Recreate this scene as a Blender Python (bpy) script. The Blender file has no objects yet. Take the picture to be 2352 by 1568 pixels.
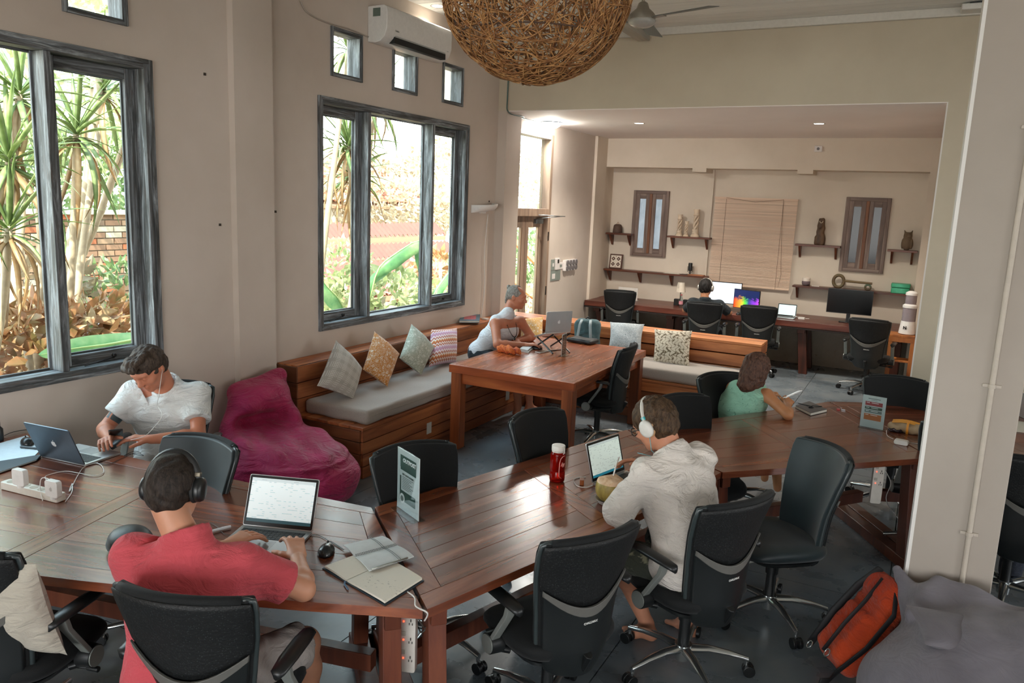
import bpy, math, random
import numpy as np
from mathutils import Matrix, Vector, Euler
random.seed(7); RNG = np.random.default_rng(7)
SC = bpy.context.scene; COL = SC.collection
# ---------------- camera ----------------
cam_d = bpy.data.cameras.new('camera'); cam = bpy.data.objects.new('camera', cam_d); COL.objects.link(cam)
def _rot(y, p, r):
    cy, sy, cp, sp, cr, sr = math.cos(y), math.sin(y), math.cos(p), math.sin(p), math.cos(r), math.sin(r)
    fwd = np.array([sy*cp, cy*cp, -sp]); right = np.array([cy, -sy, 0]); down = np.cross(fwd, right)
    return cr*right + sr*down, -sr*right + cr*down, fwd
_r, _d, _f = _rot(-0.48187672, 0.17751941, -0.04089945)
cam.matrix_world = Matrix(((_r[0], -_d[0], -_f[0], 0), (_r[1], -_d[1], -_f[1], 0), (_r[2], -_d[2], -_f[2], 2.2), (0, 0, 0, 1)))
cam_d.sensor_width = 36; cam_d.lens = 1779.72/2352*36; cam_d.clip_end = 200; cam_d.clip_start = .05
SC.camera = cam
# ---------------- world, sun, exposure ----------------
W = bpy.data.worlds.new('sky'); SC.world = W; W.use_nodes = True
_n = W.node_tree.nodes; _l = W.node_tree.links; _n.clear()
_o = _n.new('ShaderNodeOutputWorld'); _b = _n.new('ShaderNodeBackground')
_t = _n.new('ShaderNodeTexCoord'); _s = _n.new('ShaderNodeSeparateXYZ'); _m = _n.new('ShaderNodeMapRange'); _x = _n.new('ShaderNodeMix'); _x.data_type = 'RGBA'
_l.new(_t.outputs['Generated'], _s.inputs[0]); _l.new(_s.outputs['Z'], _m.inputs[0]); _m.inputs[1].default_value = 0; _m.inputs[2].default_value = .8
_l.new(_m.outputs[0], _x.inputs[0]); _x.inputs[6].default_value = (1, .985, .95, 1); _x.inputs[7].default_value = (.62, .80, 1, 1)
_l.new(_x.outputs[2], _b.inputs[0]); _b.inputs[1].default_value = 7.5; _l.new(_b.outputs[0], _o.inputs[0])
sd = bpy.data.lights.new('sun', 'SUN'); sd.energy = 15; sd.angle = math.radians(.6); sd.color = (1, .93, .82)
sun = bpy.data.objects.new('sun', sd); COL.objects.link(sun)
sun.rotation_euler = Vector((-.10, -.62, -1)).to_track_quat('-Z', 'Y').to_euler() if False else Vector((-.25, .62, -1)).to_track_quat('-Z', 'Y').to_euler()
SC.view_settings.view_transform = 'Standard'; SC.view_settings.look = 'None'; SC.view_settings.gamma = 1
SC.view_settings.use_curve_mapping = False; SC.view_settings.exposure = 0.32
cy = SC.cycles if hasattr(SC, 'cycles') else None
if cy:
    cy.max_bounces = 8; cy.diffuse_bounces = 5; cy.glossy_bounces = 3; cy.transmission_bounces = 6; cy.transparent_max_bounces = 12
    cy.caustics_reflective = False; cy.caustics_refractive = False; cy.sample_clamp_indirect = 6; cy.use_denoising = True
for _c, _s, _r2 in (((-4.72, 2.35, 2.0), (2.3, 1.9), (0, -90, 0)), ((-4.72, 6.37, 2.0), (2.3, 1.9), (0, -90, 0)), ((-4.72, 9.23, 1.7), (1.0, 2.6), (0, -90, 0)), ((6.1, -.6, 1.9), (2.6, 2.0), (0, 90, 0)), ((6.1, 4.6, 1.9), (2.6, 2.0), (0, 90, 0)), ((-.4, -5.1, 1.75), (6.0, 2.5), (90, 0, 0))):
    _a = bpy.data.lights.new('sky_portal', 'AREA'); _a.shape = 'RECTANGLE'; _a.size, _a.size_y = (_s[1], _s[0]) if _r2[1] else _s; _a.cycles.is_portal = True
    _po = bpy.data.objects.new('sky_portal', _a); COL.objects.link(_po); _po.location = _c; _po.rotation_euler = [math.radians(q) for q in _r2]
# ---------------- materials ----------------
MATS = {}
def srgb(c):
    if isinstance(c, str): c = tuple(int(c[i:i+2], 16)/255 for i in (0, 2, 4))
    return tuple(x/12.92 if x <= .04045 else ((x+.055)/1.055)**2.4 for x in c)
class NT:
    def __init__(s, name):
        s.m = bpy.data.materials.new(name); s.m.use_nodes = True; s.n = s.m.node_tree.nodes; s.l = s.m.node_tree.links
        s.b = s.n['Principled BSDF']; s.out = s.n['Material Output']
    def add(s, t, **kw):
        x = s.n.new(t)
        for k, v in kw.items(): setattr(x, k, v)
        return x
    def coord(s, which='Object', scale=(1, 1, 1), rot=(0, 0, 0)):
        t = s.add('ShaderNodeTexCoord'); mp = s.add('ShaderNodeMapping'); mp.inputs['Scale'].default_value = scale; mp.inputs['Rotation'].default_value = rot
        s.l.new(t.outputs[which], mp.inputs[0]); return mp.outputs[0]
    def noise(s, vec, scale=5, detail=4, rough=.55, dist=0):
        x = s.add('ShaderNodeTexNoise'); x.inputs['Scale'].default_value = scale; x.inputs['Detail'].default_value = detail
        x.inputs['Roughness'].default_value = rough; x.inputs['Distortion'].default_value = dist; s.l.new(vec, x.inputs['Vector']); return x.outputs[0]
    def ramp(s, fac, stops):
        x = s.add('ShaderNodeValToRGB'); e = x.color_ramp.elements
        while len(e) < len(stops): e.new(.5)
        for i, (p, c) in enumerate(stops):
            e[i].position = p; e[i].color = (*srgb(c), 1) if not isinstance(c, float) else (c, c, c, 1)
        s.l.new(fac, x.inputs[0]); return x.outputs[0]
    def mix(s, fac, a, b, mode='MIX'):
        x = s.add('ShaderNodeMix', data_type='RGBA', blend_type=mode)
        for i, v in ((0, fac), (6, a), (7, b)):
            if hasattr(v, 'links') or hasattr(v, 'is_linked'): s.l.new(v, x.inputs[i])
            else: x.inputs[i].default_value = v if i == 0 else (*srgb(v), 1)
        return x.outputs[2]
    def bump(s, h, strength=.3, dist=.01):
        x = s.add('ShaderNodeBump'); x.inputs['Strength'].default_value = strength; x.inputs['Distance'].default_value = dist
        s.l.new(h, x.inputs['Height']); s.l.new(x.outputs[0], s.b.inputs['Normal'])
    def col(s, c):
        if isinstance(c, (str, tuple)): s.b.inputs['Base Color'].default_value = (*srgb(c), 1)
        else: s.l.new(c, s.b.inputs['Base Color'])
    def set(s, **kw):
        for k, v in kw.items():
            k = {'rough': 'Roughness', 'metal': 'Metallic', 'spec': 'Specular IOR Level', 'trans': 'Transmission Weight', 'ior': 'IOR', 'sheen': 'Sheen Weight', 'sss': 'Subsurface Weight', 'coat': 'Coat Weight', 'coatr': 'Coat Roughness', 'es': 'Emission Strength', 'alpha': 'Alpha'}[k]
            if hasattr(v, 'is_linked'): s.l.new(v, s.b.inputs[k])
            else: s.b.inputs[k].default_value = v
def plain(name, c, rough=.5, metal=0, var=.06, nscale=30, bump=0, **kw):
    """procedural material: base colour with a little noise variation"""
    if name in MATS: return MATS[name]
    t = NT(name); v = t.coord(); n = t.noise(v, nscale, 3)
    c = srgb(c); hsv = t.add('ShaderNodeHueSaturation'); hsv.inputs['Color'].default_value = (*c, 1)
    mr = t.add('ShaderNodeMapRange'); mr.inputs[3].default_value = 1-var*2; mr.inputs[4].default_value = 1+var*2; t.l.new(n, mr.inputs[0]); t.l.new(mr.outputs[0], hsv.inputs['Value'])
    t.l.new(hsv.outputs[0], t.b.inputs['Base Color']); t.set(rough=rough, metal=metal, **kw)
    if bump: t.bump(n, bump, .004)
    MATS[name] = t.m; return t.m
def wood(name, dark, mid, light, axis=0, scale=1., rough=.35, coat=0., streak=9, bump=.12, rand=.25, which='Object', spec=.5):
    if name in MATS: return MATS[name]
    t = NT(name); sc = [streak*scale]*3; sc[axis] = .8*scale
    oi = t.add('ShaderNodeObjectInfo'); tc = t.add('ShaderNodeTexCoord'); va = t.add('ShaderNodeVectorMath', operation='MULTIPLY_ADD')
    cx = t.add('ShaderNodeCombineXYZ'); 
    for i in range(3): t.l.new(oi.outputs['Random'], cx.inputs[i])
    va.inputs[1].default_value = (1, 1, 1); mul = t.add('ShaderNodeVectorMath', operation='SCALE'); mul.inputs[3].default_value = 13.7; t.l.new(cx.outputs[0], mul.inputs[0])
    t.l.new(tc.outputs[which], va.inputs[0]); t.l.new(mul.outputs[0], va.inputs[2])
    mp = t.add('ShaderNodeMapping'); mp.inputs['Scale'].default_value = sc; t.l.new(va.outputs[0], mp.inputs[0]); v = mp.outputs[0]
    n1 = t.noise(v, 1.3, 5, .52, .7); n2 = t.noise(v, 7, 3, .6)
    c1 = t.ramp(n1, [(.28, dark), (.5, mid), (.72, light)])
    c2 = t.mix(.10, c1, t.ramp(n2, [(.3, dark), (.7, light)]), 'MIX')
    hsv = t.add('ShaderNodeHueSaturation'); mr = t.add('ShaderNodeMapRange'); mr.inputs[3].default_value = 1-rand; mr.inputs[4].default_value = 1+rand
    t.l.new(oi.outputs['Random'], mr.inputs[0]); t.l.new(mr.outputs[0], hsv.inputs['Value']); t.l.new(c2, hsv.inputs['Color']); t.l.new(hsv.outputs[0], t.b.inputs['Base Color'])
    rr = t.add('ShaderNodeMapRange'); rr.inputs[3].default_value = rough*.75; rr.inputs[4].default_value = rough*1.4; t.l.new(n1, rr.inputs[0]); t.set(rough=rr.outputs[0], coat=coat, coatr=.26, spec=spec)
    t.bump(n2, bump, .002); MATS[name] = t.m; return t.m
def emis(name, c, strength):
    if name in MATS: return MATS[name]
    t = NT(name); t.col(c); t.b.inputs['Emission Color'].default_value = (*srgb(c), 1); t.set(es=strength, rough=.4); MATS[name] = t.m; return t.m
def glass_pane(name='window_glass', tint='F4FAF8', gl=.06):
    if name in MATS: return MATS[name]
    t = NT(name); t.n.remove(t.b); tr = t.add('ShaderNodeBsdfTransparent'); g = t.add('ShaderNodeBsdfGlossy'); tr.inputs[0].default_value = (*srgb(tint), 1)
    g.inputs['Roughness'].default_value = .02; f = t.add('ShaderNodeFresnel'); f.inputs[0].default_value = 1.45; m = t.add('ShaderNodeMixShader'); ge = t.add('ShaderNodeNewGeometry'); iv = t.add('ShaderNodeMath', operation='SUBTRACT'); iv.inputs[0].default_value = 1; t.l.new(ge.outputs['Backfacing'], iv.inputs[1]); fm = t.add('ShaderNodeMath', operation='MULTIPLY'); t.l.new(f.outputs[0], fm.inputs[0]); t.l.new(iv.outputs[0], fm.inputs[1])
    t.l.new(fm.outputs[0], m.inputs[0]); t.l.new(tr.outputs[0], m.inputs[1]); t.l.new(g.outputs[0], m.inputs[2]); t.l.new(m.outputs[0], t.out.inputs[0]); MATS[name] = t.m; return t.m
# ---------------- mesh builder ----------------
def RZ(a): return Matrix.Rotation(a, 4, 'Z')
def T(x, y, z): return Matrix.Translation((x, y, z))
def frame(p, zdir, xhint=(1, 0, 0)):
    z = Vector(zdir).normalized(); x = Vector(xhint); x = x - z*x.dot(z)
    if x.length < 1e-4: x = Vector((0, 1, 0)); x = x - z*x.dot(z)
    x.normalize(); y = z.cross(x); m = Matrix((x, y, z)).transposed().to_4x4(); m.translation = Vector(p); return m
class MB:
    def __init__(s): s.v = []; s.f = []; s.M = Matrix.Identity(4)
    def at(s, M): s.M = M; return s
    def _add(s, vs, fs):
        b = len(s.v); s.v += [tuple(s.M @ Vector(p)) for p in vs]; s.f += [tuple(i+b for i in f) for f in fs]; return s
    def box(s, x0, x1, y0, y1, z0, z1, tz=0.):
        c = [(x, y, z) for z in (z0, z1) for y in (y0, y1) for x in (x0, x1)]
        return s._add(c, [(0, 2, 3, 1), (4, 5, 7, 6), (0, 1, 5, 4), (2, 6, 7, 3), (0, 4, 6, 2), (1, 3, 7, 5)])
    def cbox(s, c, d): return s.box(c[0]-d[0]/2, c[0]+d[0]/2, c[1]-d[1]/2, c[1]+d[1]/2, c[2]-d[2]/2, c[2]+d[2]/2)
    def rbox(s, x0, x1, y0, y1, z0, z1, r=.01, n=3):
        """box with corners rounded in plan and softened top/bottom rims"""
        pts = []
        for cx, cy, a0 in ((x1-r, y1-r, 0), (x0+r, y1-r, 90), (x0+r, y0+r, 180), (x1-r, y0+r, 270)):
            for i in range(n+1): a = math.radians(a0+90*i/n); pts.append((cx+r*math.cos(a), cy+r*math.sin(a)))
        return s.prism(pts, z0, z1)
    def prism(s, pts, z0, z1):
        n = len(pts); vs = [(x, y, z0) for x, y in pts]+[(x, y, z1) for x, y in pts]
        return s._add(vs, [tuple(range(n))[::-1], tuple(range(n, 2*n))]+[(i, (i+1) % n, n+(i+1) % n, n+i) for i in range(n)])
    def loft(s, rings, cap=True, closed=True):
        n = len(rings[0]); vs = [p for r in rings for p in r]; fs = []
        for k in range(len(rings)-1):
            for i in range(n if closed else n-1): j = (i+1) % n; fs.append((k*n+i, k*n+j, (k+1)*n+j, (k+1)*n+i))
        if cap: fs += [tuple(range(n))[::-1], tuple(range((len(rings)-1)*n, len(rings)*n))]
        return s._add(vs, fs)
    def lathe(s, prof, n=20, cap=True):
        return s.loft([[(r*math.cos(2*math.pi*i/n), r*math.sin(2*math.pi*i/n), z) for i in range(n)] for r, z in prof], cap)
    def cyl(s, p0, p1, r0, r1=None, n=12):
        r1 = r0 if r1 is None else r1; p0 = Vector(p0); p1 = Vector(p1); F = frame(p0, p1-p0); L = (p1-p0).length
        ring = lambda r, z: [tuple(F @ Vector((r*math.cos(2*math.pi*i/n), r*math.sin(2*math.pi*i/n), z))) for i in range(n)]
        return s.loft([ring(r0, 0), ring(r1, L)])
    def tube(s, path, r, n=8, closed=False, flat=1.):
        P = [Vector(p) for p in path]; m = len(P); rings = []; up = None
        for i in range(m):
            d = (P[(i+1) % m]-P[i-1]) if closed or 0 < i < m-1 else (P[1]-P[0] if i == 0 else P[-1]-P[-2])
            if d.length < 1e-9: d = Vector((0, 0, 1))
            d.normalize()
            if up is None: up = Vector((0, 0, 1)) if abs(d.z) < .9 else Vector((1, 0, 0))
            x = up.cross(d); x = x.normalized() if x.length > 1e-5 else Vector((1, 0, 0)); y = d.cross(x); up = y
            ri = r(i/(m-1)) if callable(r) else (r[i] if isinstance(r, (list, tuple)) else r)
            rings.append([tuple(P[i]+x*ri*math.cos(2*math.pi*k/n)+y*ri*flat*math.sin(2*math.pi*k/n)) for k in range(n)])
        if closed: rings.append(rings[0])
        return s.loft(rings, not closed)
    def ell(s, c, r, n=16, m=10, R=None):
        R = R or Matrix.Identity(3); rings = []
        for j in range(m+1):
            a = math.pi*(j/m)-math.pi/2; rr = max(math.cos(a), 1e-3)
            rings.append([tuple(Vector(c)+R @ Vector((r[0]*rr*math.cos(2*math.pi*i/n), r[1]*rr*math.sin(2*math.pi*i/n), r[2]*math.sin(a)))) for i in range(n)])
        return s.loft(rings)
    def quad(s, a, b, c, d): return s._add([a, b, c, d], [(0, 1, 2, 3)])
    def panel(s, fn, nu, nv, th=None):
        """parametric sheet fn(u,v)->xyz, optional thickness vector fn"""
        g = [[fn(i/nu, j/nv) for i in range(nu+1)] for j in range(nv+1)]
        vs = [p for r in g for p in r]; N = nu+1; fs = [(j*N+i, j*N+i+1, (j+1)*N+i+1, (j+1)*N+i) for j in range(nv) for i in range(nu)]
        if th:
            o = len(vs); vs += [tuple(Vector(p)+Vector(th(i/nu, j/nv))) for j, r in enumerate(g) for i, p in enumerate(r)]
            fs += [tuple(o+k for k in f)[::-1] for f in fs]
            for i in range(nu): fs += [(i+1, i, o+i, o+i+1), (nv*N+i, nv*N+i+1, o+nv*N+i+1, o+nv*N+i)]
            for j in range(nv): fs += [(j*N, (j+1)*N, o+(j+1)*N, o+j*N), ((j+1)*N+nu, j*N+nu, o+j*N+nu, o+(j+1)*N+nu)]
        return s._add(vs, fs)
    def mesh(s, name, smooth=False):
        me = bpy.data.meshes.new(name); me.from_pydata(s.v, [], s.f); me.update()
        if smooth: me.polygons.foreach_set('use_smooth', [True]*len(me.polygons))
        return me
    def build(s, name, mat, parent=None, bevel=0, smooth=False, seg=2, auto=None, **kw):
        o = bpy.data.objects.new(name, s.mesh(name, smooth or bool(auto) or bevel > 0)); COL.objects.link(o)
        for m in (mat if isinstance(mat, (list, tuple)) else [mat]): o.data.materials.append(m)
        if bevel:
            b = o.modifiers.new('bevel', 'BEVEL'); b.width = bevel; b.segments = seg; b.limit_method = 'ANGLE'; b.angle_limit = math.radians(40); b.harden_normals = True
        elif auto: sharp_edges(o.data, auto)
        if parent is not None: o.parent = parent
        for k, v in kw.items(): o[k] = v
        return o
def sharp_edges(me, deg=35):
    me.update(); n = len(me.edges)
    try: me.set_sharp_from_angle(angle=math.radians(deg))
    except Exception: pass
def thing(name, label, cat, loc=(0, 0, 0), rz=0, group=None):
    o = bpy.data.objects.new(name, None); COL.objects.link(o); o.location = loc; o.rotation_euler = (0, 0, rz); o.empty_display_size = .05
    o['label'] = label; o['category'] = cat
    if group: o['group'] = group
    return o
def tag(o, label, cat, group=None, loc=None, rz=None):
    o['label'] = label; o['category'] = cat
    if group: o['group'] = group
    if loc is not None: o.location = loc
    if rz is not None: o.rotation_euler = (0, 0, rz)
    return o
def struct(o): o['kind'] = 'structure'; return o
def copy_tree(o, parent=None, root=True):
    c = o.copy(); COL.objects.link(c)
    if parent is not None: c.parent = parent
    for ch in list(o.children): copy_tree(ch, c, False)
    return c
def dup(o, loc, rz, label, group=None):
    c = copy_tree(o); c.location = loc; c.rotation_euler = (0, 0, rz); c['label'] = label
    if group: c['group'] = group
    return c
def text_part(name, body, size, M, mat, parent, extr=.0006, align='CENTER', bold=0, label=None, sx=1.):
    cu = bpy.data.curves.new(name, 'FONT'); cu.body = body; cu.size = size; cu.extrude = extr; cu.align_x = align; cu.align_y = 'CENTER'; cu.offset = bold; cu.resolution_u = 2
    to = bpy.data.objects.new(name, cu); COL.objects.link(to); bpy.context.view_layer.update()
    me = bpy.data.meshes.new_from_object(to.evaluated_get(bpy.context.evaluated_depsgraph_get())); bpy.data.objects.remove(to); bpy.data.curves.remove(cu)
    me.transform(M @ Matrix.Diagonal((sx, 1, 1, 1))); o = bpy.data.objects.new(name, me); COL.objects.link(o); me.materials.clear(); me.materials.append(mat)
    if parent is not None: o.parent = parent
    if label: o['label'] = label
    return o
# ---------------- signed-distance modeller ----------------
class SDF:
    """smooth-union solids on a voxel grid, meshed with surface nets"""
    def __init__(s, lo, hi, h):
        s.h = h; s.lo = np.array(lo, float); n = np.ceil((np.array(hi)-s.lo)/h).astype(int)+1; s.n = n; s.g = np.full(n, 1., np.float32)
    def blk(s, lo, hi):
        a = np.clip(np.floor((np.array(lo)-s.lo)/s.h).astype(int), 0, s.n-1); b = np.clip(np.ceil((np.array(hi)-s.lo)/s.h).astype(int)+1, 1, s.n); b = np.maximum(b, a+1)
        X = [np.arange(a[i], b[i])*s.h+s.lo[i] for i in range(3)]
        return tuple(slice(a[i], b[i]) for i in range(3)), X[0][:, None, None].astype(np.float32), X[1][None, :, None].astype(np.float32), X[2][None, None, :].astype(np.float32)
    def _merge(s, sl, d, k):
        g = s.g[sl]
        if k <= 0: s.g[sl] = np.minimum(g, d)
        else:
            hh = np.maximum(k-np.abs(g-d), 0)/k; s.g[sl] = np.minimum(g, d)-hh*hh*k*.25
    def _cut(s, sl, d, k):
        g = s.g[sl]; d = -d
        if k <= 0: s.g[sl] = np.maximum(g, d)
        else:
            hh = np.maximum(k-np.abs(g-d), 0)/k; s.g[sl] = np.maximum(g, d)+hh*hh*k*.25
    def cap(s, a, b, ra, rb=None, k=.02, cut=False, sq=None):
        """tapered capsule; sq=(axis, factor) flattens along a world axis vector"""
        rb = ra if rb is None else rb; a = np.array(a, float); b = np.array(b, float); R = max(ra, rb)*(1 if not sq else max(1, sq[1]))+k+2*s.h
        sl, X, Y, Z = s.blk(np.minimum(a, b)-R, np.maximum(a, b)+R); ab = b-a; L2 = max(ab@ab, 1e-9)
        px, py, pz = X-a[0], Y-a[1], Z-a[2]; t = np.clip((px*ab[0]+py*ab[1]+pz*ab[2])/L2, 0, 1)
        qx, qy, qz = px-t*ab[0], py-t*ab[1], pz-t*ab[2]; d2 = qx*qx+qy*qy+qz*qz
        if sq:
            ax = np.array(sq[0], float); ax /= np.linalg.norm(ax); pr = qx*ax[0]+qy*ax[1]+qz*ax[2]; d2 = d2-pr*pr+(pr/sq[1])**2
        d = np.sqrt(np.maximum(d2, 0))-(ra+(rb-ra)*t); (s._cut if cut else s._merge)(sl, d.astype(np.float32), k); return s
    def ell(s, c, r, R=None, k=.02, cut=False):
        c = np.array(c, float); r = np.array(r, float); m = r.max()+k+2*s.h; sl, X, Y, Z = s.blk(c-m, c+m); X = X-c[0]; Y = Y-c[1]; Z = Z-c[2]
        if R is not None:
            R = np.array(R)[:3, :3]; x = R[0, 0]*X+R[1, 0]*Y+R[2, 0]*Z; y = R[0, 1]*X+R[1, 1]*Y+R[2, 1]*Z; z = R[0, 2]*X+R[1, 2]*Y+R[2, 2]*Z
        else: x, y, z = X, Y, Z
        k0 = np.sqrt((x/r[0])**2+(y/r[1])**2+(z/r[2])**2); k1 = np.sqrt((x/r[0]**2)**2+(y/r[1]**2)**2+(z/r[2]**2)**2)
        d = k0*(k0-1)/np.maximum(k1, 1e-6); (s._cut if cut else s._merge)(sl, d.astype(np.float32), k); return s
    def box(s, c, hd, r=.01, R=None, k=.02, cut=False):
        c = np.array(c, float); hd = np.array(hd, float); m = np.linalg.norm(hd)+k+2*s.h; sl, X, Y, Z = s.blk(c-m, c+m); X = X-c[0]; Y = Y-c[1]; Z = Z-c[2]
        if R is not None:
            R = np.array(R)[:3, :3]; x = R[0, 0]*X+R[1, 0]*Y+R[2, 0]*Z; y = R[0, 1]*X+R[1, 1]*Y+R[2, 1]*Z; z = R[0, 2]*X+R[1, 2]*Y+R[2, 2]*Z
        else: x, y, z = X+0*Y+0*Z, Y+0*X+0*Z, Z+0*X+0*Y
        qx, qy, qz = abs(x)-hd[0]+r, abs(y)-hd[1]+r, abs(z)-hd[2]+r
        d = np.sqrt(np.maximum(qx, 0)**2+np.maximum(qy, 0)**2+np.maximum(qz, 0)**2)+np.minimum(np.maximum(qx, np.maximum(qy, qz)), 0)-r
        (s._cut if cut else s._merge)(sl, d.astype(np.float32), k); return s
    def plane(s, p, n, k=0., lo=None, hi=None):
        """cut away the half space on the +n side (inside lo..hi)"""
        n = np.array(n, float); n /= np.linalg.norm(n); lo = s.lo if lo is None else lo; hi = s.lo+s.n*s.h if hi is None else hi
        sl, X, Y, Z = s.blk(lo, hi); d = (X-p[0])*n[0]+(Y-p[1])*n[1]+(Z-p[2])*n[2]; s._cut(sl, (-d).astype(np.float32), k); return s
    def disp(s, fn, lo=None, hi=None):
        sl, X, Y, Z = s.blk(s.lo if lo is None else lo, s.lo+s.n*s.h if hi is None else hi); s.g[sl] += fn(X, Y, Z).astype(np.float32); return s
    def mesh(s, name, smooth=1):
        g = s.g; g = np.pad(g, 1, constant_values=1.); ins = g < 0; n = ins.shape
        c = np.zeros((n[0]-1, n[1]-1, n[2]-1), np.int8)
        for i in (0, 1):
            for j in (0, 1):
                for k in (0, 1): c += ins[i:n[0]-1+i, j:n[1]-1+j, k:n[2]-1+k]
        act = np.argwhere((c > 0) & (c < 8)); idx = -np.ones(c.shape, np.int32); idx[tuple(act.T)] = np.arange(len(act))
        co = {(i, j, k): g[act[:, 0]+i, act[:, 1]+j, act[:, 2]+k] for i in (0, 1) for j in (0, 1) for k in (0, 1)}
        acc = np.zeros((len(act), 3)); cnt = np.zeros(len(act))
        for ax in range(3):
            for u in (0, 1):
                for w in (0, 1):
                    p = [0, 0, 0]; o = [a for a in range(3) if a != ax]; p[o[0]] = u; p[o[1]] = w; q = list(p); q[ax] = 1
                    a, b = co[tuple(p)], co[tuple(q)]; m = (a < 0) != (b < 0); t = np.where(m, a/np.where(a == b, 1, a-b), 0)
                    pos = np.zeros((len(act), 3)); pos[:, o[0]] = u; pos[:, o[1]] = w; pos[:, ax] = t; acc += pos*m[:, None]; cnt += m
        V = (act+acc/np.maximum(cnt, 1)[:, None]-1)*s.h+s.lo
        F = []
        for ax in range(3):
            a = ins.take(range(0, n[ax]-1), ax); b = ins.take(range(1, n[ax]), ax); e = np.argwhere(a != b); o = [x for x in range(3) if x != ax]
            e = e[(e[:, o[0]] > 0) & (e[:, o[1]] > 0) & (e[:, o[0]] < n[o[0]]-1) & (e[:, o[1]] < n[o[1]]-1)]
            fl = a[tuple(e.T)]; q = []
            for du, dv in ((0, 0), (1, 0), (1, 1), (0, 1)):
                ee = e.copy(); ee[:, o[0]] -= du; ee[:, o[1]] -= dv; q.append(idx[tuple(ee.T)])
            q = np.stack(q, 1)
            if ax == 1: fl = ~fl
            q[~fl] = q[~fl][:, ::-1]; F.append(q)
        F = np.concatenate(F); me = bpy.data.meshes.new(name); me.vertices.add(len(V)); me.vertices.foreach_set('co', V.astype(np.float32).ravel())
        me.loops.add(F.size); me.loops.foreach_set('vertex_index', F.astype(np.int32).ravel()); me.polygons.add(len(F))
        me.polygons.foreach_set('loop_start', np.arange(0, F.size, 4, dtype=np.int32)); me.polygons.foreach_set('loop_total', np.full(len(F), 4, np.int32))
        me.polygons.foreach_set('use_smooth', np.ones(len(F), bool)); me.update(calc_edges=True)
        return me
    def build(s, name, mat, parent=None, origin=None, **kw):
        me = s.mesh(name)
        if origin is not None: me.transform(Matrix.Translation(-Vector(origin)))
        o = bpy.data.objects.new(name, me); COL.objects.link(o); me.materials.append(mat)
        if parent is not None: o.parent = parent
        for k, v in kw.items(): o[k] = v
        return o
# ================= ROOM =================
XL = -4.62; YH = 8.25; YB = 12.1; ZC = 4.05; ZL = 3.25
def plaster(name, a, b, c, bump=.15):
    t = NT(name); v = t.coord(); n = t.noise(v, .9, 5, .6); n2 = t.noise(v, 60, 3); t.col(t.ramp(n, [(.3, a), (.5, b), (.7, c)])); t.set(rough=.75, spec=.25); t.bump(n2, bump, .003); MATS[name] = t.m; return t.m
M_wall = plaster('plaster_wall', 'BBAEA2', 'C3B7AB', 'CABEB3'); M_wallw = plaster('plaster_header', 'BCB19D', 'C4B9A5', 'CBC1AD')
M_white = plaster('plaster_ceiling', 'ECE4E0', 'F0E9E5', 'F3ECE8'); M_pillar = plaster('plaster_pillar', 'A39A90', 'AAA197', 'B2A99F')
def floor_mat():
    t = NT('polished_concrete'); v = t.coord(); n = t.noise(v, .6, 6, .55, .4); n2 = t.noise(v, 2.6, 7, .6, .3)
    c = t.mix(.4, t.ramp(n, [(.3, '464E54'), (.5, '667077'), (.7, '8D9599')]), t.ramp(n2, [(.3, '42484D'), (.52, '686F74'), (.75, '918F89')]))
    t.col(c); rr = t.add('ShaderNodeMapRange'); rr.inputs[3].default_value = .15; rr.inputs[4].default_value = .42; t.l.new(n2, rr.inputs[0]); t.set(rough=rr.outputs[0], spec=.6); t.bump(n2, .03, .003); return t.m
M_floor = floor_mat()
# floor: cast slabs divided by thin saw-cut joints
fl = struct(MB().box(XL-.28, 6, -5, YB+.25, -.12, -.012).build('floor', plain('joint_grout', '6E6D69', .8)))
xs = [XL, -3.55, -2.35, -1.15, .05, 1.25, 2.45, 4.2, 6]; ys = [-5, -2.6, -.2, 2.3, 4.72, 7.1, 9.5, 11.0, YB+.02]
for i in range(len(xs)-1):
    for j in range(len(ys)-1): MB().box(xs[i]+.003, xs[i+1]-.003, ys[j]+.003, ys[j+1]-.003, -.012, 0).build('floor_slab', M_floor, fl)
def wall_grid(name, mat, plane, lo, hi, thick, holes):
    """wall in a plane ('x' or 'y'), lo/hi=(a,z), thick=(from,to), holes=[(a0,a1,z0,z1)]"""
    A = sorted({lo[0], hi[0]} | {h[0] for h in holes} | {h[1] for h in holes}); Z = sorted({lo[1], hi[1]} | {h[2] for h in holes} | {h[3] for h in holes})
    m = MB(); inside = lambda a, z: any(h[0] < a < h[1] and h[2] < z < h[3] for h in holes)
    for i in range(len(A)-1):
        z0 = None
        for j in range(len(Z)-1):
            if not inside((A[i]+A[i+1])/2, (Z[j]+Z[j+1])/2):
                if z0 is None: z0 = Z[j]
                if j == len(Z)-2 or inside((A[i]+A[i+1])/2, (Z[j+1]+Z[j+2])/2):
                    (m.box(thick[0], thick[1], A[i], A[i+1], z0, Z[j+1]) if plane == 'x' else m.box(A[i], A[i+1], thick[0], thick[1], z0, Z[j+1])); z0 = None
    return struct(m.build(name, mat))
small = [(2.15, 2.55), (2.99, 3.40), (1.31, 1.71), (5.32, 5.72), (6.18, 6.57), (7.04, 7.43)]
holes = [(1.14, 3.56, 1.0, 3.01), (5.16, 7.58, 1.02, 3.01), (8.66, 9.80, 0, 3.11)] + [(a, b, 3.20, 3.59) for a, b in small]
wl = wall_grid('wall_left', M_wall, 'x', (-5, 0), (YB+.25, 4.4), (XL-.16, XL), holes)
MB().box(XL-.01, XL+.06, 4.21, 4.59, 0, ZC).build('pilaster', M_wall, wl)
MB().box(XL-.01, XL+.12, YH, 8.62, 0, ZL).build('pilaster', M_wall, wl)
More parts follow.
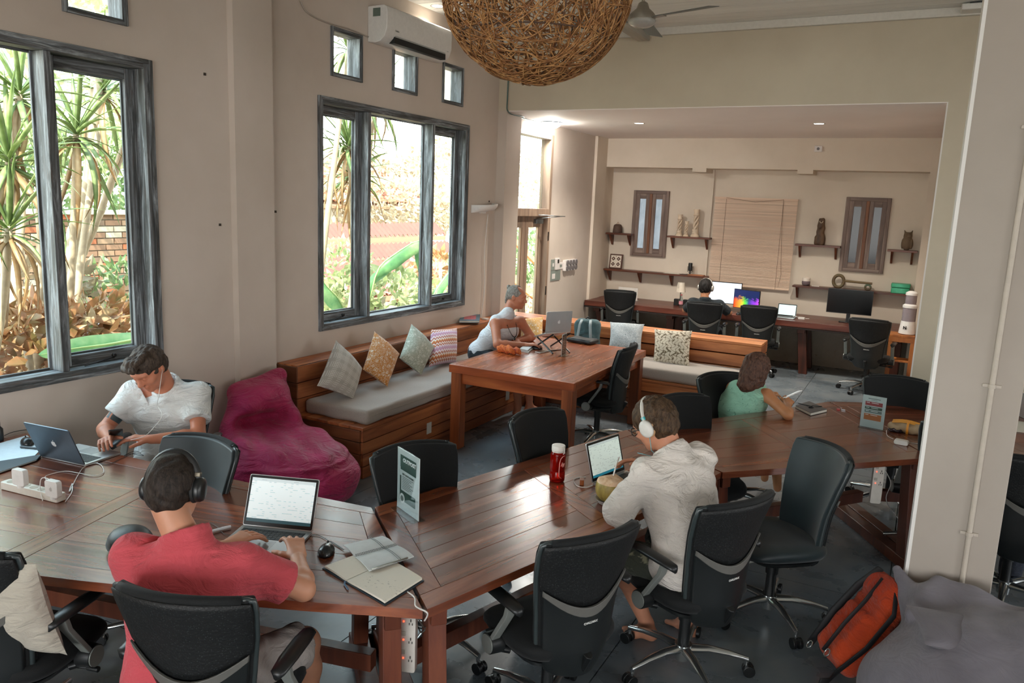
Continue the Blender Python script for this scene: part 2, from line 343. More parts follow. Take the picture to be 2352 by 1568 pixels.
# specks on the plaster
for y, z in ((4.0, 3.0), (4.1, 1.95), (4.66, 2.05), (8.1, 2.2)): MB().cbox((XL+.003, y, z), (.006, .018, .018)).build('wall_speck', plain('speck', '3A322B', .8), wl)
# header wall with the opening into the work alcove, post on the right
wh = wall_grid('wall_back', M_wallw, 'y', (XL, 0), (6, 4.4), (YH, YH+.27), [(XL-1, .03, -1, ZL)])
M_jamb_lit = plaster('plaster_jamb_lit', 'D9D4CE', 'DED9D3', 'E4DFDA')  # lighter plaster holds the door's daylight falling on this jamb
MB().box(.018, .03, YH-.004, YH+.27, 0, ZL).build('lit_face', M_jamb_lit, wh)
tr = struct(MB().box(XL+1.1, 6, YH-.05, YH, ZC-.075, ZC).build('trim_1', plain('trim_white', 'CFCBC2', .5), bevel=.004))
struct(MB().box(XL, XL+1.1, YH-.04, YH, ZC-.06, ZC).build('trim_2', plain('trim_white', 'CFCBC2', .5), bevel=.004))
# high ceiling in painted boards
cl = struct(MB().box(XL, 6, -5, YH+.2, ZC+.03, ZC+.2).build('ceiling', M_white))
mcb = wood('ceiling_board_paint', 'D2D2CE', 'DEDEDA', 'E6E6E2', 0, rough=.5, rand=.04)
for i in range(34):
    y0 = -.2+i*.25; MB().box(XL, 6, y0+.004, y0+.246, ZC, ZC+.03).build('ceiling_board', mcb, cl)
bm = struct(MB().box(-2.93, -2.80, -1, YH-.06, ZC-.13, ZC).build('beam_1', wood('grey_beam', '8A857C', 'A39D92', 'B5AFA4', 1, rough=.6), bevel=.006))
# alcove
ca = struct(MB().box(XL, .3, YH+.001, YB+.2, ZL-.008, ZL+.12).build('ceiling_alcove', M_white))
M_bk = plaster('plaster_alcove', 'CCC0B0', 'D4C8B8', 'DACFC0')
YF = 11.72
wb = struct(MB().box(XL-.2, .4, YB, YB+.2, .62, ZL).build('wall_alcove_back', M_bk))
def lowwall():
    t = NT('stained_plaster'); v = t.coord(); n = t.noise(v, 2.2, 6, .7, .5); n2 = t.noise(v, 14, 5, .8); s = t.add('ShaderNodeSeparateXYZ'); tc = t.add('ShaderNodeTexCoord'); t.l.new(tc.outputs['Object'], s.inputs[0])
    base = t.ramp(n, [(.3, '8B8479'), (.5, '9A9184'), (.7, 'A79C8C')]); spots = t.ramp(n2, [(.62, 0.0), (.7, 1.0)]); mr = t.add('ShaderNodeMapRange'); mr.inputs[1].default_value = .45; mr.inputs[2].default_value = .05; t.l.new(s.outputs['Z'], mr.inputs[0])
    f = t.add('ShaderNodeMath', operation='MULTIPLY'); t.l.new(spots, f.inputs[0]); t.l.new(mr.outputs[0], f.inputs[1]); t.col(t.mix(f.outputs[0], base, '6B5238')); t.set(rough=.85); return t.m
struct(MB().box(XL-.2, .4, YB, YB+.2, 0, .62).build('wall_alcove_low', lowwall()))
struct(MB().box(-4.60, -.0602, YF, YB, 2.81, ZL).build('beam_2', M_bk))
struct(MB().box(XL-.2, -4.60, YF, YB, 0, ZL).build('column_1', M_bk))
struct(MB().box(XL-.02, XL+.045, 11.30, YF, 0, ZL).build('column_2', M_bk))
struct(MB().box(.03, .25, YH+.26, YB, 0, ZL).build('wall_alcove_right', plaster('plaster_pinkish', 'C0A894', 'C8B09C', 'CEB8A6')))
struct(MB().box(-.06, .05, YF, YB, 0, ZL).build('column_3', M_bk))
for x in (-3.13, -1.64): MB().box(x-.07, x+.14, YF-.03, YB, 2.755, 2.815).build('corbel', M_bk, wb)
struct(MB().box(-2.985, -2.955, YB-.035, YB, .6, 2.81).build('trim_3', M_bk))
# unseen right and rear hall walls, openings added and sized for fill light
wall_grid('wall_right', M_wall, 'x', (-5, 0), (YH+.27, 4.4), (6, 6.22), [(-1.9, .7, .9, 2.9), (3.3, 5.9, .9, 2.9)]); wall_grid('wall_front', M_wall, 'y', (XL-.24, 0), (6.22, 4.4), (-5.22, -5), [(-3.4, 2.6, .5, 3.0)])
struct(MB().box(6.22, 20, -12, 30, -.3, -.05).build('ground_yard', plain('yard', '8A8070', .9)))
# free-standing pillar with conduit
PX0, PX1, PY0, PY1 = .10, .455, 4.0, 4.30
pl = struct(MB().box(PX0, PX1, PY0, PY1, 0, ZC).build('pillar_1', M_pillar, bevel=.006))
MB().box(PX0-.003, PX0+.012, PY0-.002, PY1, 0, ZC).build('lit_face', plaster('plaster_window_lit', 'DEDCD8', 'E4E2DE', 'E8E6E2'), pl)  # brighter slab paints window light onto the pillar's left face
cdt = thing('conduit', 'white painted cable conduit running up the front of the pillar', 'conduit', (.335, PY0-.012, 0))
mc = plain('conduit_paint', 'B9AFA2', .5)
MB().cyl((0, 0, .30), (0, 0, ZC), .0115, n=12).build('pipe', mc, cdt, smooth=True, auto=40)
for z in (.78, 1.48, 2.6):
    MB().cyl((0, 0, z-.009), (0, 0, z+.009), .0155, n=14).cbox((.026, .006, z), (.022, .006, .014)).cbox((-.026, .006, z), (.022, .006, .014)).build('clip', mc, cdt, bevel=.001)
ob = thing('outlet_box', 'cream surface socket box at the foot of the pillar', 'outlet', (.335, PY0-.024, .235))
MB().rbox(-.05, .05, -.024, .024, -.06, .06, .008).build('case', plain('outlet_cream', 'CDBFAA', .45), ob, bevel=.003)
m = MB(); m.cyl((0, -.026, .0), (0, -.022, .0), .021, n=20); m.build('socket', plain('socket_dark', '3B3733', .5), ob, auto=40)
# ---------------- windows ----------------
def weather(name, axis):
    t = NT(name); sc = [16, 16, 16]; sc[axis] = 1.2; v = t.coord('Object', sc); n = t.noise(v, 1.6, 8, .72, 1.0); n2 = t.noise(v, 5, 4, .6)
    c = t.ramp(n, [(.32, '2B2C2C'), (.45, '4C4E4E'), (.55, '72767A'), (.65, '9EA6A8'), (.76, 'C6CAC6')]); t.col(t.mix(t.ramp(n2, [(.55, 0.0), (.75, .6)]), c, '5F4F44')); t.set(rough=.55, spec=.4); t.bump(n, .5, .004); return t.m
WV = weather('weathered_wood_vertical', 2); WY = weather('weathered_wood_horizontal', 1); WX = weather('weathered_wood_cross', 0)
GL = glass_pane()
def ring_x(name, x0, x1, y0, y1, z0, z1, w, parent, bev=.004):
    """four members of a rectangular frame in the x-plane, each its own piece"""
    for a, b, c, d, mm in ((y0, y0+w, z0, z1, WV), (y1-w, y1, z0, z1, WV), (y0+w, y1-w, z0, z0+w, WY), (y0+w, y1-w, z1-w, z1, WY)):
        MB().box(x0, x1, a, b, c, d).build(name, mm, parent, bevel=bev)
def big_window(n, y0, y1, z0, z1, mulls, sash):
    w = struct(MB().box(XL-.155, XL-.15, y0, y1, z0, z0+.02).build('window_%d' % n, WY))
    ring_x('frame_member', XL-.15, XL+.012, y0, y1, z0, z1, .055, w)
    ring_x('moulding', XL-.02, XL+.022, y0-.006, y1+.006, z0-.006, z1+.006, .028, w, .003)
    edges = [y0+.055]+[e for mu in mulls for e in (mu-.022, mu+.022)]+[y1-.055]
    for mu in mulls:
        MB().box(XL-.145, XL+.006, mu-.022, mu+.022, z0+.055, z1-.055).build('mullion', WV, w, bevel=.004)
    for k in range(len(mulls)+1):
        a, b = edges[2*k], edges[2*k+1]
        if k in sash:
            s_ = MB().box(XL-.118, XL-.112, a+.01, b-.01, z0+.07, z0+.075).build('sash', WY, w)
            ring_x('sash_rail', XL-.135, XL-.085, a+.002, b-.002, z0+.058, z1-.058, .07, s_)
            ring_x('glazing_bead', XL-.125, XL-.112, a+.070, b-.070, z0+.127, z1-.127, .014, s_, .002)
            MB().box(XL-.115, XL-.110, a+.078, b-.078, z0+.13, z1-.13).build('pane', GL, s_)
            hk = MB().cyl((XL-.075, b-.25, z0+.075), (XL-.03, a+.12, z0+.062), .004, n=8).cyl((XL-.085, b-.25, z0+.09), (XL-.065, b-.25, z0+.09), .012, n=10); hk.build('stay', plain('iron_dark', '2E2A27', .5, .6), s_, smooth=True)
        else:
            ring_x('glazing_bead', XL-.125, XL-.108, a, b, z0+.055, z1-.055, .014, w, .002)
            MB().box(XL-.118, XL-.113, a+.008, b-.008, z0+.06, z1-.06).build('pane', GL, w)
    return w
big_window(1, 1.14, 3.56, 1.0, 3.01, (1.84, 2.875), (0, 2))
big_window(2, 5.16, 7.58, 1.02, 3.01, (5.845, 6.90), (0, 2))
for i, (a, b) in enumerate(small):
    w = struct(MB().box(XL-.155, XL-.15, a, b, 3.20, 3.215).build('window_%d' % (i+3), WY))
    ring_x('frame_member', XL-.13, XL+.012, a, b, 3.20, 3.59, .030, w); ring_x('moulding', XL-.01, XL+.02, a-.006, b+.006, 3.194, 3.596, .022, w, .003)
    MB().box(XL-.12, XL-.116, a+.03, b-.035, 3.235, 3.555).build('pane', GL, w)
# garden door with transom light beside the opening
dr = struct(MB().box(XL-.155, XL-.15, 8.66, 9.80, 0, .02).build('door_1', WY))
M_dw = wood('door_teak', '6A5648', '8A7462', 'A8937F', 2, rough=.5); M_dw2 = wood('door_teak_pale', 'B49A80', 'CDB397', 'DEC8AE', 2, rough=.5)
for a, b, c, d in ((8.66, 8.72, 0, 3.11), (9.73, 9.80, 0, 3.11), (8.72, 9.73, 3.05, 3.11), (8.72, 9.73, 2.03, 2.13)): MB().box(XL-.14, XL+.015, a, b, c, d).build('frame_member', M_dw if c < 3 else plain('frame_pinkgrey', 'A39890', .5), dr, bevel=.004)
MB().box(XL-.10, XL-.095, 8.72, 9.73, 2.13, 3.05).build('pane', GL, dr)
for y0, y1 in ((8.72, 9.225), (9.225, 9.73)):
    lf = MB().box(XL-.098, XL-.092, y0+.02, y1-.02, .30, .32).build('leaf', M_dw, dr)
    for a, b, c, d in ((y0+.003, y0+.09, .02, 2.03), (y1-.09, y1-.003, .02, 2.03), (y0+.09, y1-.09, 1.88, 2.03), (y0+.09, y1-.09, .02, .22)): MB().box(XL-.115, XL-.07, a, b, c, d).build('rail', M_dw, lf, bevel=.004)
    MB().box(XL-.098, XL-.093, y0+.09, y1-.09, .22, 1.88).build('pane', GL, lf)
    MB().box(XL-.115, XL-.085, y1-.115, y1-.09, .22, 1.88).build('bead', M_dw2, lf, bevel=.003)
for z in (.95, 1.70): MB().box(XL+.0, XL+.02, 9.735, 9.765, z, z+.12).build('hinge', plain('iron_dark', '2E2A27', .5, .6), dr, bevel=.002)
ml = plain('closer_metal', 'A9ABAA', .3, .9)
MB().box(XL-.07, XL-.02, 9.45, 9.66, 1.93, 1.99).build('closer', plain('closer_body', '6B6E6E', .35, .8), dr, bevel=.006)
MB().cyl((XL-.04, 9.50, 2.0), (XL+.25, 9.68, 2.04), .006, n=8).cyl((XL-.03, 9.38, 2.05), (XL+.27, 9.72, 2.04), .007, n=8).build('closer_arm', ml, dr, smooth=True)
# ================= FURNITURE =================
# ---- long work table: four shaped tables pushed end to end ----
TOPM = [wood('table_veneer_%d' % i, a, b, c, 0, rough=.22, streak=11, rand=.16, spec=.6, coat=.4, bump=.03) for i, (a, b, c) in enumerate([('42200F', '6C3620', '8C4E30'), ('482414', '743B24', '945536')])]
M_edge = wood('table_edge', '4A2416', '6B3520', '85482C', 0, rough=.3)
M_legw = wood('table_leg', '3E1D13', '5A2C1C', '744029', 2, rough=.35)
M_gap = plain('joint_dark', '1A0D08', .8)
def lag(P, s):
    a, b, c = P; w0 = 2*(s-.5)*(s-1); w1 = -4*s*(s-1); w2 = 2*s*(s-.5); return (a[0]*w0+b[0]*w1+c[0]*w2, a[1]*w0+b[1]*w1+c[1]*w2)
def work_table(F, B, label, legs=(1, 1), smid=.5, nb=5):
    O = Vector((*lag(F, .5), 0))*.5+Vector((*lag(B, .5), 0))*.5; t_ = thing('work_table', label, 'table', O, 0, 'tables of the long curved work desk')
    ang = math.atan2(F[2][1]-F[0][1]+B[2][1]-B[0][1], F[2][0]-F[0][0]+B[2][0]-B[0][0]); t_.rotation_euler = (0, 0, ang)
    R = Matrix.Rotation(-ang, 3, 'Z')
    def P(s, t): f, b = lag(F, s), lag(B, s); v = R @ (Vector((f[0]+(b[0]-f[0])*t, f[1]+(b[1]-f[1])*t, 0))-O); return v.x, v.y
    Z0, Z1 = .712, .75
    def strip(s0, s1, t0, t1, z0, z1, n=6, name='plank', mat=None, gap=.0012, g2=None):
        L = math.dist(P(0, .5), P(1, .5)); W_ = math.dist(P(.5, 0), P(.5, 1)); ds, dt = gap/L, gap/W_; s0 += ds; s1 -= ds; t0 += dt; t1 -= dt
        if g2: t0_, t1_ = t0, t1
        pts = [P(s0+(s1-s0)*i/n, t0) for i in range(n+1)]+[P(s1-(s1-s0)*i/n, t1) for i in range(n+1)]
        return MB().prism(pts, z0, z1).build(name, mat, t_, bevel=.0012, seg=1)
    W_ = math.dist(P(.5, 0), P(.5, 1)); L = math.dist(P(0, .5), P(1, .5)); bw = .105/W_; be = .10/L; bc = .05/L
    strip(0, 1, .01, .99, Z0-.004, Z0+.02, 8, 'core', M_gap)
    strip(.0, 1., 0, bw, Z0, Z1, 8, 'edge_board', TOPM[1]); strip(.0, 1., 1-bw, 1, Z0, Z1, 8, 'edge_board', TOPM[1])
    M_x = wood('table_veneer_cross', '462213', '703822', '905234', 1, rough=.22, streak=11, rand=.10, coat=.35, bump=.04)
    for a, b in ((0, be), (smid-bc, smid+bc), (1-be, 1)): strip(a, b, bw, 1-bw, Z0, Z1-.0004, 2, 'cross_board', M_x)
    for a, b in ((be, smid-bc), (smid+bc, 1-be)):
        for k in range(nb): strip(a, b, bw+(1-2*bw)*k/nb, bw+(1-2*bw)*(k+1)/nb, Z0, Z1-.0008, 5, 'plank', TOPM[k % 2], .0007)
    ends = []
    for e, s in enumerate((.03, .97)):
        if not legs[e]: continue
        a, b = Vector((*P(s, .10), 0)), Vector((*P(s, .90), 0)); d = (b-a).normalized(); n = Vector((-d.y, d.x, 0)); ends.append((a+b)/2)
        for p, sg in ((a, -1), (b, 1)):
            top = p+Vector((0, 0, Z0)); bot = p+d*sg*.07+Vector((0, 0, .07)); fr = lambda q, z, w=.05, h=.035: [tuple(q+d*u*w+n*v*h) for u, v in ((-1, -1), (1, -1), (1, 1), (-1, 1))]
            MB().loft([fr(bot, 0), fr(top, 0)]).build('leg', M_legw, t_, bevel=.004)
        f0, f1 = a-d*.14, b+d*.14; MB().loft([[tuple(q+n*v*.045+Vector((0, 0, z))) for v, z in ((-1, 0), (1, 0), (1, .075), (-1, .075))] for q in (f0, f1)]).build('foot', M_legw, t_, bevel=.006)
        MB().loft([[tuple(q+n*v*.03+Vector((0, 0, z))) for v, z in ((-1, Z0-.06), (1, Z0-.06), (1, Z0), (-1, Z0))] for q in (a-d*.08, b+d*.08)]).build('bearer', M_legw, t_, bevel=.004)
    if len(ends) == 2:
        a, b = ends; d = (b-a).normalized(); n = Vector((-d.y, d.x, 0)); MB().loft([[tuple(q+n*v*.03+Vector((0, 0, z))) for v, z in ((-1, .20), (1, .20), (1, .28), (-1, .28))] for q in (a, b)]).build('stretcher', M_legw, t_, bevel=.004)
    return t_
work_table(((-4.54, 1.12), (-3.0, 1.51), (-1.435, 2.143)), ((-4.54, 2.56), (-3.30, 2.66), (-2.172, 2.786)), 'end table of the long desk nearest the big window, with chargers on it')
work_table(((-1.425, 2.152), (-1.12, 3.20), (-.865, 4.262)), ((-2.163, 2.797), (-1.88, 3.78), (-1.605, 4.752)), 'second table of the long desk, carrying the red bottle and the coconut', nb=5)
work_table(((-.858, 4.27), (-.36, 4.76), (.187, 5.307)), ((-1.598, 4.76), (-1.04, 5.62), (-.532, 6.468)), 'third table of the long desk, where the woman in green leans her elbow')
work_table(((.193, 5.313), (.8, 5.75), (1.6, 6.15)), ((-.526, 6.474), (.15, 6.83), (1.1, 7.2)), 'fourth table of the long desk, running on behind the pillar')
# ---- square shared table by the bench ----
mt_x0, mt_x1, mt_y0, mt_y1 = -3.595, -2.39, 5.69, 7.53
mt = thing('bench_table', 'square-edged orange-brown teak table standing inside the corner bench', 'table', ((mt_x0+mt_x1)/2, (mt_y0+mt_y1)/2, 0))
M_mt = wood('teak_table', '6A3018', 'A04E28', 'C06A38', 1, rough=.24, streak=10, rand=.14, coat=.3, bump=.02); M_mtx = wood('teak_table_cross', '6A3018', 'A04E28', 'C06A38', 0, rough=.32, streak=10, rand=.12); M_mtz = wood('teak_table_leg', '562812', '824220', 'A2582C', 2, rough=.38)
hx, hy = (mt_x1-mt_x0)/2, (mt_y1-mt_y0)/2
for k in range(8): MB().box(-hx+.035+k*(2*hx-.07)/8+.0006, -hx+.035+(k+1)*(2*hx-.07)/8-.0006, -hy+.035, hy-.035, .738, .769).build('plank', M_mt, mt, bevel=.0012, seg=1)
for a, b, c, d, m_ in ((-hx, hx, -hy, -hy+.034, M_mtx), (-hx, hx, hy-.034, hy, M_mtx), (-hx, -hx+.034, -hy+.035, hy-.035, M_mt), (hx-.034, hx, -hy+.035, hy-.035, M_mt)): MB().box(a, b, c, d, .70, .77).build('edge_board', m_, mt, bevel=.003)
for a, b, c, d, m_ in ((-hx+.11, hx-.11, -hy+.045, -hy+.07, M_mtx), (-hx+.11, hx-.11, hy-.07, hy-.045, M_mtx), (-hx+.045, -hx+.07, -hy+.11, hy-.11, M_mt), (hx-.07, hx-.045, -hy+.11, hy-.11, M_mt)): MB().box(a, b, c, d, .60, .70).build('apron', m_, mt, bevel=.002)
for sx in (-1, 1):
    for sy in (-1, 1): MB().cbox((sx*(hx-.065), sy*(hy-.065), .35), (.10, .10, .70)).build('leg', M_mtz, mt, bevel=.006)
# ---- corner bench of planks ----
bn = thing('corner_bench', 'L-shaped teak plank bench along the window wall and the alcove opening', 'bench', (-4.2, 6.5, 0))
O_b = Vector((-4.2, 6.5, 0))
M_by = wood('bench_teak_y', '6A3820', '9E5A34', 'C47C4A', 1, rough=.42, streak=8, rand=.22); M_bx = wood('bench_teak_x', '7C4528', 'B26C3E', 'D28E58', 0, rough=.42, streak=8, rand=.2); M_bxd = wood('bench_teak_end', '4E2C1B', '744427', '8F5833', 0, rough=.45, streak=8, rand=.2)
def bb(a, b, c, d, e, f, m_, name='plank', bev=.003): return MB().box(a-O_b.x, b-O_b.x, c-O_b.y, d-O_b.y, e, f).build(name, m_, bn, bevel=bev, seg=1)
bb(-4.60, -4.39, 4.66, 8.38, 0, .79, M_gap, 'core', 0); bb(-4.39, -3.73, 4.66, 8.38, 0, .40, M_gap, 'core', 0); bb(-3.8, -1.44, 7.74, 8.4, 0, .40, M_gap, 'core', 0); bb(-4.60, -1.45, 8.43, 8.74, 0, .40, M_gap, 'core', 0)
xs_ = [XL+.004, -4.53, -4.455, -4.37]                                                 # top planks of the left run
for i in range(3): bb(xs_[i]+.0015, xs_[i+1]-.0015, 4.65, 8.40, .792, .82, M_by, 'top_plank')
for i, z in enumerate((.685, .552, .42)):                                      # front faces above the seat
    for y0, y1 in ((4.63, 8.40),): bb(-4.395, -4.37, y0, y1, z, z+.127+(.008 if i == 0 else 0), M_by, 'back_plank')
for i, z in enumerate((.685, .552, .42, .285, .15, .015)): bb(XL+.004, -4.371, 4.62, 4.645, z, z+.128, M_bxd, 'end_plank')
for i in range(6): bb(-4.39+i*.11+.001, -4.39+(i+1)*.11-.001 if i < 5 else -3.70, 4.63, 7.70, .395, .42, M_by, 'seat_plank')
for z in (.30, .20, .10, .0):
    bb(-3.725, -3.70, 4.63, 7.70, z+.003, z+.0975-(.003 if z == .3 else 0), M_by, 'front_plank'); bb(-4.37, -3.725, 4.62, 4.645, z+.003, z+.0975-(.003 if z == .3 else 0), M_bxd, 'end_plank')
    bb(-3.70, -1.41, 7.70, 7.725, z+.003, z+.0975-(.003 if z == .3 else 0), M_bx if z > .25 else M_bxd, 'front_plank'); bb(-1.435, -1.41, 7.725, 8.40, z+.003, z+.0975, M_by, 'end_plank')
for i in range(6): bb(-3.70, -1.41, 7.70+i*.116+.001, 7.70+(i+1)*.116-.001, .396, .42, M_bx, 'seat_plank')
for i, (a, b) in enumerate(((8.40, 8.49), (8.492, 8.585), (8.587, 8.68), (8.682, 8.77))): bb(-4.37 if i == 0 else XL+.13 if b < 8.63 else XL+.004, -1.41, a+.001, b-.001, .792, .82, M_bx, 'top_plank')
for z in (.69, .553, .42): bb(-4.37, -1.41, 8.40, 8.425, z, z+.124-(.024 if z == .69 else 0), M_bx, 'back_plank'); bb(-1.436, -1.411, 8.425, 8.745, z, z+.124-(.024 if z == .69 else 0), M_by, 'end_plank')
for z in (.69, .553, .42, .287, .154, .02): bb(-4.37, -1.41, 8.745, 8.77, z, z+.125-(.025 if z == .69 else 0), M_bx, 'rear_plank')
for x, y, w in ((-3.697, 7.02, 'x'), (-3.697, 5.55, 'x'), (-2.55, 7.697, 'y')):
    o = (MB().box(-.004, .003, -.035, .035, -.05, .05) if w == 'x' else MB().box(-.035, .035, -.003, .004, -.05, .05)).build('socket_plate', plain('socket_white', 'C9C8C2', .4), None, bevel=.002)
    tag(o, 'white socket plate on the bench front, %s' % ('under the square table' if y == 7.02 else 'near the open end of the bench' if w == 'x' else 'below the right cushions'), 'socket', None, (x, y, .20 if w == 'x' else .24))
# ---- seat cushions (soft, piped) ----
def mattress(name, x0, x1, y0, y1, z0, z1, label):
    cx, cy = (x0+x1)/2, (y0+y1)/2; hx, hy, hz = (x1-x0)/2, (y1-y0)/2, (z1-z0)/2; h = .016
    s = SDF((-hx-.03, -hy-.03, -hz-.03), (hx+.03, hy+.03, hz+.05), h); s.box((0, 0, 0), (hx, hy, hz), .028, k=0)
    s.disp(lambda X, Y, Z: -.012*np.maximum(0, Z/hz)*(1-(X/hx)**2)*(1-(Y/hy)**4)+.003*np.sin(X*19+Y*3)*np.sin(Y*14))
    t = NT('mattress_cloth') if 'mattress_cloth' not in MATS else None
    if t:
        v = t.coord('Object', (220, 220, 220)); n = t.noise(v, 1, 2); t.col(t.ramp(n, [(.3, '958A80'), (.7, 'A79C91')])); t.set(rough=.85, sheen=.3); t.bump(n, .2, .001); MATS['mattress_cloth'] = t.m
    o = s.build('seat_cushion', MATS['mattress_cloth']); tag(o, label, 'cushion', 'bench seat mattresses', (cx, cy, (z0+z1)/2))
    pth = [(hx-.01, -hy+.03, hz-.045), (hx-.001, -hy+.06, hz-.05)]+[(hx+.001, -hy+.06+(2*hy-.12)*i/10, hz-.05) for i in range(11)]
    if hx < hy: MB().tube(pth, .0025, 6).build('piping', plain('piping', '9A9086', .8), o, smooth=True)
    return o
mattress('m', -4.362, -3.715, 4.70, 7.72, .421, .535, 'long taupe seat mattress under the window, its end facing the burgundy beanbag')
mattress('m', -3.70, -1.46, 7.745, 8.385, .421, .545, 'grey seat mattress along the alcove side of the bench, under two patterned cushions')
# ---- task chair ----
def chair_mats():
    t = NT('chair_fabric'); v = t.coord('Object', (1, 1, 1)); n = t.noise(v, 420, 2, .6); n2 = t.noise(v, 5, 3); t.col(t.mix(t.ramp(n, [(.45, 0.0), (.75, .5)]), '0A0C0D', '202526')); t.set(rough=.8, sheen=.06, spec=.3); t.bump(n, .35, .0015); MATS['chair_fabric'] = t.m
    t = NT('chair_mesh'); v = t.coord('Object', (1, 1, 1)); vo = t.add('ShaderNodeTexVoronoi'); vo.inputs['Scale'].default_value = 130; t.l.new(v, vo.inputs['Vector']); t.col(t.ramp(vo.outputs['Distance'], [(.12, '3A3F40'), (.22, '0C0E0F')])); t.set(rough=.6, spec=.4); t.bump(vo.outputs['Distance'], .5, .002); MATS['chair_mesh'] = t.m
    t = NT('chair_velvet'); v = t.coord(); n = t.noise(v, 3, 4); t.col(t.ramp(n, [(.3, '0E171A'), (.7, '1A2A2E')])); t.set(rough=.5, sheen=.15, spec=.4); MATS['chair_velvet'] = t.m
chair_mats()
M_cs = plain('chair_shell', '15191A', .42, bump=.15, nscale=260); M_cf = plain('chair_frame', '31393A', .3); M_cb = plain('chair_band', '5C5B57', .55); M_ap = plain('arm_pad', '17191A', .38)
M_al = plain('polished_aluminium', 'B9BDBD', .22, .95, var=.03); M_sv = plain('silver_paint', '8E928D', .4, .4); M_bk_ = plain('black_plastic', '101213', .38)
def back_w(z): return np.interp(z, [.33, .36, .42, .52, .62, .70, .80, .90, .95, .968], [.10, .145, .172, .182, .190, .203, .222, .236, .236, .215])
def back_y(u, z): return np.interp(z, [.35, .45, .55, .66, .80, .97], [-.215, -.232, -.236, -.246, -.275, -.325])+.068*u*u
def back_sheet(z0, z1, off, th, nu=12, nv=12, wmul=1., top=None, bot=None):
    """front/back surfaces of the curved backrest between z0 and z1"""
    def fn(u, v):
        uu = u*2-1; zb = z0 if bot is None else bot(uu); zt = z1 if top is None else top(uu); z = zb+(zt-zb)*v; return (uu*back_w(z)*wmul, back_y(uu, z)+off, z)
    m = MB(); m.panel(lambda u, v: fn(u, v), nu, nv, lambda u, v: (0, th, 0)); return m
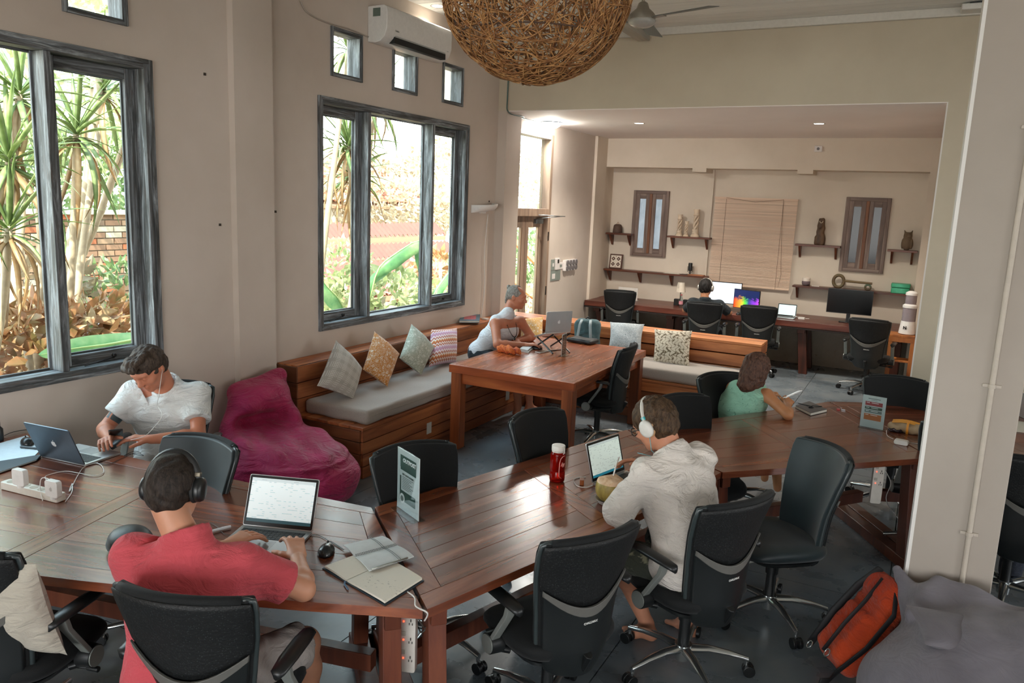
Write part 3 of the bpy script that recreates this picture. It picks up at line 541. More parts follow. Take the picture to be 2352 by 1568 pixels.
def task_chair(label, loc, rz, arms=True, mat='chair_fabric', brand=True):
    c = thing('task_chair', label, 'chair', loc, rz, 'black five-star office chairs')
    topc = lambda u: .968-.012*u*u
    back_sheet(.40, .96, 0, .045, top=topc).build('backrest', MATS[mat], c, bevel=.008, seg=2)
    back_sheet(.655, .955, -.008, .007, top=lambda u: .958-.012*u*u, bot=lambda u: .655+.09*u*u).build('back_mesh', MATS['chair_mesh'], c, smooth=True)
    edge = [(s*back_w(z)*1.0, back_y(s, z)+.016, z) for s in (1,) for z in np.linspace(.42, .945, 12)]
    for s in (1, -1): MB().tube([(s*abs(p[0]), p[1], p[2]) for p in edge]+[(s*.19, back_y(.85, .965)+.016, .962)], .0105, 8).build('back_frame', M_cf, c, smooth=True)
    MB().tube([(u*.205, back_y(u*.9, .96)+.012, topc(u)-.002) for u in np.linspace(-1, 1, 13)], .017, 8).build('top_rail', MATS['chair_fabric'], c, smooth=True)
    back_sheet(.34, .66, -.022, .016, wmul=.97, top=lambda u: .652+.085*u*u).build('back_shell', M_cs, c, bevel=.006)
    back_sheet(.6, .66, -.026, .012, nu=14, nv=3, wmul=.975, bot=lambda u: .612+.108*u*u, top=lambda u: .655+.092*u*u).build('shell_band', M_cb, c, bevel=.003)
    if brand: text_part('logo_text', 'CHALLMAX', .013, T(.0, -.2625, .585) @ Matrix.Rotation(math.radians(90), 4, 'X'), plain('logo_grey', 'C9C9C6', .5), c, bold=.0004)
    # seat
    prof = lambda th: (.245*np.sign(math.cos(th))*abs(math.cos(th))**.55, .235*np.sign(math.sin(th))*abs(math.sin(th))**.55+.0)
    rings = []
    for z, k in ((.405, .80), (.42, .95), (.445, 1.0), (.468, .99), (.482, .93), (.488, .6), (.486, .05)):
        rings.append([(prof(a)[0]*k, prof(a)[1]*k+.015, z-(.035*max(0, prof(a)[1]*k-.12)/.12 if z > .44 else 0)+.008*(abs(prof(a)[0])*k/.24)**2) for a in np.linspace(0, 2*math.pi, 29)[:-1]])
    MB().loft(rings).build('seat', MATS[mat], c, smooth=True)
    MB().loft([[(prof(a)[0]*k, prof(a)[1]*k, z) for a in np.linspace(0, 2*math.pi, 25)[:-1]] for z, k in ((.375, .55), (.385, .8), (.41, .86))]).build('seat_pan', M_bk_, c, smooth=True, auto=50)
    m = MB(); m.cbox((0, -.03, .36), (.16, .22, .05)); m.tube([(0, -.10, .37), (0, -.22, .38), (0, -.25, .45)], .022, 8, flat=1.6); m.cyl((.06, .02, .36), (.24, .05, .355), .007); m.cyl((.235, .05, .355), (.285, .05, .353), .012); m.build('tilt_mechanism', M_bk_, c, bevel=.004)
    MB().cyl((0, 0, .12), (0, 0, .30), .028, .026, 14).cyl((0, 0, .26), (0, 0, .345), .034, .036, 14).build('gas_column', M_bk_, c, smooth=True, auto=40)
    MB().cyl((0, 0, .055), (0, 0, .135), .036, .042, 16).build('hub', M_al, c, auto=40)
    a0 = .3+hash(label) % 1*0
    for k in range(5):
        a = 2*math.pi*k/5+math.pi/2+.25; d = Vector((math.cos(a), math.sin(a), 0)); n = Vector((-d.y, d.x, 0)); rings = []
        for r, z, w, h in ((.03, .112, .026, .022), (.12, .118, .022, .018), (.22, .106, .017, .014), (.295, .088, .014, .012), (.312, .082, .012, .014)):
            q = d*r+Vector((0, 0, z)); rings.append([tuple(q+n*w*math.cos(b)+Vector((0, 0, h*math.sin(b)))) for b in np.linspace(0, 2*math.pi, 9)[:-1]])
        MB().loft(rings).cyl(d*.305+Vector((0, 0, .055)), d*.305+Vector((0, 0, .09)), .009).build('base_spoke', M_al, c, smooth=True, auto=50)
        q = d*.305; w = MB()
        for s in (-1, 1): w.cyl(q+n*s*.008+d*.012+Vector((0, 0, .029)), q+n*s*.027+d*.012+Vector((0, 0, .029)), .029, n=14)
        w.cyl(q+d*.012-n*.010+Vector((0, 0, .034)), q+d*.012+n*.010+Vector((0, 0, .034)), .022, n=10).build('caster', M_bk_, c, bevel=.003)
    if arms:
        for s in (-1, 1):
            rings = [[(s*(.275)+.034*w*math.cos(b), y, .662+z+.014*math.sin(b)) for b in np.linspace(0, 2*math.pi, 11)[:-1]] for y, w, z in ((-.17, .35, -.012), (-.155, .8, -.004), (-.08, 1, 0), (.03, 1, .002), (.09, .8, 0), (.108, .3, -.006))]
            MB().loft(rings).build('arm_pad', M_ap, c, smooth=True)
            MB().loft([[(s*.272+x, y, z) for x, y in ((-.02, yy-.012), (.02, yy-.012), (.02, yy+.012), (-.02, yy+.012))] for z, yy in ((.65, -.10), (.60, -.085), (.44, .02))]).build('arm_post', M_sv, c, bevel=.004)
            MB().cyl((s*.235, .03, .425), (s*.292, .03, .425), .048, .044, 20).tube([(s*.2, .0, .39), (s*.24, .02, .40), (s*.265, .03, .43)], .02, 8).build('arm_bracket', M_bk_, c, smooth=True, auto=45)
            MB().cyl((s*.292, .03, .425), (s*.297, .03, .425), .040, n=24).build('arm_disc', M_sv, c, auto=40)
    return c
def rzdir(a): return math.radians(a)
def place(mid, ang): r = math.radians(ang); return (mid[0]-.318*math.sin(r), mid[1]+.318*math.cos(r), 0), r
C = {}
for key, mid, ang, arms, mat, lab in [
    ('red', (-1.91, 1.46), 19, 1, 'chair_fabric', 'black task chair of the man in the red t-shirt, its mesh back towards us'),
    ('far_l', (-2.80, 1.26), 17, 1, 'chair_fabric', 'black task chair with a white cushion against its backrest, cut by the bottom left corner'),
    ('mid', (-.94, 2.63), 61, 1, 'chair_fabric', 'empty black task chair in front of the red bottle, its mesh back towards us'),
    ('white', (-.53, 3.31), 61, 1, 'chair_fabric', 'black task chair carrying the man in the white shirt'),
    ('vel', (-.29, 4.41), 130, 0, 'chair_velvet', 'armless glossy black chair turned sideways between the white-shirted man and the pillar'),
    ('b1', (-2.22, 3.13), 243, 1, 'chair_fabric', 'empty black chair across the desk behind the tall OUTPOST sign'),
    ('b2', (-2.00, 4.06), 255, 1, 'chair_fabric', 'empty black chair across the desk just behind the red bottle'),
    ('b3', (-1.38, 5.03), 238, 1, 'chair_fabric', 'empty low-backed black chair right behind the head of the man in white headphones'),
    ('wom', (-1.33, 5.92), 238, 1, 'chair_fabric', 'black chair the woman in green sits on, its back to her left'),
    ('b4', (-.09, 6.74), 191, 1, 'chair_fabric', 'empty black chair behind the sign with coloured bars'),
    ('side', (-2.20, 6.62), 95, 1, 'chair_fabric', 'black mesh-back chair pushed under the right side of the square table'),
    ('vb', (-3.09, 2.66), 185, 0, 'chair_velvet', 'teal-black velvet chair between the man in the polo shirt and the beanbag'),
    ('polo', (-4.19, 3.35), 216, 1, 'chair_fabric', 'black chair under the man in the white polo shirt'),
    ('d1', (-3.95, 10.95), 14, 1, 'chair_fabric', 'empty black chair at the left end of the alcove desk'),
    ('d2', (-2.55, 10.45), 8, 1, 'chair_velvet', 'black chair of the dark-shirted man at the alcove desk'),
    ('d3', (-1.86, 10.62), 8, 1, 'chair_fabric', 'empty black chair in front of the small open laptop on the alcove desk'),
    ('d4', (-.50, 10.33), -5, 1, 'chair_fabric', 'empty black chair in front of the switched-off monitor'),
    ('r1', (.72, 4.84), 14, 1, 'chair_fabric', 'black chair partly hidden by the right side of the pillar'),
    ('r2', (.36, 5.36), 14, 1, 'chair_fabric', 'black chair behind the pillar, its base and casters showing left of the pillar foot')]:
    loc, r = place(mid, ang)
    C[key] = task_chair(lab, loc, r, bool(arms), mat)
# ---- alcove desk: thick dark plank on splayed legs ----
dk = thing('wall_desk', 'long dark plank desk along the back wall of the alcove', 'desk', (-2.3, 11.6, 0))
M_dk = wood('dark_desk', '371C15', '54291E', '6D3829', 0, rough=.32, streak=8, rand=.12); M_dkz = wood('dark_desk_leg', '2E1812', '482318', '5E3022', 2, rough=.4)
for i in range(4): MB().box(-2.3, -.30 if i < 0 else 2.28, -.42+i*.225+.001, -.42+(i+1)*.225-.001, .665, .745).build('top_plank', M_dk, dk, bevel=.004)
MB().box(-2.3, 2.28, -.425, .485, .64, .662).build('core', M_gap, dk)
for x, sp in ((-2.12, .16), (-.95, .0), (.92, .07), (2.12, .0)):
    for s in (-1, 1):
        MB().loft([[(x+a+sh, s*.25+b, z) for a, b in ((-.055, -.045), (.055, -.045), (.055, .045), (-.055, .045))] for z, sh in ((0, sp), (.64, 0))]).build('leg', M_dkz, dk, bevel=.005)
    MB().box(x-.05, x+.05, -.36, .42, .58, .64).build('bearer', M_dkz, dk, bevel=.004)
# ================= PEOPLE =================
V3 = lambda *a: np.array(a, float)
def unit(v): v = np.array(v, float); return v/np.linalg.norm(v)
def face_frame(az, pitch, roll=0):
    """columns: right, forward, up; az = heading angle (deg), pitch > 0 looks down"""
    a = math.radians(az); p = math.radians(pitch); f = V3(math.cos(a)*math.cos(p), math.sin(a)*math.cos(p), -math.sin(p)); r = V3(math.sin(a), -math.cos(a), 0); u = np.cross(r, f)
    c, s_ = math.cos(math.radians(roll)), math.sin(math.radians(roll)); r2, u2 = c*r+s_*u, -s_*r+c*u
    return np.stack([r2, f, u2], 1)
def skin_mat(name, base, hair='', tattoo=None):
    t = NT(name); v = t.coord(); n = t.noise(v, 14, 5, .6); n2 = t.noise(v, 160, 2)
    c = srgb(base); hs = t.add('ShaderNodeHueSaturation'); hs.inputs['Color'].default_value = (*c, 1); mr = t.add('ShaderNodeMapRange'); mr.inputs[3].default_value = .82; mr.inputs[4].default_value = 1.16; t.l.new(n, mr.inputs[0]); t.l.new(mr.outputs[0], hs.inputs['Value'])
    o = hs.outputs[0]
    if tattoo is not None:                                             # banded tattoo around one upper arm: distance to a point on the arm
        tc = t.add('ShaderNodeTexCoord'); d = t.add('ShaderNodeVectorMath', operation='DISTANCE'); d.inputs[1].default_value = tattoo[0]; t.l.new(tc.outputs['Object'], d.inputs[0])
        cmp_ = t.add('ShaderNodeMath', operation='LESS_THAN'); cmp_.inputs[1].default_value = tattoo[1]; t.l.new(d.outputs['Value'], cmp_.inputs[0])
        w = t.add('ShaderNodeTexWave'); w.inputs['Scale'].default_value = 9; w.inputs['Distortion'].default_value = 5; w.inputs['Detail'].default_value = 1; t.l.new(tc.outputs['Object'], w.inputs['Vector']); r = t.ramp(w.outputs[0], [(.18, 0.0), (.24, 1.0)])
        mm = t.add('ShaderNodeMath', operation='MULTIPLY'); t.l.new(cmp_.outputs[0], mm.inputs[0]); t.l.new(r, mm.inputs[1]); o = t.mix(mm.outputs[0], o, '39474B')
    t.col(o); t.set(rough=.48, sss=.08, spec=.4); t.b.inputs['Subsurface Radius'].default_value = (.02, .008, .004); t.b.inputs['Subsurface Scale'].default_value = .6; t.bump(n2, .12, .0015); return t.m
def cloth_mat(name, a, b, scale=380, pat=None, sheen=.25, fold=.55):
    t = NT(name); v = t.coord(); n = t.noise(v, scale, 2); n3 = t.noise(v, 3, 3); base = t.ramp(n3, [(.3, a), (.7, b)])
    if pat:
        n4 = t.noise(v, pat[1], 4, .7, pat[3] if len(pat) > 3 else 1.2); base = t.mix(t.ramp(n4, [(pat[2], 0.0), (pat[2]+.06, 1.0)]), base, pat[0])
    wv = t.noise(t.coord('Object', (7, 7, 15)), 1.0, 5, .55, 2.6); mx_ = t.add('ShaderNodeMath', operation='MULTIPLY_ADD'); mx_.inputs[1].default_value = .03; t.l.new(n, mx_.inputs[0]); t.l.new(wv, mx_.inputs[2])
    t.col(base); t.set(rough=.88, sheen=sheen*.4, spec=.2); t.bump(mx_.outputs[0], fold, .035); return t.m
def hair_mat(name, a, b, scale=90):
    t = NT(name); v = t.coord('Object', (1, 1, .35)); n = t.noise(v, scale, 4, .75, .8); t.col(t.ramp(n, [(.32, a), (.7, b)])); t.set(rough=.55, spec=.22); t.bump(n, .9, .004); return t.m
def head_sdf(S, C, R, sc=1., nose=1, ear=(1, 1)):
    W = lambda x, y, z: tuple(C+R @ (V3(x, y, z)*sc))
    e = lambda x, y, z, a, b, c, k=.02, cut=False: S.ell(W(x, y, z), (a*sc, b*sc, c*sc), R, k*sc, cut)
    e(0, -.012, .028, .077, .095, .088, 0); e(0, .022, -.012, .067, .075, .085, .03); e(0, .038, -.062, .048, .047, .047, .03)   # cranium, face, jaw
    e(0, .075, -.088, .022, .018, .018, .02)                                       # chin
    e(0, .082, .032, .052, .016, .014, .02)                                        # brow
    for s in (-1, 1):
        e(s*.031, .098, .010, .017, .015, .011, .012, True); e(s*.031, .083, .009, .0125, .0125, .0125, .004)   # socket, eyeball with lid
        e(s*.042, .066, -.022, .020, .020, .016, .02)                             # cheekbone
        if ear[(s+1)//2]:
            e(s*.079, -.006, .002, .009, .019, .031, .006); e(s*.087, .002, .004, .006, .009, .016, .004, True)
    S.cap(W(0, .094, .016), W(0, .114, -.018), .007*sc, .012*sc, .010*sc); e(0, .106, -.024, .017, .012, .010, .008)     # nose
    e(0, .090, -.050, .024, .013, .006, .007); e(0, .088, -.062, .020, .013, .007, .007); e(0, .103, -.0555, .022, .006, .0022, .003, True)  # lips
    return W
def hand_sdf(S, wr, kn, nrm, thumb, curl=(.35, .35, .35, .35), spread=.10, sc=1., tcurl=.4, tdrop=.2):
    """wrist -> knuckles, palm-back normal, thumb side vector; fingers as bent chains rooted in the palm"""
    wr = V3(*wr); kn = V3(*kn); d = unit(kn-wr); n = unit(V3(*nrm)-d*(V3(*nrm)@d)); s = np.cross(d, n); s = s if s@V3(*thumb) > 0 else -s; L = np.linalg.norm(kn-wr)
    S.cap(wr, wr+d*L*.35, .024*sc, .026*sc, .02, sq=(n, .72))
    for o, r in ((.026, .015), (.009, .0155), (-.009, .015), (-.026, .013)): S.cap(wr+d*L*.25+s*o*.7*sc, kn+s*o*sc-d*.004, .017*sc, r*sc*.82, .012, sq=(n, .85))
    lens = ((.042, .026, .021), (.046, .029, .022), (.042, .027, .021), (.033, .021, .019))
    for i, (o, ls) in enumerate(zip((.030, .0105, -.0105, -.030), lens)):
        p = kn+s*o*sc-d*.004; dd = unit(d+s*spread*(1.5-i)); c = curl[i]; k0 = .006; r = (.0098, .0100, .0096, .0086)[i]*sc; S.cap(kn+s*o*sc*.9-d*.012, p, .0105*sc, r, .008)
        for j, l in enumerate(ls):
            a = c*(.9, 1.15, .8)[j]; dd = unit(dd*math.cos(a)-n*math.sin(a)); q = p+dd*l*sc; r2 = r*.90; S.cap(p, q, r, r2, .0018); p = q; r = r2
    p = wr+d*L*.28+s*.022*sc-n*.006; dd = unit(d*.62+s*.72-n*tdrop); r = .0135*sc
    for l, b in ((.040, 0), (.030, .35), (.024, .35)):
        dd = unit(dd+(d*.9-s*.5)*b*tcurl-n*b*tcurl*.5); q = p+dd*l*sc; S.cap(p, q, r, r*.86, .006); p = q; r *= .86
    return S
def lims(pts, m): P = np.array(pts); return P.min(0)-m, P.max(0)+m
def person(label, J, skin, hands=None, h=.006, sc=1., grp=None, tz=None):
    """J: joints in room coordinates. Body is one mesh; clothes and hair are added as children."""
    O = Vector((J['pelvis'][0], J['pelvis'][1], 0)); t_ = thing('person', label, 'person', O, 0, grp)
    pts = [J[k] for k in ('pelvis', 'neck', 'shL', 'shR', 'elL', 'elR', 'wrL', 'wrR', 'knL', 'knR', 'anL', 'anR') if k in J]+[J['head']]
    lo, hi = lims(pts, .20); hi[2] = J['head'][2]+.18; lo[2] = max(lo[2], -.002); S = SDF(lo, hi, h)
    hd, nk, pv = V3(*J['head']), V3(*J['neck']), V3(*J['pelvis']); L, Rr = V3(*J['shL']), V3(*J['shR']); lat = unit(Rr-L); ch = (L+Rr)/2+(pv-nk)*.22; wst = pv+(nk-pv)*.38; J['_lat'], J['_ch'], J['_wst'] = lat, ch, wst
    S.cap(ch-lat*.07*sc, ch+lat*.07*sc, .105*sc, k=0); S.cap(wst-lat*.05*sc, wst+lat*.05*sc, .096*sc, k=.08); S.cap(pv-lat*.07*sc, pv+lat*.07*sc, .11*sc, k=.08); S.cap(L, Rr, .05*sc, k=.06)
    hb = hd+J['R'] @ V3(0, -.035, -.055)*sc; S.cap(nk-(nk-pv)*.04, hb, .060*sc, .052*sc, .035)
    for s in 'LR':
        sh, el, wr = V3(*J['sh'+s]), V3(*J['el'+s]), V3(*J['wr'+s]); S.cap(sh, el, .051*sc, .040*sc, .03); m = el+(wr-el)*.3; S.cap(el, m, .038*sc, .041*sc, .02); S.cap(m, wr, .041*sc, .026*sc, .02)
        if hands and s in hands: hand_sdf(S, wr, *hands[s][:3], **hands[s][3])
        if 'kn'+s in J:
            hp = pv+(lat if s == 'R' else -lat)*.085*sc-V3(0, 0, .03); kn, an = V3(*J['kn'+s]), V3(*J['an'+s]); S.cap(hp, kn, .082*sc, .055*sc, .05); m = kn+(an-kn)*.3; S.cap(kn, m, .053*sc, .056*sc, .03); S.cap(m, an, .056*sc, .034*sc, .03)
            if 'ft'+s in J:
                ft = V3(*J['ft'+s]); fd = unit((ft-an)*V3(1, 1, 0)); sd = np.cross(fd, V3(0, 0, 1)); hl = an*V3(1, 1, 0)-fd*.03+V3(0, 0, .03); S.cap(an, hl, .034*sc, .031*sc, .02); b = ft*V3(1, 1, 0)-fd*.06+V3(0, 0, .026)
                S.cap(an-V3(0, 0, .02), b, .034*sc, .024*sc, .02); S.cap(hl, b, .030*sc, .025*sc, .02); S.cap(b-sd*.022, b+sd*.022, .022*sc, k=.02)
                for i, o in enumerate((-.034, -.017, -.001, .014, .028)): oo = o if s == 'R' else -o; S.cap(b+sd*oo, b+sd*oo*1.15+fd*(.062-.007*i)-V3(0, 0, .013), .0105-.0005*i+(.003 if i == 0 else 0), .010+(.003 if i == 0 else 0), .004)
    J['W'] = head_sdf(S, hd, J['R'], sc*J.get('hs', 1.))
    o = S.build('body', skin, t_, O); J['O'] = O; J['t'] = t_
    return t_
def garment(J, name, mat, kind='tee', fat=.012, h=.008, sleeve=(.5, .5), wr_amp=.005, sc=1., neck_cut=.035, hem=None, cuffL=None, seed=0, collar=0, label=None, tank=False):
    nk, pv, L, Rr, lat, ch, wst = V3(*J['neck']), V3(*J['pelvis']), V3(*J['shL']), V3(*J['shR']), J['_lat'], J['_ch'], J['_wst']
    pts = [nk, pv, L, Rr]
    for s, f in zip('LR', sleeve):
        if f > 0: pts.append(V3(*J['sh'+s])+(V3(*J['el'+s])-V3(*J['sh'+s]))*min(f, 1)); 
        if f > 1: pts.append(V3(*J['el'+s])+(V3(*J['wr'+s])-V3(*J['el'+s]))*(f-1))
    lo, hi = lims(pts, .20); S = SDF(lo, hi, h); f_ = fat
    S.cap(ch-lat*.075*sc, ch+lat*.075*sc, .108*sc+f_, k=0); S.cap(wst-lat*.055*sc, wst+lat*.055*sc, .102*sc+f_, k=.08); S.cap(pv-lat*.075*sc, pv+lat*.075*sc, .114*sc+f_, k=.08)
    if tank: S.cap(nk-(nk-pv)*.16-lat*.10*sc, nk-(nk-pv)*.16+lat*.10*sc, .062*sc+f_, k=.05)
    else: S.cap(L, Rr, .053*sc+f_, k=.06)
    S.cap(nk-(nk-pv)*.05, nk+(nk-pv)*.02, .062*sc+f_, k=.05)
    hemz = hem if hem is not None else pv[2]-.06
    S.plane((0, 0, hemz), (0, 0, -1), 0)
    for s, f in zip('LR', sleeve):
        sh, el, wr = V3(*J['sh'+s]), V3(*J['el'+s]), V3(*J['wr'+s])
        if f <= 0: continue
        T_ = SDF(lo, hi, h); e = sh+(el-sh)*min(f, 1)
        T_.cap(sh, e, .054*sc+f_, .050*sc+f_+.006, 0)
        if f > 1: e2 = el+(wr-el)*(f-1); T_.cap(el, e2, .047*sc+f_, .044*sc+f_+.004, .02); T_.plane(e2, wr-el, 0)
        else: T_.plane(e, el-sh, 0)
        if f > 1 or cuffL:
            ee = e2 if f > 1 else e; dd = unit(wr-el) if f > 1 else unit(el-sh); T_.cap(ee-dd*.034, ee-dd*.012, .050*sc+f_+.006, k=.004); T_.plane(ee, dd, 0)
        g, d = S.g, T_.g; k = .045; hh = np.maximum(k-np.abs(g-d), 0)/k; S.g = np.minimum(g, d)-hh*hh*k*.25; del T_
    # folds
    ax = unit(nk-pv); side = lat; rng = np.random.default_rng(seed); ph = rng.uniform(0, 6, 8); c = (pv+nk)/2
    def folds(X, Y, Z):
        a = (X-c[0])*ax[0]+(Y-c[1])*ax[1]+(Z-c[2])*ax[2]; b = (X-c[0])*side[0]+(Y-c[1])*side[1]+(Z-c[2])*side[2]; w = np.sin(X*11+ph[0])+np.sin(Y*13+ph[1])+np.sin(Z*9+ph[2])
        return wr_amp*(np.sin(38*a+14*b+2.0*w+ph[3])*.55+np.sin(26*a-30*b+1.7*w+ph[4])*.45+.35*np.sin(75*a+40*b+3*w))*(0.6+.4*np.sin(5*b+4*a+ph[5]))
    S.disp(folds)
    if kind == 'none': pass
    # neck opening
    if neck_cut: q = nk+unit(V3(*J['head'])-nk)*neck_cut; S.plane(q, V3(*J['head'])-nk, .006, lo=nk-.11, hi=nk+.16)
    if collar:
        u = unit(V3(*J['head'])-nk); a1 = unit(np.cross(u, (1, 0, 0))); a2 = np.cross(u, a1); q = nk+u*(neck_cut-.006)
        for i in range(18):
            p = [q+(a1*math.cos(b)+a2*math.sin(b))*(.071*sc) for b in (2*math.pi*i/18, 2*math.pi*(i+1)/18)]; S.cap(p[0]-u*.012, p[1]-u*.012, .012*collar, k=.006); S.cap(p[0]+u*.010*collar, p[1]+u*.010*collar, .008*collar, k=.006)
    if tank:                                                            # arm holes and a scooped neckline
        for s in 'LR':
            sh = V3(*J['sh'+s]); out = unit(sh-(L+Rr)/2); S.ell(sh+out*.055-ax*.02, (.050, .050, .075), None, .01, True)
        fw = V3(*tank); S.ell(nk+fw*.125-ax*.02, (.040, .040, .060), None, .01, True)
    kw = {'label': label} if label else {}
    return S.build(name, mat, J['t'], J['O'], **kw)
def legwear(J, name, mat, f=1.0, h=.008, sc=1., fat=.014, amp=.004, label=None, shin=0.):
    pv, lat = V3(*J['pelvis']), J['_lat']; pts = [pv, J['knL'], J['knR']]+([J['anL'], J['anR']] if shin else []); lo, hi = lims(pts, .17); S = SDF(lo, hi, h); S.cap(pv-lat*.072*sc-V3(0, 0, .01), pv+lat*.072*sc-V3(0, 0, .01), .112*sc+fat, k=0)
    for s, sg in (('L', -1), ('R', 1)):
        hp = pv+lat*sg*.088*sc-V3(0, 0, .03); kn, an = V3(*J['kn'+s]), V3(*J['an'+s]); e = hp+(kn-hp)*f; S.cap(hp, e, .086*sc+fat, .064*sc+fat+.01, .03)
        if shin: S.cap(kn, kn+(an-kn)*shin, .062*sc+fat, .046*sc+fat, .03)
        else: S.plane(e, kn-hp, 0, lo=e-.12, hi=e+.12)
    S.disp(lambda X, Y, Z: amp*np.sin(X*60+3*np.sin(Y*17))*np.sin(Y*52+Z*30)); S.plane((0, 0, pv[2]+.06), (0, 0, 1), 0)
    kw = {'label': label} if label else {}
    return S.build(name, mat, J['t'], J['O'], **kw)
def hair_sdf(J, name, mat, sc=1., th=.012, h=.004, style='short', amp=.004, seed=0, label=None):
    C_, R = V3(*J['head']), J['R']; hs = sc*J.get('hs', 1.); W = lambda x, y, z: tuple(C_+R @ (V3(x, y, z)*hs)); m = .17; S = SDF(C_-m, C_+m+(0 if style != 'bob' else 0), h)
    e = lambda x, y, z, a, b, c, k=.02, cut=False: S.ell(W(x, y, z), (a*hs, b*hs, c*hs), R, k*hs, cut)
    e(0, -.014, .034, .077+th, .095+th, .086+th*1.2, 0)
    if style in ('short', 'quiff'):
        e(0, -.045, -.005, .066+th*.6, .062+th*.5, .080, .02); e(0, .115, -.065, .11, .105, .098, .012, True); e(0, -.02, -.145, .12, .14, .070, .01, True)
        for s in (-1, 1): e(s*.088, .000, -.030, .022, .030, .045, .006, True)
        if style == 'quiff':
            for a, b, c in ((0, .070, .118), (.03, .055, .115), (-.03, .060, .116), (.012, .09, .100), (-.02, .095, .096), (.045, .08, .092), (-.045, .02, .118)): e(a, b, c, .026, .034, .020, .012)
    if style == 'bald_top':
        e(0, .115, -.03, .10, .115, .125, .012, True); e(0, .06, .10, .06, .07, .045, .01, True); e(0, -.04, -.12, .12, .12, .05, .01, True); e(0, -.105, .085, .022, .022, .026, .004); e(0, -.075, .072, .014, .03, .012, .01); e(0, -.10, -.03, .03, .018, .06, .02)
    if style == 'bob':
        e(0, -.03, -.055, .088, .088, .105, .03); e(.0, -.05, -.13, .072, .062, .055, .03); e(0, .125, -.035, .070, .095, .110, .012, True)
        for s in (-1, 1): e(s*.078, .005, -.055, .020, .045, .075, .02)
    rng = np.random.default_rng(seed); ph = rng.uniform(0, 6, 6)
    def strands(X, Y, Z):
        x, y, z = [(X-C_[0])*R[0, i]+(Y-C_[1])*R[1, i]+(Z-C_[2])*R[2, i] for i in range(3)]; w = np.sin(x*40+ph[0])+np.sin(y*36+ph[1])+np.sin(z*44+ph[2]); return amp*(np.sin(150*x+60*y+2*w+ph[3])*.5+np.sin(210*x-90*y+40*z+2.4*w+ph[4])*.4+np.sin(95*z+70*y+2*w)*.35)
    S.disp(strands); kw = {'label': label} if label else {}
    return S.build(name, mat, J['t'], J['O'], **kw)
def headphones(J, label, band, cup, pad, sc=1., accent=None, tilt=0.):
    """built in head coordinates, then placed: x right, y forward, z up"""
    C_, R = V3(*J['head']), J['R']; hs = J.get('hs', 1.)*sc; M = Matrix([[*R[i], C_[i]] for i in range(3)]+[[0, 0, 0, 1]]) @ Matrix.Rotation(tilt, 4, 'X')
    o = thing('headphones', label, 'headphones'); o.matrix_world = M
    arc = [(.092*hs*math.cos(a)*(1.0), -.012, .012+.112*hs*math.sin(a)) for a in np.linspace(0, math.pi, 25)]
    MB().tube(arc, lambda u: .0065+.0045*math.sin(math.pi*u), 10, flat=2.0).build('headband', band, o, smooth=True)
    MB().tube([(p[0]*.955, p[1], p[2]*.955) for p in arc[5:-5]], .008, 8, flat=1.8).build('band_padding', pad, o, smooth=True)
    for s in (-1, 1):
        m = MB(); rings = []
        for x, k in ((.083, .9), (.089, 1.), (.100, 1.0), (.108, .93), (.113, .6), (.114, .05)): rings.append([(s*x*hs, -.006+.034*k*math.cos(a), .004+.043*k*math.sin(a)) for a in np.linspace(0, 2*math.pi, 25)[:-1]])
        m.loft(rings).build('ear_cup', cup, o, smooth=True)
        rings = [[(s*x*hs, -.006+.036*k*math.cos(a), .004+.045*k*math.sin(a)) for a in np.linspace(0, 2*math.pi, 25)[:-1]] for x, k in ((.070, .7), (.071, .95), (.078, 1.05), (.086, 1.0))]
        MB().loft(rings).build('ear_cushion', pad, o, smooth=True)
        if accent: MB().cbox((s*.090*hs, -.012, .055), (.020, .019, .016)).build('slider', accent, o, bevel=.003)
    return o
# ---- man in the red t-shirt ----
skA = skin_mat('skin_fair', 'C08A6E'); skB = skin_mat('skin_tan', 'B5755A'); skC = skin_mat('skin_pale_tan', 'BE8468'); skD = skin_mat('skin_brown', 'B98058')
J1 = dict(head=(-2.215, 1.735, 1.165), R=face_frame(112, 18, 3), neck=(-2.13, 1.71, 1.01), shL=(-2.295, 1.63, .935), shR=(-1.955, 1.79, .925), elL=(-2.43, 1.85, .79), elR=(-1.835, 1.965, .795), wrL=(-2.335, 2.06, .795), wrR=(-2.005, 2.12, .80), pelvis=(-2.04, 1.63, .56), knL=(-2.28, 2.02, .50), anL=(-2.30, 2.05, .10), knR=(-1.93, 2.07, .50), anR=(-1.96, 2.12, .10), ftL=(-2.36, 2.2, 0), ftR=(-2.0, 2.26, 0), hs=1.0)
p = person('man in a red t-shirt seen from behind, typing on a laptop with black headphones on', J1, skA, hands=dict(L=((-2.318, 2.15, .815), (.15, .25, 1), (1, 0, 0), dict(curl=(.42, .40, .42, .5), spread=.10)), R=((-2.105, 2.205, .825), (-.1, .2, 1), (-1, 0, 0), dict(curl=(.38, .36, .40, .5), spread=.14))), h=.005)
garment(J1, 'shirt', cloth_mat('red_jersey', 'B94850', 'C9555E', fold=.6), sleeve=(.72, .72), seed=3, neck_cut=.03, collar=.6, wr_amp=.0035, fat=.014, h=.0065, sc=1.12)
legwear(J1, 'shorts', cloth_mat('grey_shorts', '8C8581', 'A09893'), .95)
hair_sdf(J1, 'hair', hair_mat('hair_dark', '120D0A', '3A3029'), seed=1, th=.009, amp=.003)
headphones(J1, 'black over-ear headphones on the man in the red t-shirt', plain('hp_black', '1B1D1E', .4), plain('hp_cup_black', '151718', .35), plain('hp_pad_black', '0E0F10', .6), accent=plain('hp_slider', '8B8272', .35, .6))
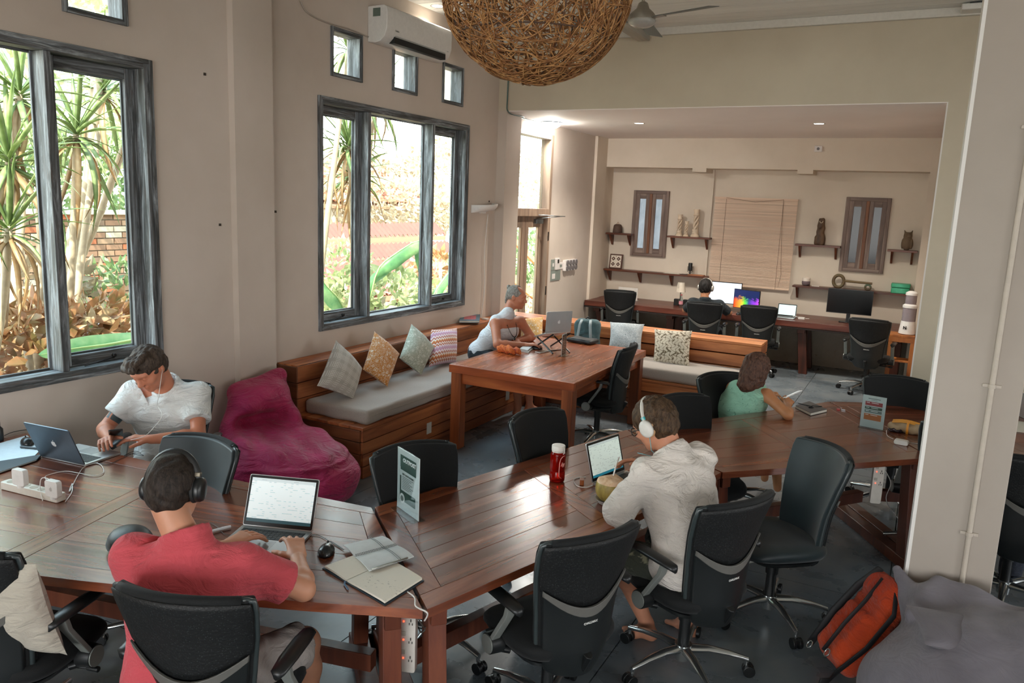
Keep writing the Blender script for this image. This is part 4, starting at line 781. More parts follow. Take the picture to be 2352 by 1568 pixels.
# ---- man in the white polo ----
J2 = dict(head=(-3.865, 2.895, 1.175), R=face_frame(282, 38, -6), neck=(-3.90, 3.03, 1.035), shL=(-3.755, 3.125, .985), shR=(-4.055, 2.93, .985), elL=(-3.60, 3.00, .79), elR=(-4.105, 2.76, .80), wrL=(-3.735, 2.79, .80), wrR=(-3.925, 2.665, .80), pelvis=(-4.0, 3.13, .57), knL=(-3.70, 2.80, .50), anL=(-3.68, 2.75, .10), knR=(-3.92, 2.72, .50), anR=(-3.9, 2.66, .10), hs=1.04)
p = person('man in a white polo shirt by the window, looking down at a phone', J2, skin_mat('skin_tattooed', 'B5755A', tattoo=((-4.0-(-4.0)-.085, 2.85-3.13, .90), .085)), hands=dict(L=((-3.80, 2.725, .815), (.3, .3, .9), (-.3, -.9, .3), dict(curl=(.35, .4, .45, .5), spread=.05)), R=((-3.87, 2.60, .825), (-.2, -.3, .9), (.9, -.2, .3), dict(curl=(.5, .55, .6, .65), spread=.05))), h=.005)
garment(J2, 'shirt', cloth_mat('white_pique', 'C9CCCB', 'D8D9D6', fold=.8), sleeve=(.62, .62), seed=5, neck_cut=.02, collar=1.0, wr_amp=.0055, h=.0065, fat=.016, sc=1.1)
legwear(J2, 'shorts', cloth_mat('stone_shorts', 'A7A4A0', 'B8B4AE'), .95, h=.01)
hair_sdf(J2, 'hair', hair_mat('hair_greybrown', '17110E', '54463B'), seed=2, style='quiff', th=.010, amp=.004)
# ---- man in the white tank top with a hair bun ----
J3 = dict(head=(-3.665, 7.065, 1.235), R=face_frame(8, 10), neck=(-3.705, 6.955, 1.065), shL=(-3.635, 7.115, .985), shR=(-3.745, 6.775, .985), elL=(-3.55, 7.23, .81), elR=(-3.60, 6.575, .82), wrL=(-3.60, 6.98, .80), wrR=(-3.415, 6.80, .805), pelvis=(-3.97, 6.98, .65), knL=(-3.52, 7.10, .56), anL=(-3.50, 7.15, .10), knR=(-3.52, 6.86, .52), anR=(-3.56, 7.0, .12), ftL=(-3.36, 7.28, 0), ftR=(-3.5, 6.98, .0))
p = person('man in a white tank top with a grey hair bun at the square table', J3, skB, hands=dict(L=((-3.55, 6.90, .805), (0, .2, 1), (1, 0, 0), dict(curl=(.3, .3, .3, .3))), R=((-3.335, 6.84, .815), (0, 0, 1), (0, 1, 0), dict(curl=(.28, .26, .28, .3)))), h=.006)
garment(J3, 'tank_top', cloth_mat('white_tank', 'CBD0D6', 'DEE0E4'), sleeve=(0, 0), tank=tuple(unit((.94, -.33, 0))), seed=7, neck_cut=.0, wr_amp=.003, fat=.008)
legwear(J3, 'shorts', cloth_mat('dark_shorts', '2B3034', '394046'), .9, h=.01)
hair_sdf(J3, 'hair', hair_mat('hair_grey', '4A4743', 'A7A29B'), style='bald_top', seed=3, th=.006, amp=.002)
m = MB(); c0 = V3(*J3['neck'])-V3(*J3['O'])
for i, tt in enumerate(np.linspace(0, 2*math.pi, 61)[:-1]):
    fw = unit((.94, -.33, 0)); q = c0+fw*(-.045+.17*((1-math.cos(tt))/2)**.7)+V3(.33, .94, 0)*.062*math.sin(tt)+V3(0, 0, .03-.245*((1-math.cos(tt))/2)**1.3); m.ell(tuple(q), (.0055, .0055, .0055), 6, 4)
q = c0+unit((.94, -.33, 0))*.128-V3(0, 0, .235); m.ell(tuple(q), (.009, .009, .02), 8, 6)
m.build('bead_necklace', plain('beads_black', '1A1413', .4), J3['t'], smooth=True, kind='stuff')
# ---- man in the white linen shirt with white headphones ----
J4 = dict(head=(-1.055, 3.555, 1.165), R=face_frame(168, 30, 4), neck=(-.955, 3.53, 1.045), shL=(-1.04, 3.395, .975), shR=(-.865, 3.70, .99), elL=(-1.115, 3.275, .805), elR=(-1.00, 3.82, .81), wrL=(-1.16, 3.52, .80), wrR=(-1.19, 3.875, .845), pelvis=(-.80, 3.44, .57), knL=(-1.17, 3.46, .50), anL=(-1.045, 3.625, .09), knR=(-1.08, 3.83, .50), anR=(-.865, 3.80, .09), ftL=(-1.155, 3.60, 0), ftR=(-.97, 3.86, 0), hs=1.02)
p = person('man in a loose white linen shirt and white headphones beside the coconut', J4, skC, hands=dict(L=((-1.235, 3.57, .80), (0, .1, 1), (0, -1, 0), dict(curl=(.4, .4, .4, .4))), R=((-1.262, 3.842, .865), (-.15, .35, .9), (-.2, -.9, -.3), dict(curl=(.42, .45, .55, .6), spread=.06, tcurl=.6))), h=.005)
M_lin = cloth_mat('white_linen', 'CDC6BE', 'DAD3CB', 300, fold=.8)
garment(J4, 'shirt', M_lin, sleeve=(1.12, 1.3), seed=11, neck_cut=.03, collar=1.0, wr_amp=.006, fat=.017, h=.0065, hem=.50, cuffL=1, sc=1.06)
legwear(J4, 'shorts', cloth_mat('camo_shorts', '2E3331', '474A40', 300, pat=('8C8A72', 9, .54)), .95)
hair_sdf(J4, 'hair', hair_mat('hair_brown', '1C120B', '5E4833'), seed=4, th=.016, amp=.005)
headphones(J4, 'white over-ear headphones with tan cushions on the man with the coconut', plain('hp_white', 'C9C6BF', .35), plain('hp_cup_white', 'D2D0CA', .35), plain('hp_tan', 'B08A63', .6), accent=plain('hp_teal', '4FB0B8', .4))
MB().tube([J4['W'](-.085, .0, -.03), J4['W'](-.075, .03, -.10), J4['W'](-.05, .02, -.15), tuple(V3(*J4['shL'])+V3(-.05, .02, .08))], .0015, 6).build('cable_x', plain('cable_teal', '5FB4C0', .5), None, smooth=True)
tag(bpy.data.objects['cable_x'], 'thin light blue cable hanging from the white headphones', 'cable'); bpy.data.objects['cable_x'].name = 'headphone_cable'
gl = thing('eyeglasses', 'black-framed glasses on the man with white headphones', 'glasses'); R = J4['R']; gl.matrix_world = Matrix([[*R[i], J4['head'][i]] for i in range(3)]+[[0, 0, 0, 1]])
mg = plain('glasses_black', '111213', .3)
for s in (-1, 1):
    ring = [(s*.034+.026*math.cos(a), .112-.006*abs(math.cos(a)), .006+.019*math.sin(a)) for a in np.linspace(0, 2*math.pi, 19)[:-1]]; MB().tube(ring, .0026, 6, closed=True).build('rim', mg, gl, smooth=True)
    MB().tube([(s*.060, .106, .012), (s*.076, .07, .012), (s*.080, 0, .008)], .0024, 6).build('temple', mg, gl, smooth=True)
    MB().ell((s*.034, .111, .006), (.0235, .0015, .017), 14, 6).build('lens', GL, gl, smooth=True)
MB().tube([(-.010, .115, .010), (0, .117, .013), (.010, .115, .010)], .0026, 6).build('bridge', mg, gl, smooth=True)
# ---- woman in green ----
J5 = dict(head=(-.985, 5.76, 1.065), R=face_frame(48, 16, 0), neck=(-1.02, 5.84, .945), shL=(-1.17, 5.92, .87), shR=(-.905, 5.82, .875), elL=(-1.10, 6.12, .78), elR=(-.725, 5.69, .785), wrL=(-.90, 6.22, .80), wrR=(-.77, 5.93, .80), pelvis=(-1.19, 5.93, .53), knL=(-.95, 6.25, .48), anL=(-.93, 6.3, .08), knR=(-.85, 6.08, .48), anR=(-.8, 6.12, .08), hs=.96)
p = person('woman in a sleeveless pale green top with brown hair, turned away and holding a phone', J5, skD, hands=dict(R=((-.765, 6.01, .825), (.5, -.3, .8), (-.6, 0, .5), dict(curl=(.5, .5, .55, .6)))), h=.006, sc=.88)
garment(J5, 'top', cloth_mat('green_top', '8FBFA6', '9CCDB4', 380, pat=('4E7A64', 16, .60, 2.5)), sleeve=(0, 0), tank=(0.6, .8, 0), seed=13, neck_cut=.01, wr_amp=.004, fat=.012, sc=.92, hem=.50)
legwear(J5, 'trousers', cloth_mat('dark_trousers', '23262A', '30343A'), .95, h=.01, sc=.9)
hair_sdf(J5, 'hair', hair_mat('hair_chestnut', '241612', '6B4D3F'), style='bob', seed=5, th=.016, amp=.005)
# ---- man in the dark t-shirt at the alcove desk ----
J6 = dict(head=(-2.625, 10.76, 1.135), R=face_frame(84, 8), neck=(-2.61, 10.72, .975), shL=(-2.79, 10.76, .915), shR=(-2.43, 10.80, .915), elL=(-2.93, 10.92, .78), elR=(-2.33, 11.02, .79), wrL=(-2.80, 11.20, .77), wrR=(-2.45, 11.26, .77), pelvis=(-2.59, 10.74, .55), knL=(-2.70, 11.15, .5), anL=(-2.70, 11.2, .1), knR=(-2.48, 11.17, .5), anR=(-2.46, 11.2, .1))
p = person('man in a dark t-shirt and silver headphones at the alcove desk, back towards us', J6, skin_mat('skin_warm', 'B07A5A'), hands=dict(L=((-2.76, 11.28, .78), (0, 0, 1), (1, 0, 0), dict(curl=(.3, .3, .3, .3))), R=((-2.45, 11.35, .775), (0, 0, 1), (-1, 0, 0), dict(curl=(.3, .3, .3, .3)))), h=.009)
garment(J6, 'shirt', cloth_mat('dark_jersey', '20262A', '2A3136'), sleeve=(.8, .8), seed=17, neck_cut=.03, collar=.6, wr_amp=.003, h=.01)
legwear(J6, 'trousers', cloth_mat('jeans_dark', '23282E', '30363D'), 1.0, h=.012, shin=.95)
hair_sdf(J6, 'hair', hair_mat('hair_black', '0B0A0A', '2A2624'), seed=6, th=.014, h=.006, amp=.004)
headphones(J6, 'silver over-ear headphones on the dark-shirted man at the alcove desk', plain('hp_silver', 'A7A39C', .3, .5), plain('hp_cup_silver', 'B4B0A9', .3, .5), plain('hp_pad_dark', '3A3835', .6))
# ---- gardener outside, crouching ----
J7 = dict(head=(-8.03, 5.31, 1.04), R=face_frame(190, 25), neck=(-8.0, 5.36, .88), shL=(-8.03, 5.20, .80), shR=(-8.03, 5.54, .80), elL=(-8.2, 5.15, .55), elR=(-8.2, 5.6, .55), wrL=(-8.4, 5.25, .48), wrR=(-8.4, 5.5, .48), pelvis=(-7.9, 5.37, .42), knL=(-8.28, 5.2, .42), anL=(-8.1, 5.2, .08), knR=(-8.28, 5.55, .42), anR=(-8.1, 5.55, .08))
p = person('dark-haired person in a lilac shirt crouching among the plants outside the big window', J7, skD, h=.012)
garment(J7, 'shirt', cloth_mat('lilac_shirt', 'A9A3B8', 'B8B2C6'), sleeve=(.9, .9), seed=19, h=.014); legwear(J7, 'trousers', cloth_mat('charcoal_trousers', '3A3A3C', '4A4A4C'), 1.0, h=.014, shin=.95)
hair_sdf(J7, 'hair', MATS.get('x') or hair_mat('hair_black_out', '121111', '33302E'), seed=8, th=.016, h=.009)
# ---- person beyond the pillar (only a hand and a sliver of grey shirt show) ----
J8 = dict(head=(.93, 4.97, 1.22), R=face_frame(110, 15), neck=(.90, 4.93, 1.06), shL=(.72, 4.90, .98), shR=(1.08, 5.02, .98), elL=(.64, 5.15, .80), elR=(1.1, 5.3, .80), wrL=(.72, 5.42, .80), wrR=(.98, 5.5, .80), pelvis=(.90, 4.86, .56), knL=(.70, 5.25, .5), anL=(.68, 5.3, .1), knR=(.95, 5.32, .5), anR=(.93, 5.36, .1))
p = person('person in a grey shirt mostly hidden beyond the pillar, one hand on the desk', J8, skC, hands=dict(L=((.725, 5.51, .81), (0, 0, 1), (1, 0, 0), dict(curl=(.35, .35, .35, .35))), R=((.96, 5.59, .81), (0, 0, 1), (-1, 0, 0), dict(curl=(.3, .3, .3, .3)))), h=.008)
garment(J8, 'shirt', cloth_mat('grey_jersey', '8D8E90', '9C9DA0'), sleeve=(.8, .8), seed=23, h=.012); legwear(J8, 'trousers', cloth_mat('navy_trousers', '2A2E38', '373C48'), 1.0, h=.014, shin=.95)
hair_sdf(J8, 'hair', hair_mat('hair_brown_b', '20160F', '5A4738'), seed=9, th=.014, h=.008)
# ================= PROPS =================
def at(px, py, x=None, y=None, z=None):
    """ray through an image point (2352x1568 frame) met with one coordinate plane of the room"""
    d = _r*((px-1176)/1779.72)+_d*((py-784)/1779.72)+_f
    t = x/d[0] if x is not None else y/d[1] if y is not None else (z-2.2)/d[2]
    return Vector(d*t)+Vector((0, 0, 2.2))
ZT = .7502
def yaw(a, b): return math.atan2(b[1]-a[1], b[0]-a[0])
def flat(px, py, z=ZT): return at(px, py, z=z)
M_alu = plain('laptop_alu', 'B9BBBC', .32, .75, var=.02); M_bez = plain('laptop_bezel', '0D0E0F', .25); M_key = plain('laptop_keys', '121314', .5)
def page_screen(name, bars, bg='DDE9EA', side=None, strength=.75, dock='2E5A63'):
    """screen: faint rows of text-like dashes on a pale page, generated from the sheet's own UV"""
    t = NT(name); uv = t.add('ShaderNodeTexCoord').outputs['UV']; s = t.add('ShaderNodeSeparateXYZ'); t.l.new(uv, s.inputs[0]); sc = t.add('ShaderNodeMapping'); sc.inputs['Scale'].default_value = (26, bars, 1); t.l.new(uv, sc.inputs[0])
    fl = t.add('ShaderNodeVectorMath', operation='FLOOR'); t.l.new(sc.outputs[0], fl.inputs[0]); wn = t.add('ShaderNodeTexWhiteNoise', noise_dimensions='2D'); t.l.new(fl.outputs[0], wn.inputs['Vector'])
    fr = t.add('ShaderNodeVectorMath', operation='FRACTION'); t.l.new(sc.outputs[0], fr.inputs[0]); s2 = t.add('ShaderNodeSeparateXYZ'); t.l.new(fr.outputs[0], s2.inputs[0])
    a = t.add('ShaderNodeMath', operation='GREATER_THAN'); a.inputs[1].default_value = .80; t.l.new(wn.outputs[0], a.inputs[0]); b = t.add('ShaderNodeMath', operation='LESS_THAN'); b.inputs[1].default_value = .35; t.l.new(s2.outputs['Y'], b.inputs[0]); m = t.add('ShaderNodeMath', operation='MULTIPLY'); t.l.new(a.outputs[0], m.inputs[0]); t.l.new(b.outputs[0], m.inputs[1])
    m2 = t.add('ShaderNodeMath', operation='MULTIPLY'); m2.inputs[1].default_value = .35; t.l.new(m.outputs[0], m2.inputs[0]); c = t.mix(m2.outputs[0], bg, '55646A')
    dk_ = t.add('ShaderNodeMath', operation='LESS_THAN'); dk_.inputs[1].default_value = .075; t.l.new(s.outputs['Y'], dk_.inputs[0]); c = t.mix(dk_.outputs[0], c, dock)
    tp = t.add('ShaderNodeMath', operation='GREATER_THAN'); tp.inputs[1].default_value = .93; t.l.new(s.outputs['Y'], tp.inputs[0]); tp2 = t.add('ShaderNodeMath', operation='MULTIPLY'); tp2.inputs[1].default_value = .5; t.l.new(tp.outputs[0], tp2.inputs[0]); c = t.mix(tp2.outputs[0], c, 'A9B6BA')
    t.col(c); t.l.new(c, t.b.inputs['Emission Color']); t.set(es=strength, rough=.25); return t.m
def sheet(w, h, M, name, mat, parent, **kw):
    me = bpy.data.meshes.new(name); me.from_pydata([tuple(M @ Vector(p)) for p in ((-w/2, -h/2, 0), (w/2, -h/2, 0), (w/2, h/2, 0), (-w/2, h/2, 0))], [], [(0, 1, 2, 3)]); u = me.uv_layers.new(name='uv')
    for i, c in enumerate(((0, 0), (1, 0), (1, 1), (0, 1))): u.data[i].uv = c
    me.materials.append(mat); o = bpy.data.objects.new(name, me); COL.objects.link(o); o.parent = parent
    for k, v in kw.items(): o[k] = v
    return o
def apple_mark(M, s, mat, parent):
    pts = []
    for i in range(48):
        a = math.pi/2-2*math.pi*i/48; r = 1-.13*math.exp(-((abs(math.sin((a-math.pi/2)/2)))/.16)**2)-.06*math.exp(-((abs(math.sin((a+math.pi/2)/2)))/.14)**2); x, y = r*math.cos(a)*.92, r*math.sin(a)
        d = math.hypot(x-1.12, y-.12)
        if d < .48: x, y = 1.12+(x-1.12)/d*.48, .12+(y-.12)/d*.48
        pts.append((x*s, y*s))
    m = MB().at(M); m.prism(pts, 0, .0006); m.prism([(.02*s, 1.0*s), (.32*s, 1.15*s), (.42*s, 1.55*s), (.10*s, 1.38*s)], 0, .0006); return m.build('logo', mat, parent)
def laptop(label, hl, hr, open_deg, screen, w=None, d=.215, pitch=0, lid=None):
    """hl, hr: hinge ends as the user sees them (left, right), in the room"""
    hl, hr = Vector(hl), Vector(hr); w = w or (hr-hl).length; c = (hl+hr)/2; o = thing('laptop', label, 'laptop', c, yaw(hl, hr)); o.rotation_euler = Euler((math.radians(pitch), 0, yaw(hl, hr)))
    MB().rbox(-w/2, w/2, -d, .004, .001, .012, .008).build('base', M_alu, o, bevel=.0015)
    MB().box(-w*.44, w*.44, -.112, -.022, .0121, .0125).build('keyboard_well', M_key, o)
    k = MB(); nx = 14
    for r in range(5):
        for i in range(nx): x = -w*.43+i*w*.86/nx; k.box(x+.001, x+w*.86/nx-.0015, -.110+r*.0172, -.110+r*.0172+.0150, .0126, .0137)
    k.build('key', plain('key_caps', '2A2C2E', .45), o, kind='stuff')
    MB().box(-w*.17, w*.17, -d+.012, -.125, .0121, .0124).build('trackpad', plain('trackpad', 'A9ACAE', .25, .5), o, bevel=.0001)
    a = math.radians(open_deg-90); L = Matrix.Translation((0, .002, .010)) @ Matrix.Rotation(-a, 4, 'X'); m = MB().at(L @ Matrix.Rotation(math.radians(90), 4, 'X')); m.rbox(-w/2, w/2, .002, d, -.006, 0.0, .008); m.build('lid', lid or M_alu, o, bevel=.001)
    F = L @ Matrix.Rotation(math.radians(90), 4, 'X'); MB().at(F).rbox(-w/2+.003, w/2-.003, .006, d-.003, 0., .0008, .007).build('bezel', M_bez, o)
    if screen: sheet(w-.026, d-.036, F @ T(0, d/2+.004, .0012), 'screen', screen, o)
    apple_mark(F @ T(0, d/2, -.0062) @ Matrix.Rotation(math.pi, 4, 'Y'), .017, plain('logo_bright', 'E6E8E9', .2, .3), o)
    return o
SCR1 = page_screen('screen_table_page', 22, dock='2B4B52', strength=.42); SCR2 = page_screen('screen_mail_page', 26, 'D3E2DA', dock='2A7F96', strength=.36)
laptop('silver laptop lid-side to us, in front of the man in the polo shirt', flat(198, 1071), flat(96, 1049), 112, None, .325, .225, lid=plain('laptop_lid_shaded', '56616B', .35, .7))  # lid colour darkened to stand for shade and dark reflections
laptop('open laptop under the hands of the man in the red t-shirt', flat(561, 1212), flat(712, 1227), 113, SCR1, .32, .225)
laptop('open laptop behind the coconut, showing a pale mail page', flat(1366, 1112), flat(1432, 1086), 106, SCR2, .30, .21)
lt = laptop('silver laptop raised on a folding stand on the square table', (-3.00, 6.98, .955), (-3.16, 6.72, .955), 112, None, .30, .21, pitch=18)
laptop('laptop with its keyboard just showing beyond the pillar', flat(2400, 985), flat(2330, 950), 110, None, .32, .22)
# laptop stand (crossed black arms)
st = thing('laptop_stand', 'folding black laptop stand under the raised silver laptop', 'stand', (-3.14, 6.88, .7702)); mb_ = plain('stand_black', '17181A', .4)
for s in (-.10, .10):
    n = Vector((.515, .857, 0)); o_ = Vector((0, 0, 0))+n*s
    MB().tube([tuple(o_+Vector((-.16, .10, .005))), tuple(o_+Vector((.12, -.07, .19)))], .008, 6).build('arm', mb_, st); MB().tube([tuple(o_+Vector((.13, -.08, .005))), tuple(o_+Vector((-.12, .075, .12)))], .008, 6).build('arm', mb_, st)
MB().tube([tuple(n*-.10), tuple(n*.10)], .006, 6).build('crossbar', mb_, st)
# phones
def phone(label, c, rz, tilt=(0, 0), body='151617', scr='1C2226', w=.072, l=.148, glow=0):
    o = thing('phone', label, 'phone', c, rz); o.rotation_euler = Euler((tilt[0], tilt[1], rz)); MB().rbox(-w/2, w/2, -l/2, l/2, 0, .008, .010).build('body', plain('phone_'+body, body, .3), o, bevel=.0015)
    MB().rbox(-w/2+.004, w/2-.004, -l/2+.01, l/2-.01, .008, .0086, .005).build('screen', emis('scr_'+scr, scr, glow) if glow else plain('scr_'+scr, scr, .1), o); return o
phone('dark phone held in both hands by the man in the polo shirt', (-3.85, 2.655, .845), math.radians(55), (math.radians(-30), 0)); phone('white phone in the hand of the woman in green', (-.755, 6.04, .855), math.radians(-60), (math.radians(25), math.radians(-20)), 'E4E6E6', 'DCE5E4', glow=.5)
phone('black phone lying beside the acrylic sign on the square table', flat(1245, 808, .7702), math.radians(-12), body='C6C6C4', scr='15181B')
# mice
def mouse(label, c, rz, z=0):
    S = SDF((-.045, -.07, -.005), (.045, .07, .05), .004); S.ell((0, 0, 0), (.033, .055, .036), k=0); S.ell((0, -.02, .0), (.032, .035, .038), k=.01); S.plane((0, 0, 0), (0, 0, -1)); o = thing('computer_mouse', label, 'mouse', c, rz); S.build('shell', plain('mouse_black', '1C2022', .25), o); MB().cyl((-.003, .030, .030), (.003, .030, .030), .008, n=12).build('wheel', M_key, o); return o
mouse('black mouse on the papers behind the silver laptop', flat(62, 1018, .756), math.radians(70)); mouse('black mouse to the right of the laptop used by the man in the red t-shirt', flat(750, 1268), math.radians(30)); mouse('black mouse under the hand of the man in the tank top', (-3.30, 6.855, .7702), math.radians(-70)); mouse('small dark mouse by the white monitor on the alcove desk', (-2.25, 11.28, .746), 0)
# cables
def cable(name, label, pts, r, mat, cat='cable', sub=6):
    P = [Vector(p) for p in pts]; out = []
    for i in range(len(P)-1):
        p0, p1, p2, p3 = P[max(i-1, 0)], P[i], P[i+1], P[min(i+2, len(P)-1)]
        for k in range(sub): t = k/sub; out.append(.5*((2*p1)+(-p0+p2)*t+(2*p0-5*p1+4*p2-p3)*t*t+(-p0+3*p1-3*p2+p3)*t**3))
    out.append(P[-1]); O = out[0].copy(); o = MB().tube([tuple(q-O) for q in out], r, 6).build(name, mat, None, smooth=True); return tag(o, label, cat, None, O)
mw = plain('cable_white', 'D5D3CE', .4); mk = plain('cable_black', '141414', .4)
fz = lambda L, z=.753: [flat(x, y, z) for x, y in L]
cable('charger_cable', 'tangled white charging cable between the silver laptop and its charger', fz([(205, 1062), (230, 1066), (238, 1085), (215, 1092), (180, 1086), (150, 1082), (112, 1090), (104, 1098), (120, 1112)], .754), .002, mw)
cable('charger_cable', 'white charging cable rising in a loop from the square charger', [flat(125, 1122, .82), flat(115, 1102, .86), flat(96, 1098, .84), flat(92, 1120, .80), flat(98, 1150, .755)], .002, mw)
cable('charger_cable', 'thick white loop of cable right of the square charger', fz([(150, 1152), (165, 1130), (166, 1110), (160, 1128), (190, 1075), (225, 1062)], .754), .0022, mw)
cable('headset_cable', 'tangled thin black cable at the front corner of the silver laptop', fz([(228, 1064), (250, 1066), (280, 1052), (310, 1040), (330, 1046), (300, 1042), (285, 1046), (308, 1036), (324, 1040)]), .0015, mk)
cable('mouse_cable', 'thin black cable of the mouse beside the laptop of the man in red', fz([(716, 1228), (735, 1230), (765, 1248), (790, 1262), (760, 1243), (752, 1250)]), .0014, mk)
cable('earphone_cable', 'thin dark cable curling beside the pens', fz([(462, 1206), (480, 1200), (500, 1210), (515, 1226), (530, 1228)]), .0012, mk)
cable('power_cable', 'white cable dropping over the table edge at the joint by the journal', [flat(935, 1358), flat(952, 1372), flat(955, 1392), flat(978, 1404), flat(982, 1412, .735), at(975, 1425, z=.70)], .003, mw)
cable('charger_cable', 'pale cable curving from the laptop behind the coconut', fz([(1362, 1114), (1345, 1119), (1325, 1115), (1318, 1102), (1330, 1096), (1346, 1095)]), .0022, mw)
cable('charger_cable', 'white cable from the small charger towards the pillar', fz([(2088, 1016), (2105, 1018), (2125, 1020)]), .002, mw); cable('charger_cable', 'white cable looping from the coloured sign to the small charger', fz([(2036, 988), (2038, 1000), (2052, 1008)]), .002, mw)
cable('power_cable', 'white cable hanging in a loop below the desk next to the pillar', [at(2034, 1082, z=.62), at(2046, 1110, z=.5), at(2036, 1150, z=.35), at(2070, 1200, z=.12), at(2082, 1222, z=.02), at(2096, 1190, z=.12)], .003, mw)
cable('mouse_cable', 'black cable along the wall behind the papers', fz([(10, 1000), (30, 992), (60, 987), (80, 990)], .753), .002, mk)
cable('wall_cable', 'thin green cable running down the corner to the round ceiling lamp', [(-4.48, 8.23, 4.0), (-4.49, 8.22, 3.4), (-4.47, 8.23, 3.23), (-4.49, 8.65, 3.225), (-4.60, 8.8, 3.228), (-4.60, 9.5, 3.232)], .008, plain('cable_green', '4F6660', .5))
cable('wall_cable', 'white cable hanging from the wall sconce to the bench', [(-4.60, 8.05, 2.05), (-4.60, 8.0, 1.6), (-4.60, 8.03, 1.2), (-4.60, 7.98, .85), (-4.56, 7.95, .825)], .005, mw)
cable('wall_cable', 'thin painted cable leading across the wall to the air conditioner', [at(690, 2, x=XL+.008), at(705, 28, x=XL+.008), at(745, 50, x=XL+.008), at(800, 66, x=XL+.008), at(850, 86, x=XL+.008)], .006, plain('cable_wall', 'A79D92', .6))
cable('earphones', 'white earphone cable running from ear to phone on the polo-shirted man', [tuple(V3(*J2['W'](-.086, .0, -.008))), at(365, 905, y=2.80), at(362, 930, y=2.84), at(372, 955, y=2.80), at(350, 985, y=2.76), at(330, 1002, y=2.70), at(300, 1010, y=2.66)], .0016, mw, 'earphones')
# ---- things on the near table ----
ps = thing('power_strip', 'white six-socket power strip lying on the desk with two chargers plugged in', 'power strip', flat(76, 1135), yaw(flat(15, 1118), flat(135, 1148)))
m_ps = plain('strip_white', 'CFC9BD', .4); MB().rbox(-.19, .19, -.026, .026, 0, .038, .010).build('case', m_ps, ps, bevel=.004)
for i in range(6): MB().cyl((-.145+i*.052, 0, .0375), (-.145+i*.052, 0, .0392), .019, n=20).build('socket', plain('socket_beige', 'A89B88', .5), ps)
MB().rbox(.158, .18, -.012, .012, .038, .043, .004).build('switch', plain('switch_tan', 'A9763B', .4), ps)
def charger(label, c, rz, s=(.078, .028, .078), z=0):
    o = thing('charger', label, 'charger', (c[0], c[1], c[2]), rz); MB().at(Matrix.Rotation(math.radians(90), 4, 'X')).rbox(-s[0]/2, s[0]/2, 0, s[2], -s[1]/2, s[1]/2, .012).build('body', plain('charger_white', 'D9D8D4', .3), o, bevel=.003)
    MB().cyl((0, 0, -.012), (0, 0, .002), .015, n=12).build('plug', plain('charger_white', 'D9D8D4', .3), o); return o
charger('white charger tilted on the left socket of the power strip', flat(48, 1118, .80)+Vector((0, 0, .01)), yaw(flat(15, 1118), flat(135, 1148))); ch_ = charger('square white charger standing on the right end of the power strip', flat(124, 1140, .80), yaw(flat(15, 1118), flat(135, 1148)))
apple_mark(T(0, -.0145, .038) @ Matrix.Rotation(math.radians(90), 4, 'X'), .009, plain('logo_grey2', 'B4B2AC', .3), ch_)
S = SDF((-.13, -.11, -.01), (.13, .11, .13), .005); S.ell((0, 0, .045), (.098, .082, .052), k=0); S.ell((0, 0, .03), (.105, .088, .045), k=.01); S.plane((0, 0, 0), (0, 0, -1)); S.disp(lambda X, Y, Z: .0022*np.exp(-((Z-.045)/.004)**2)+0*X+0*Y)
hc = thing('headphone_case', 'rounded black zip case beside the man in the red t-shirt', 'case', flat(300, 1262), math.radians(-20)); S.build('shell', plain('case_black', '1A1D20', .45, bump=.1, nscale=200), hc); MB().tube([(-.108, .03, .05), (-.125, .0, .035), (-.113, -.02, .02)], .006, 6).build('zip_pull', M_bk_, hc, smooth=True)
def paper(label, pts, mat, name='paper', cat='paper', th=.002, z=ZT):
    P = [flat(*p, z) for p in pts]; c = sum(P, Vector())/len(P); m = MB().prism([(p.x-c.x, p.y-c.y) for p in P], 0, th); o = m.build(name, mat, None); return tag(o, label, cat, None, (c.x, c.y, z))
mp = plain('paper_cool', 'C9D6DB', .6, bump=0); mpw = plain('paper_warm', 'D5D2C6', .65)
def book(label, name, cat, corners, th, cover, z=ZT, open_=False, spine=None):
    """corners: image points of the outline, turned into a slab with cover, page block"""
    P = [flat(*p, z) for p in corners]; c = sum(P, Vector())/4; o = thing(name, label, cat, (c.x, c.y, z)); q = [(p.x-c.x, p.y-c.y) for p in P]; MB().prism(q, 0, .0022).build('cover', cover, o); k = .965
    MB().prism([(x*k, y*k) for x, y in q], .0023, th-.0022).build('page_block', mpw, o)
    if not open_: MB().prism(q, th-.002, th).build('cover', cover, o, bevel=.0006)
    return o, q, c
paper('pale blue sheet of paper under the mouse, behind the silver laptop', [(-60, 1085), (75, 1052), (95, 1030), (62, 1000), (-60, 1035)], mp)
o, q, c = book('dark covered planner lying open at the left edge of the desk', 'planner', 'notebook', [(-40, 1100), (85, 1058), (96, 1046), (-40, 1068)], .008, plain('cover_slate', '2C3A42', .5), z=ZT+.003)
bt = thing('marker_bottle', 'small dark bottle by the wall at the left edge of the desk', 'bottle', flat(-2, 1012)); MB().lathe([(.022, 0), (.024, .01), (.024, .07), (.012, .085), (.012, .11)], 16).build('body', plain('bottle_dark', '1D2226', .3), bt, smooth=True, auto=40)
pen_n = [('green highlighter beside the laptop of the man in red', (468, 1222), -18, 'A8D05A', .12), ('white capped marker behind the left hand of the man in red', (501, 1216), 70, 'DADDE2', .11), ('pen lying on the pale blue paper', (72, 1028), 20, '3E4448', .13)]
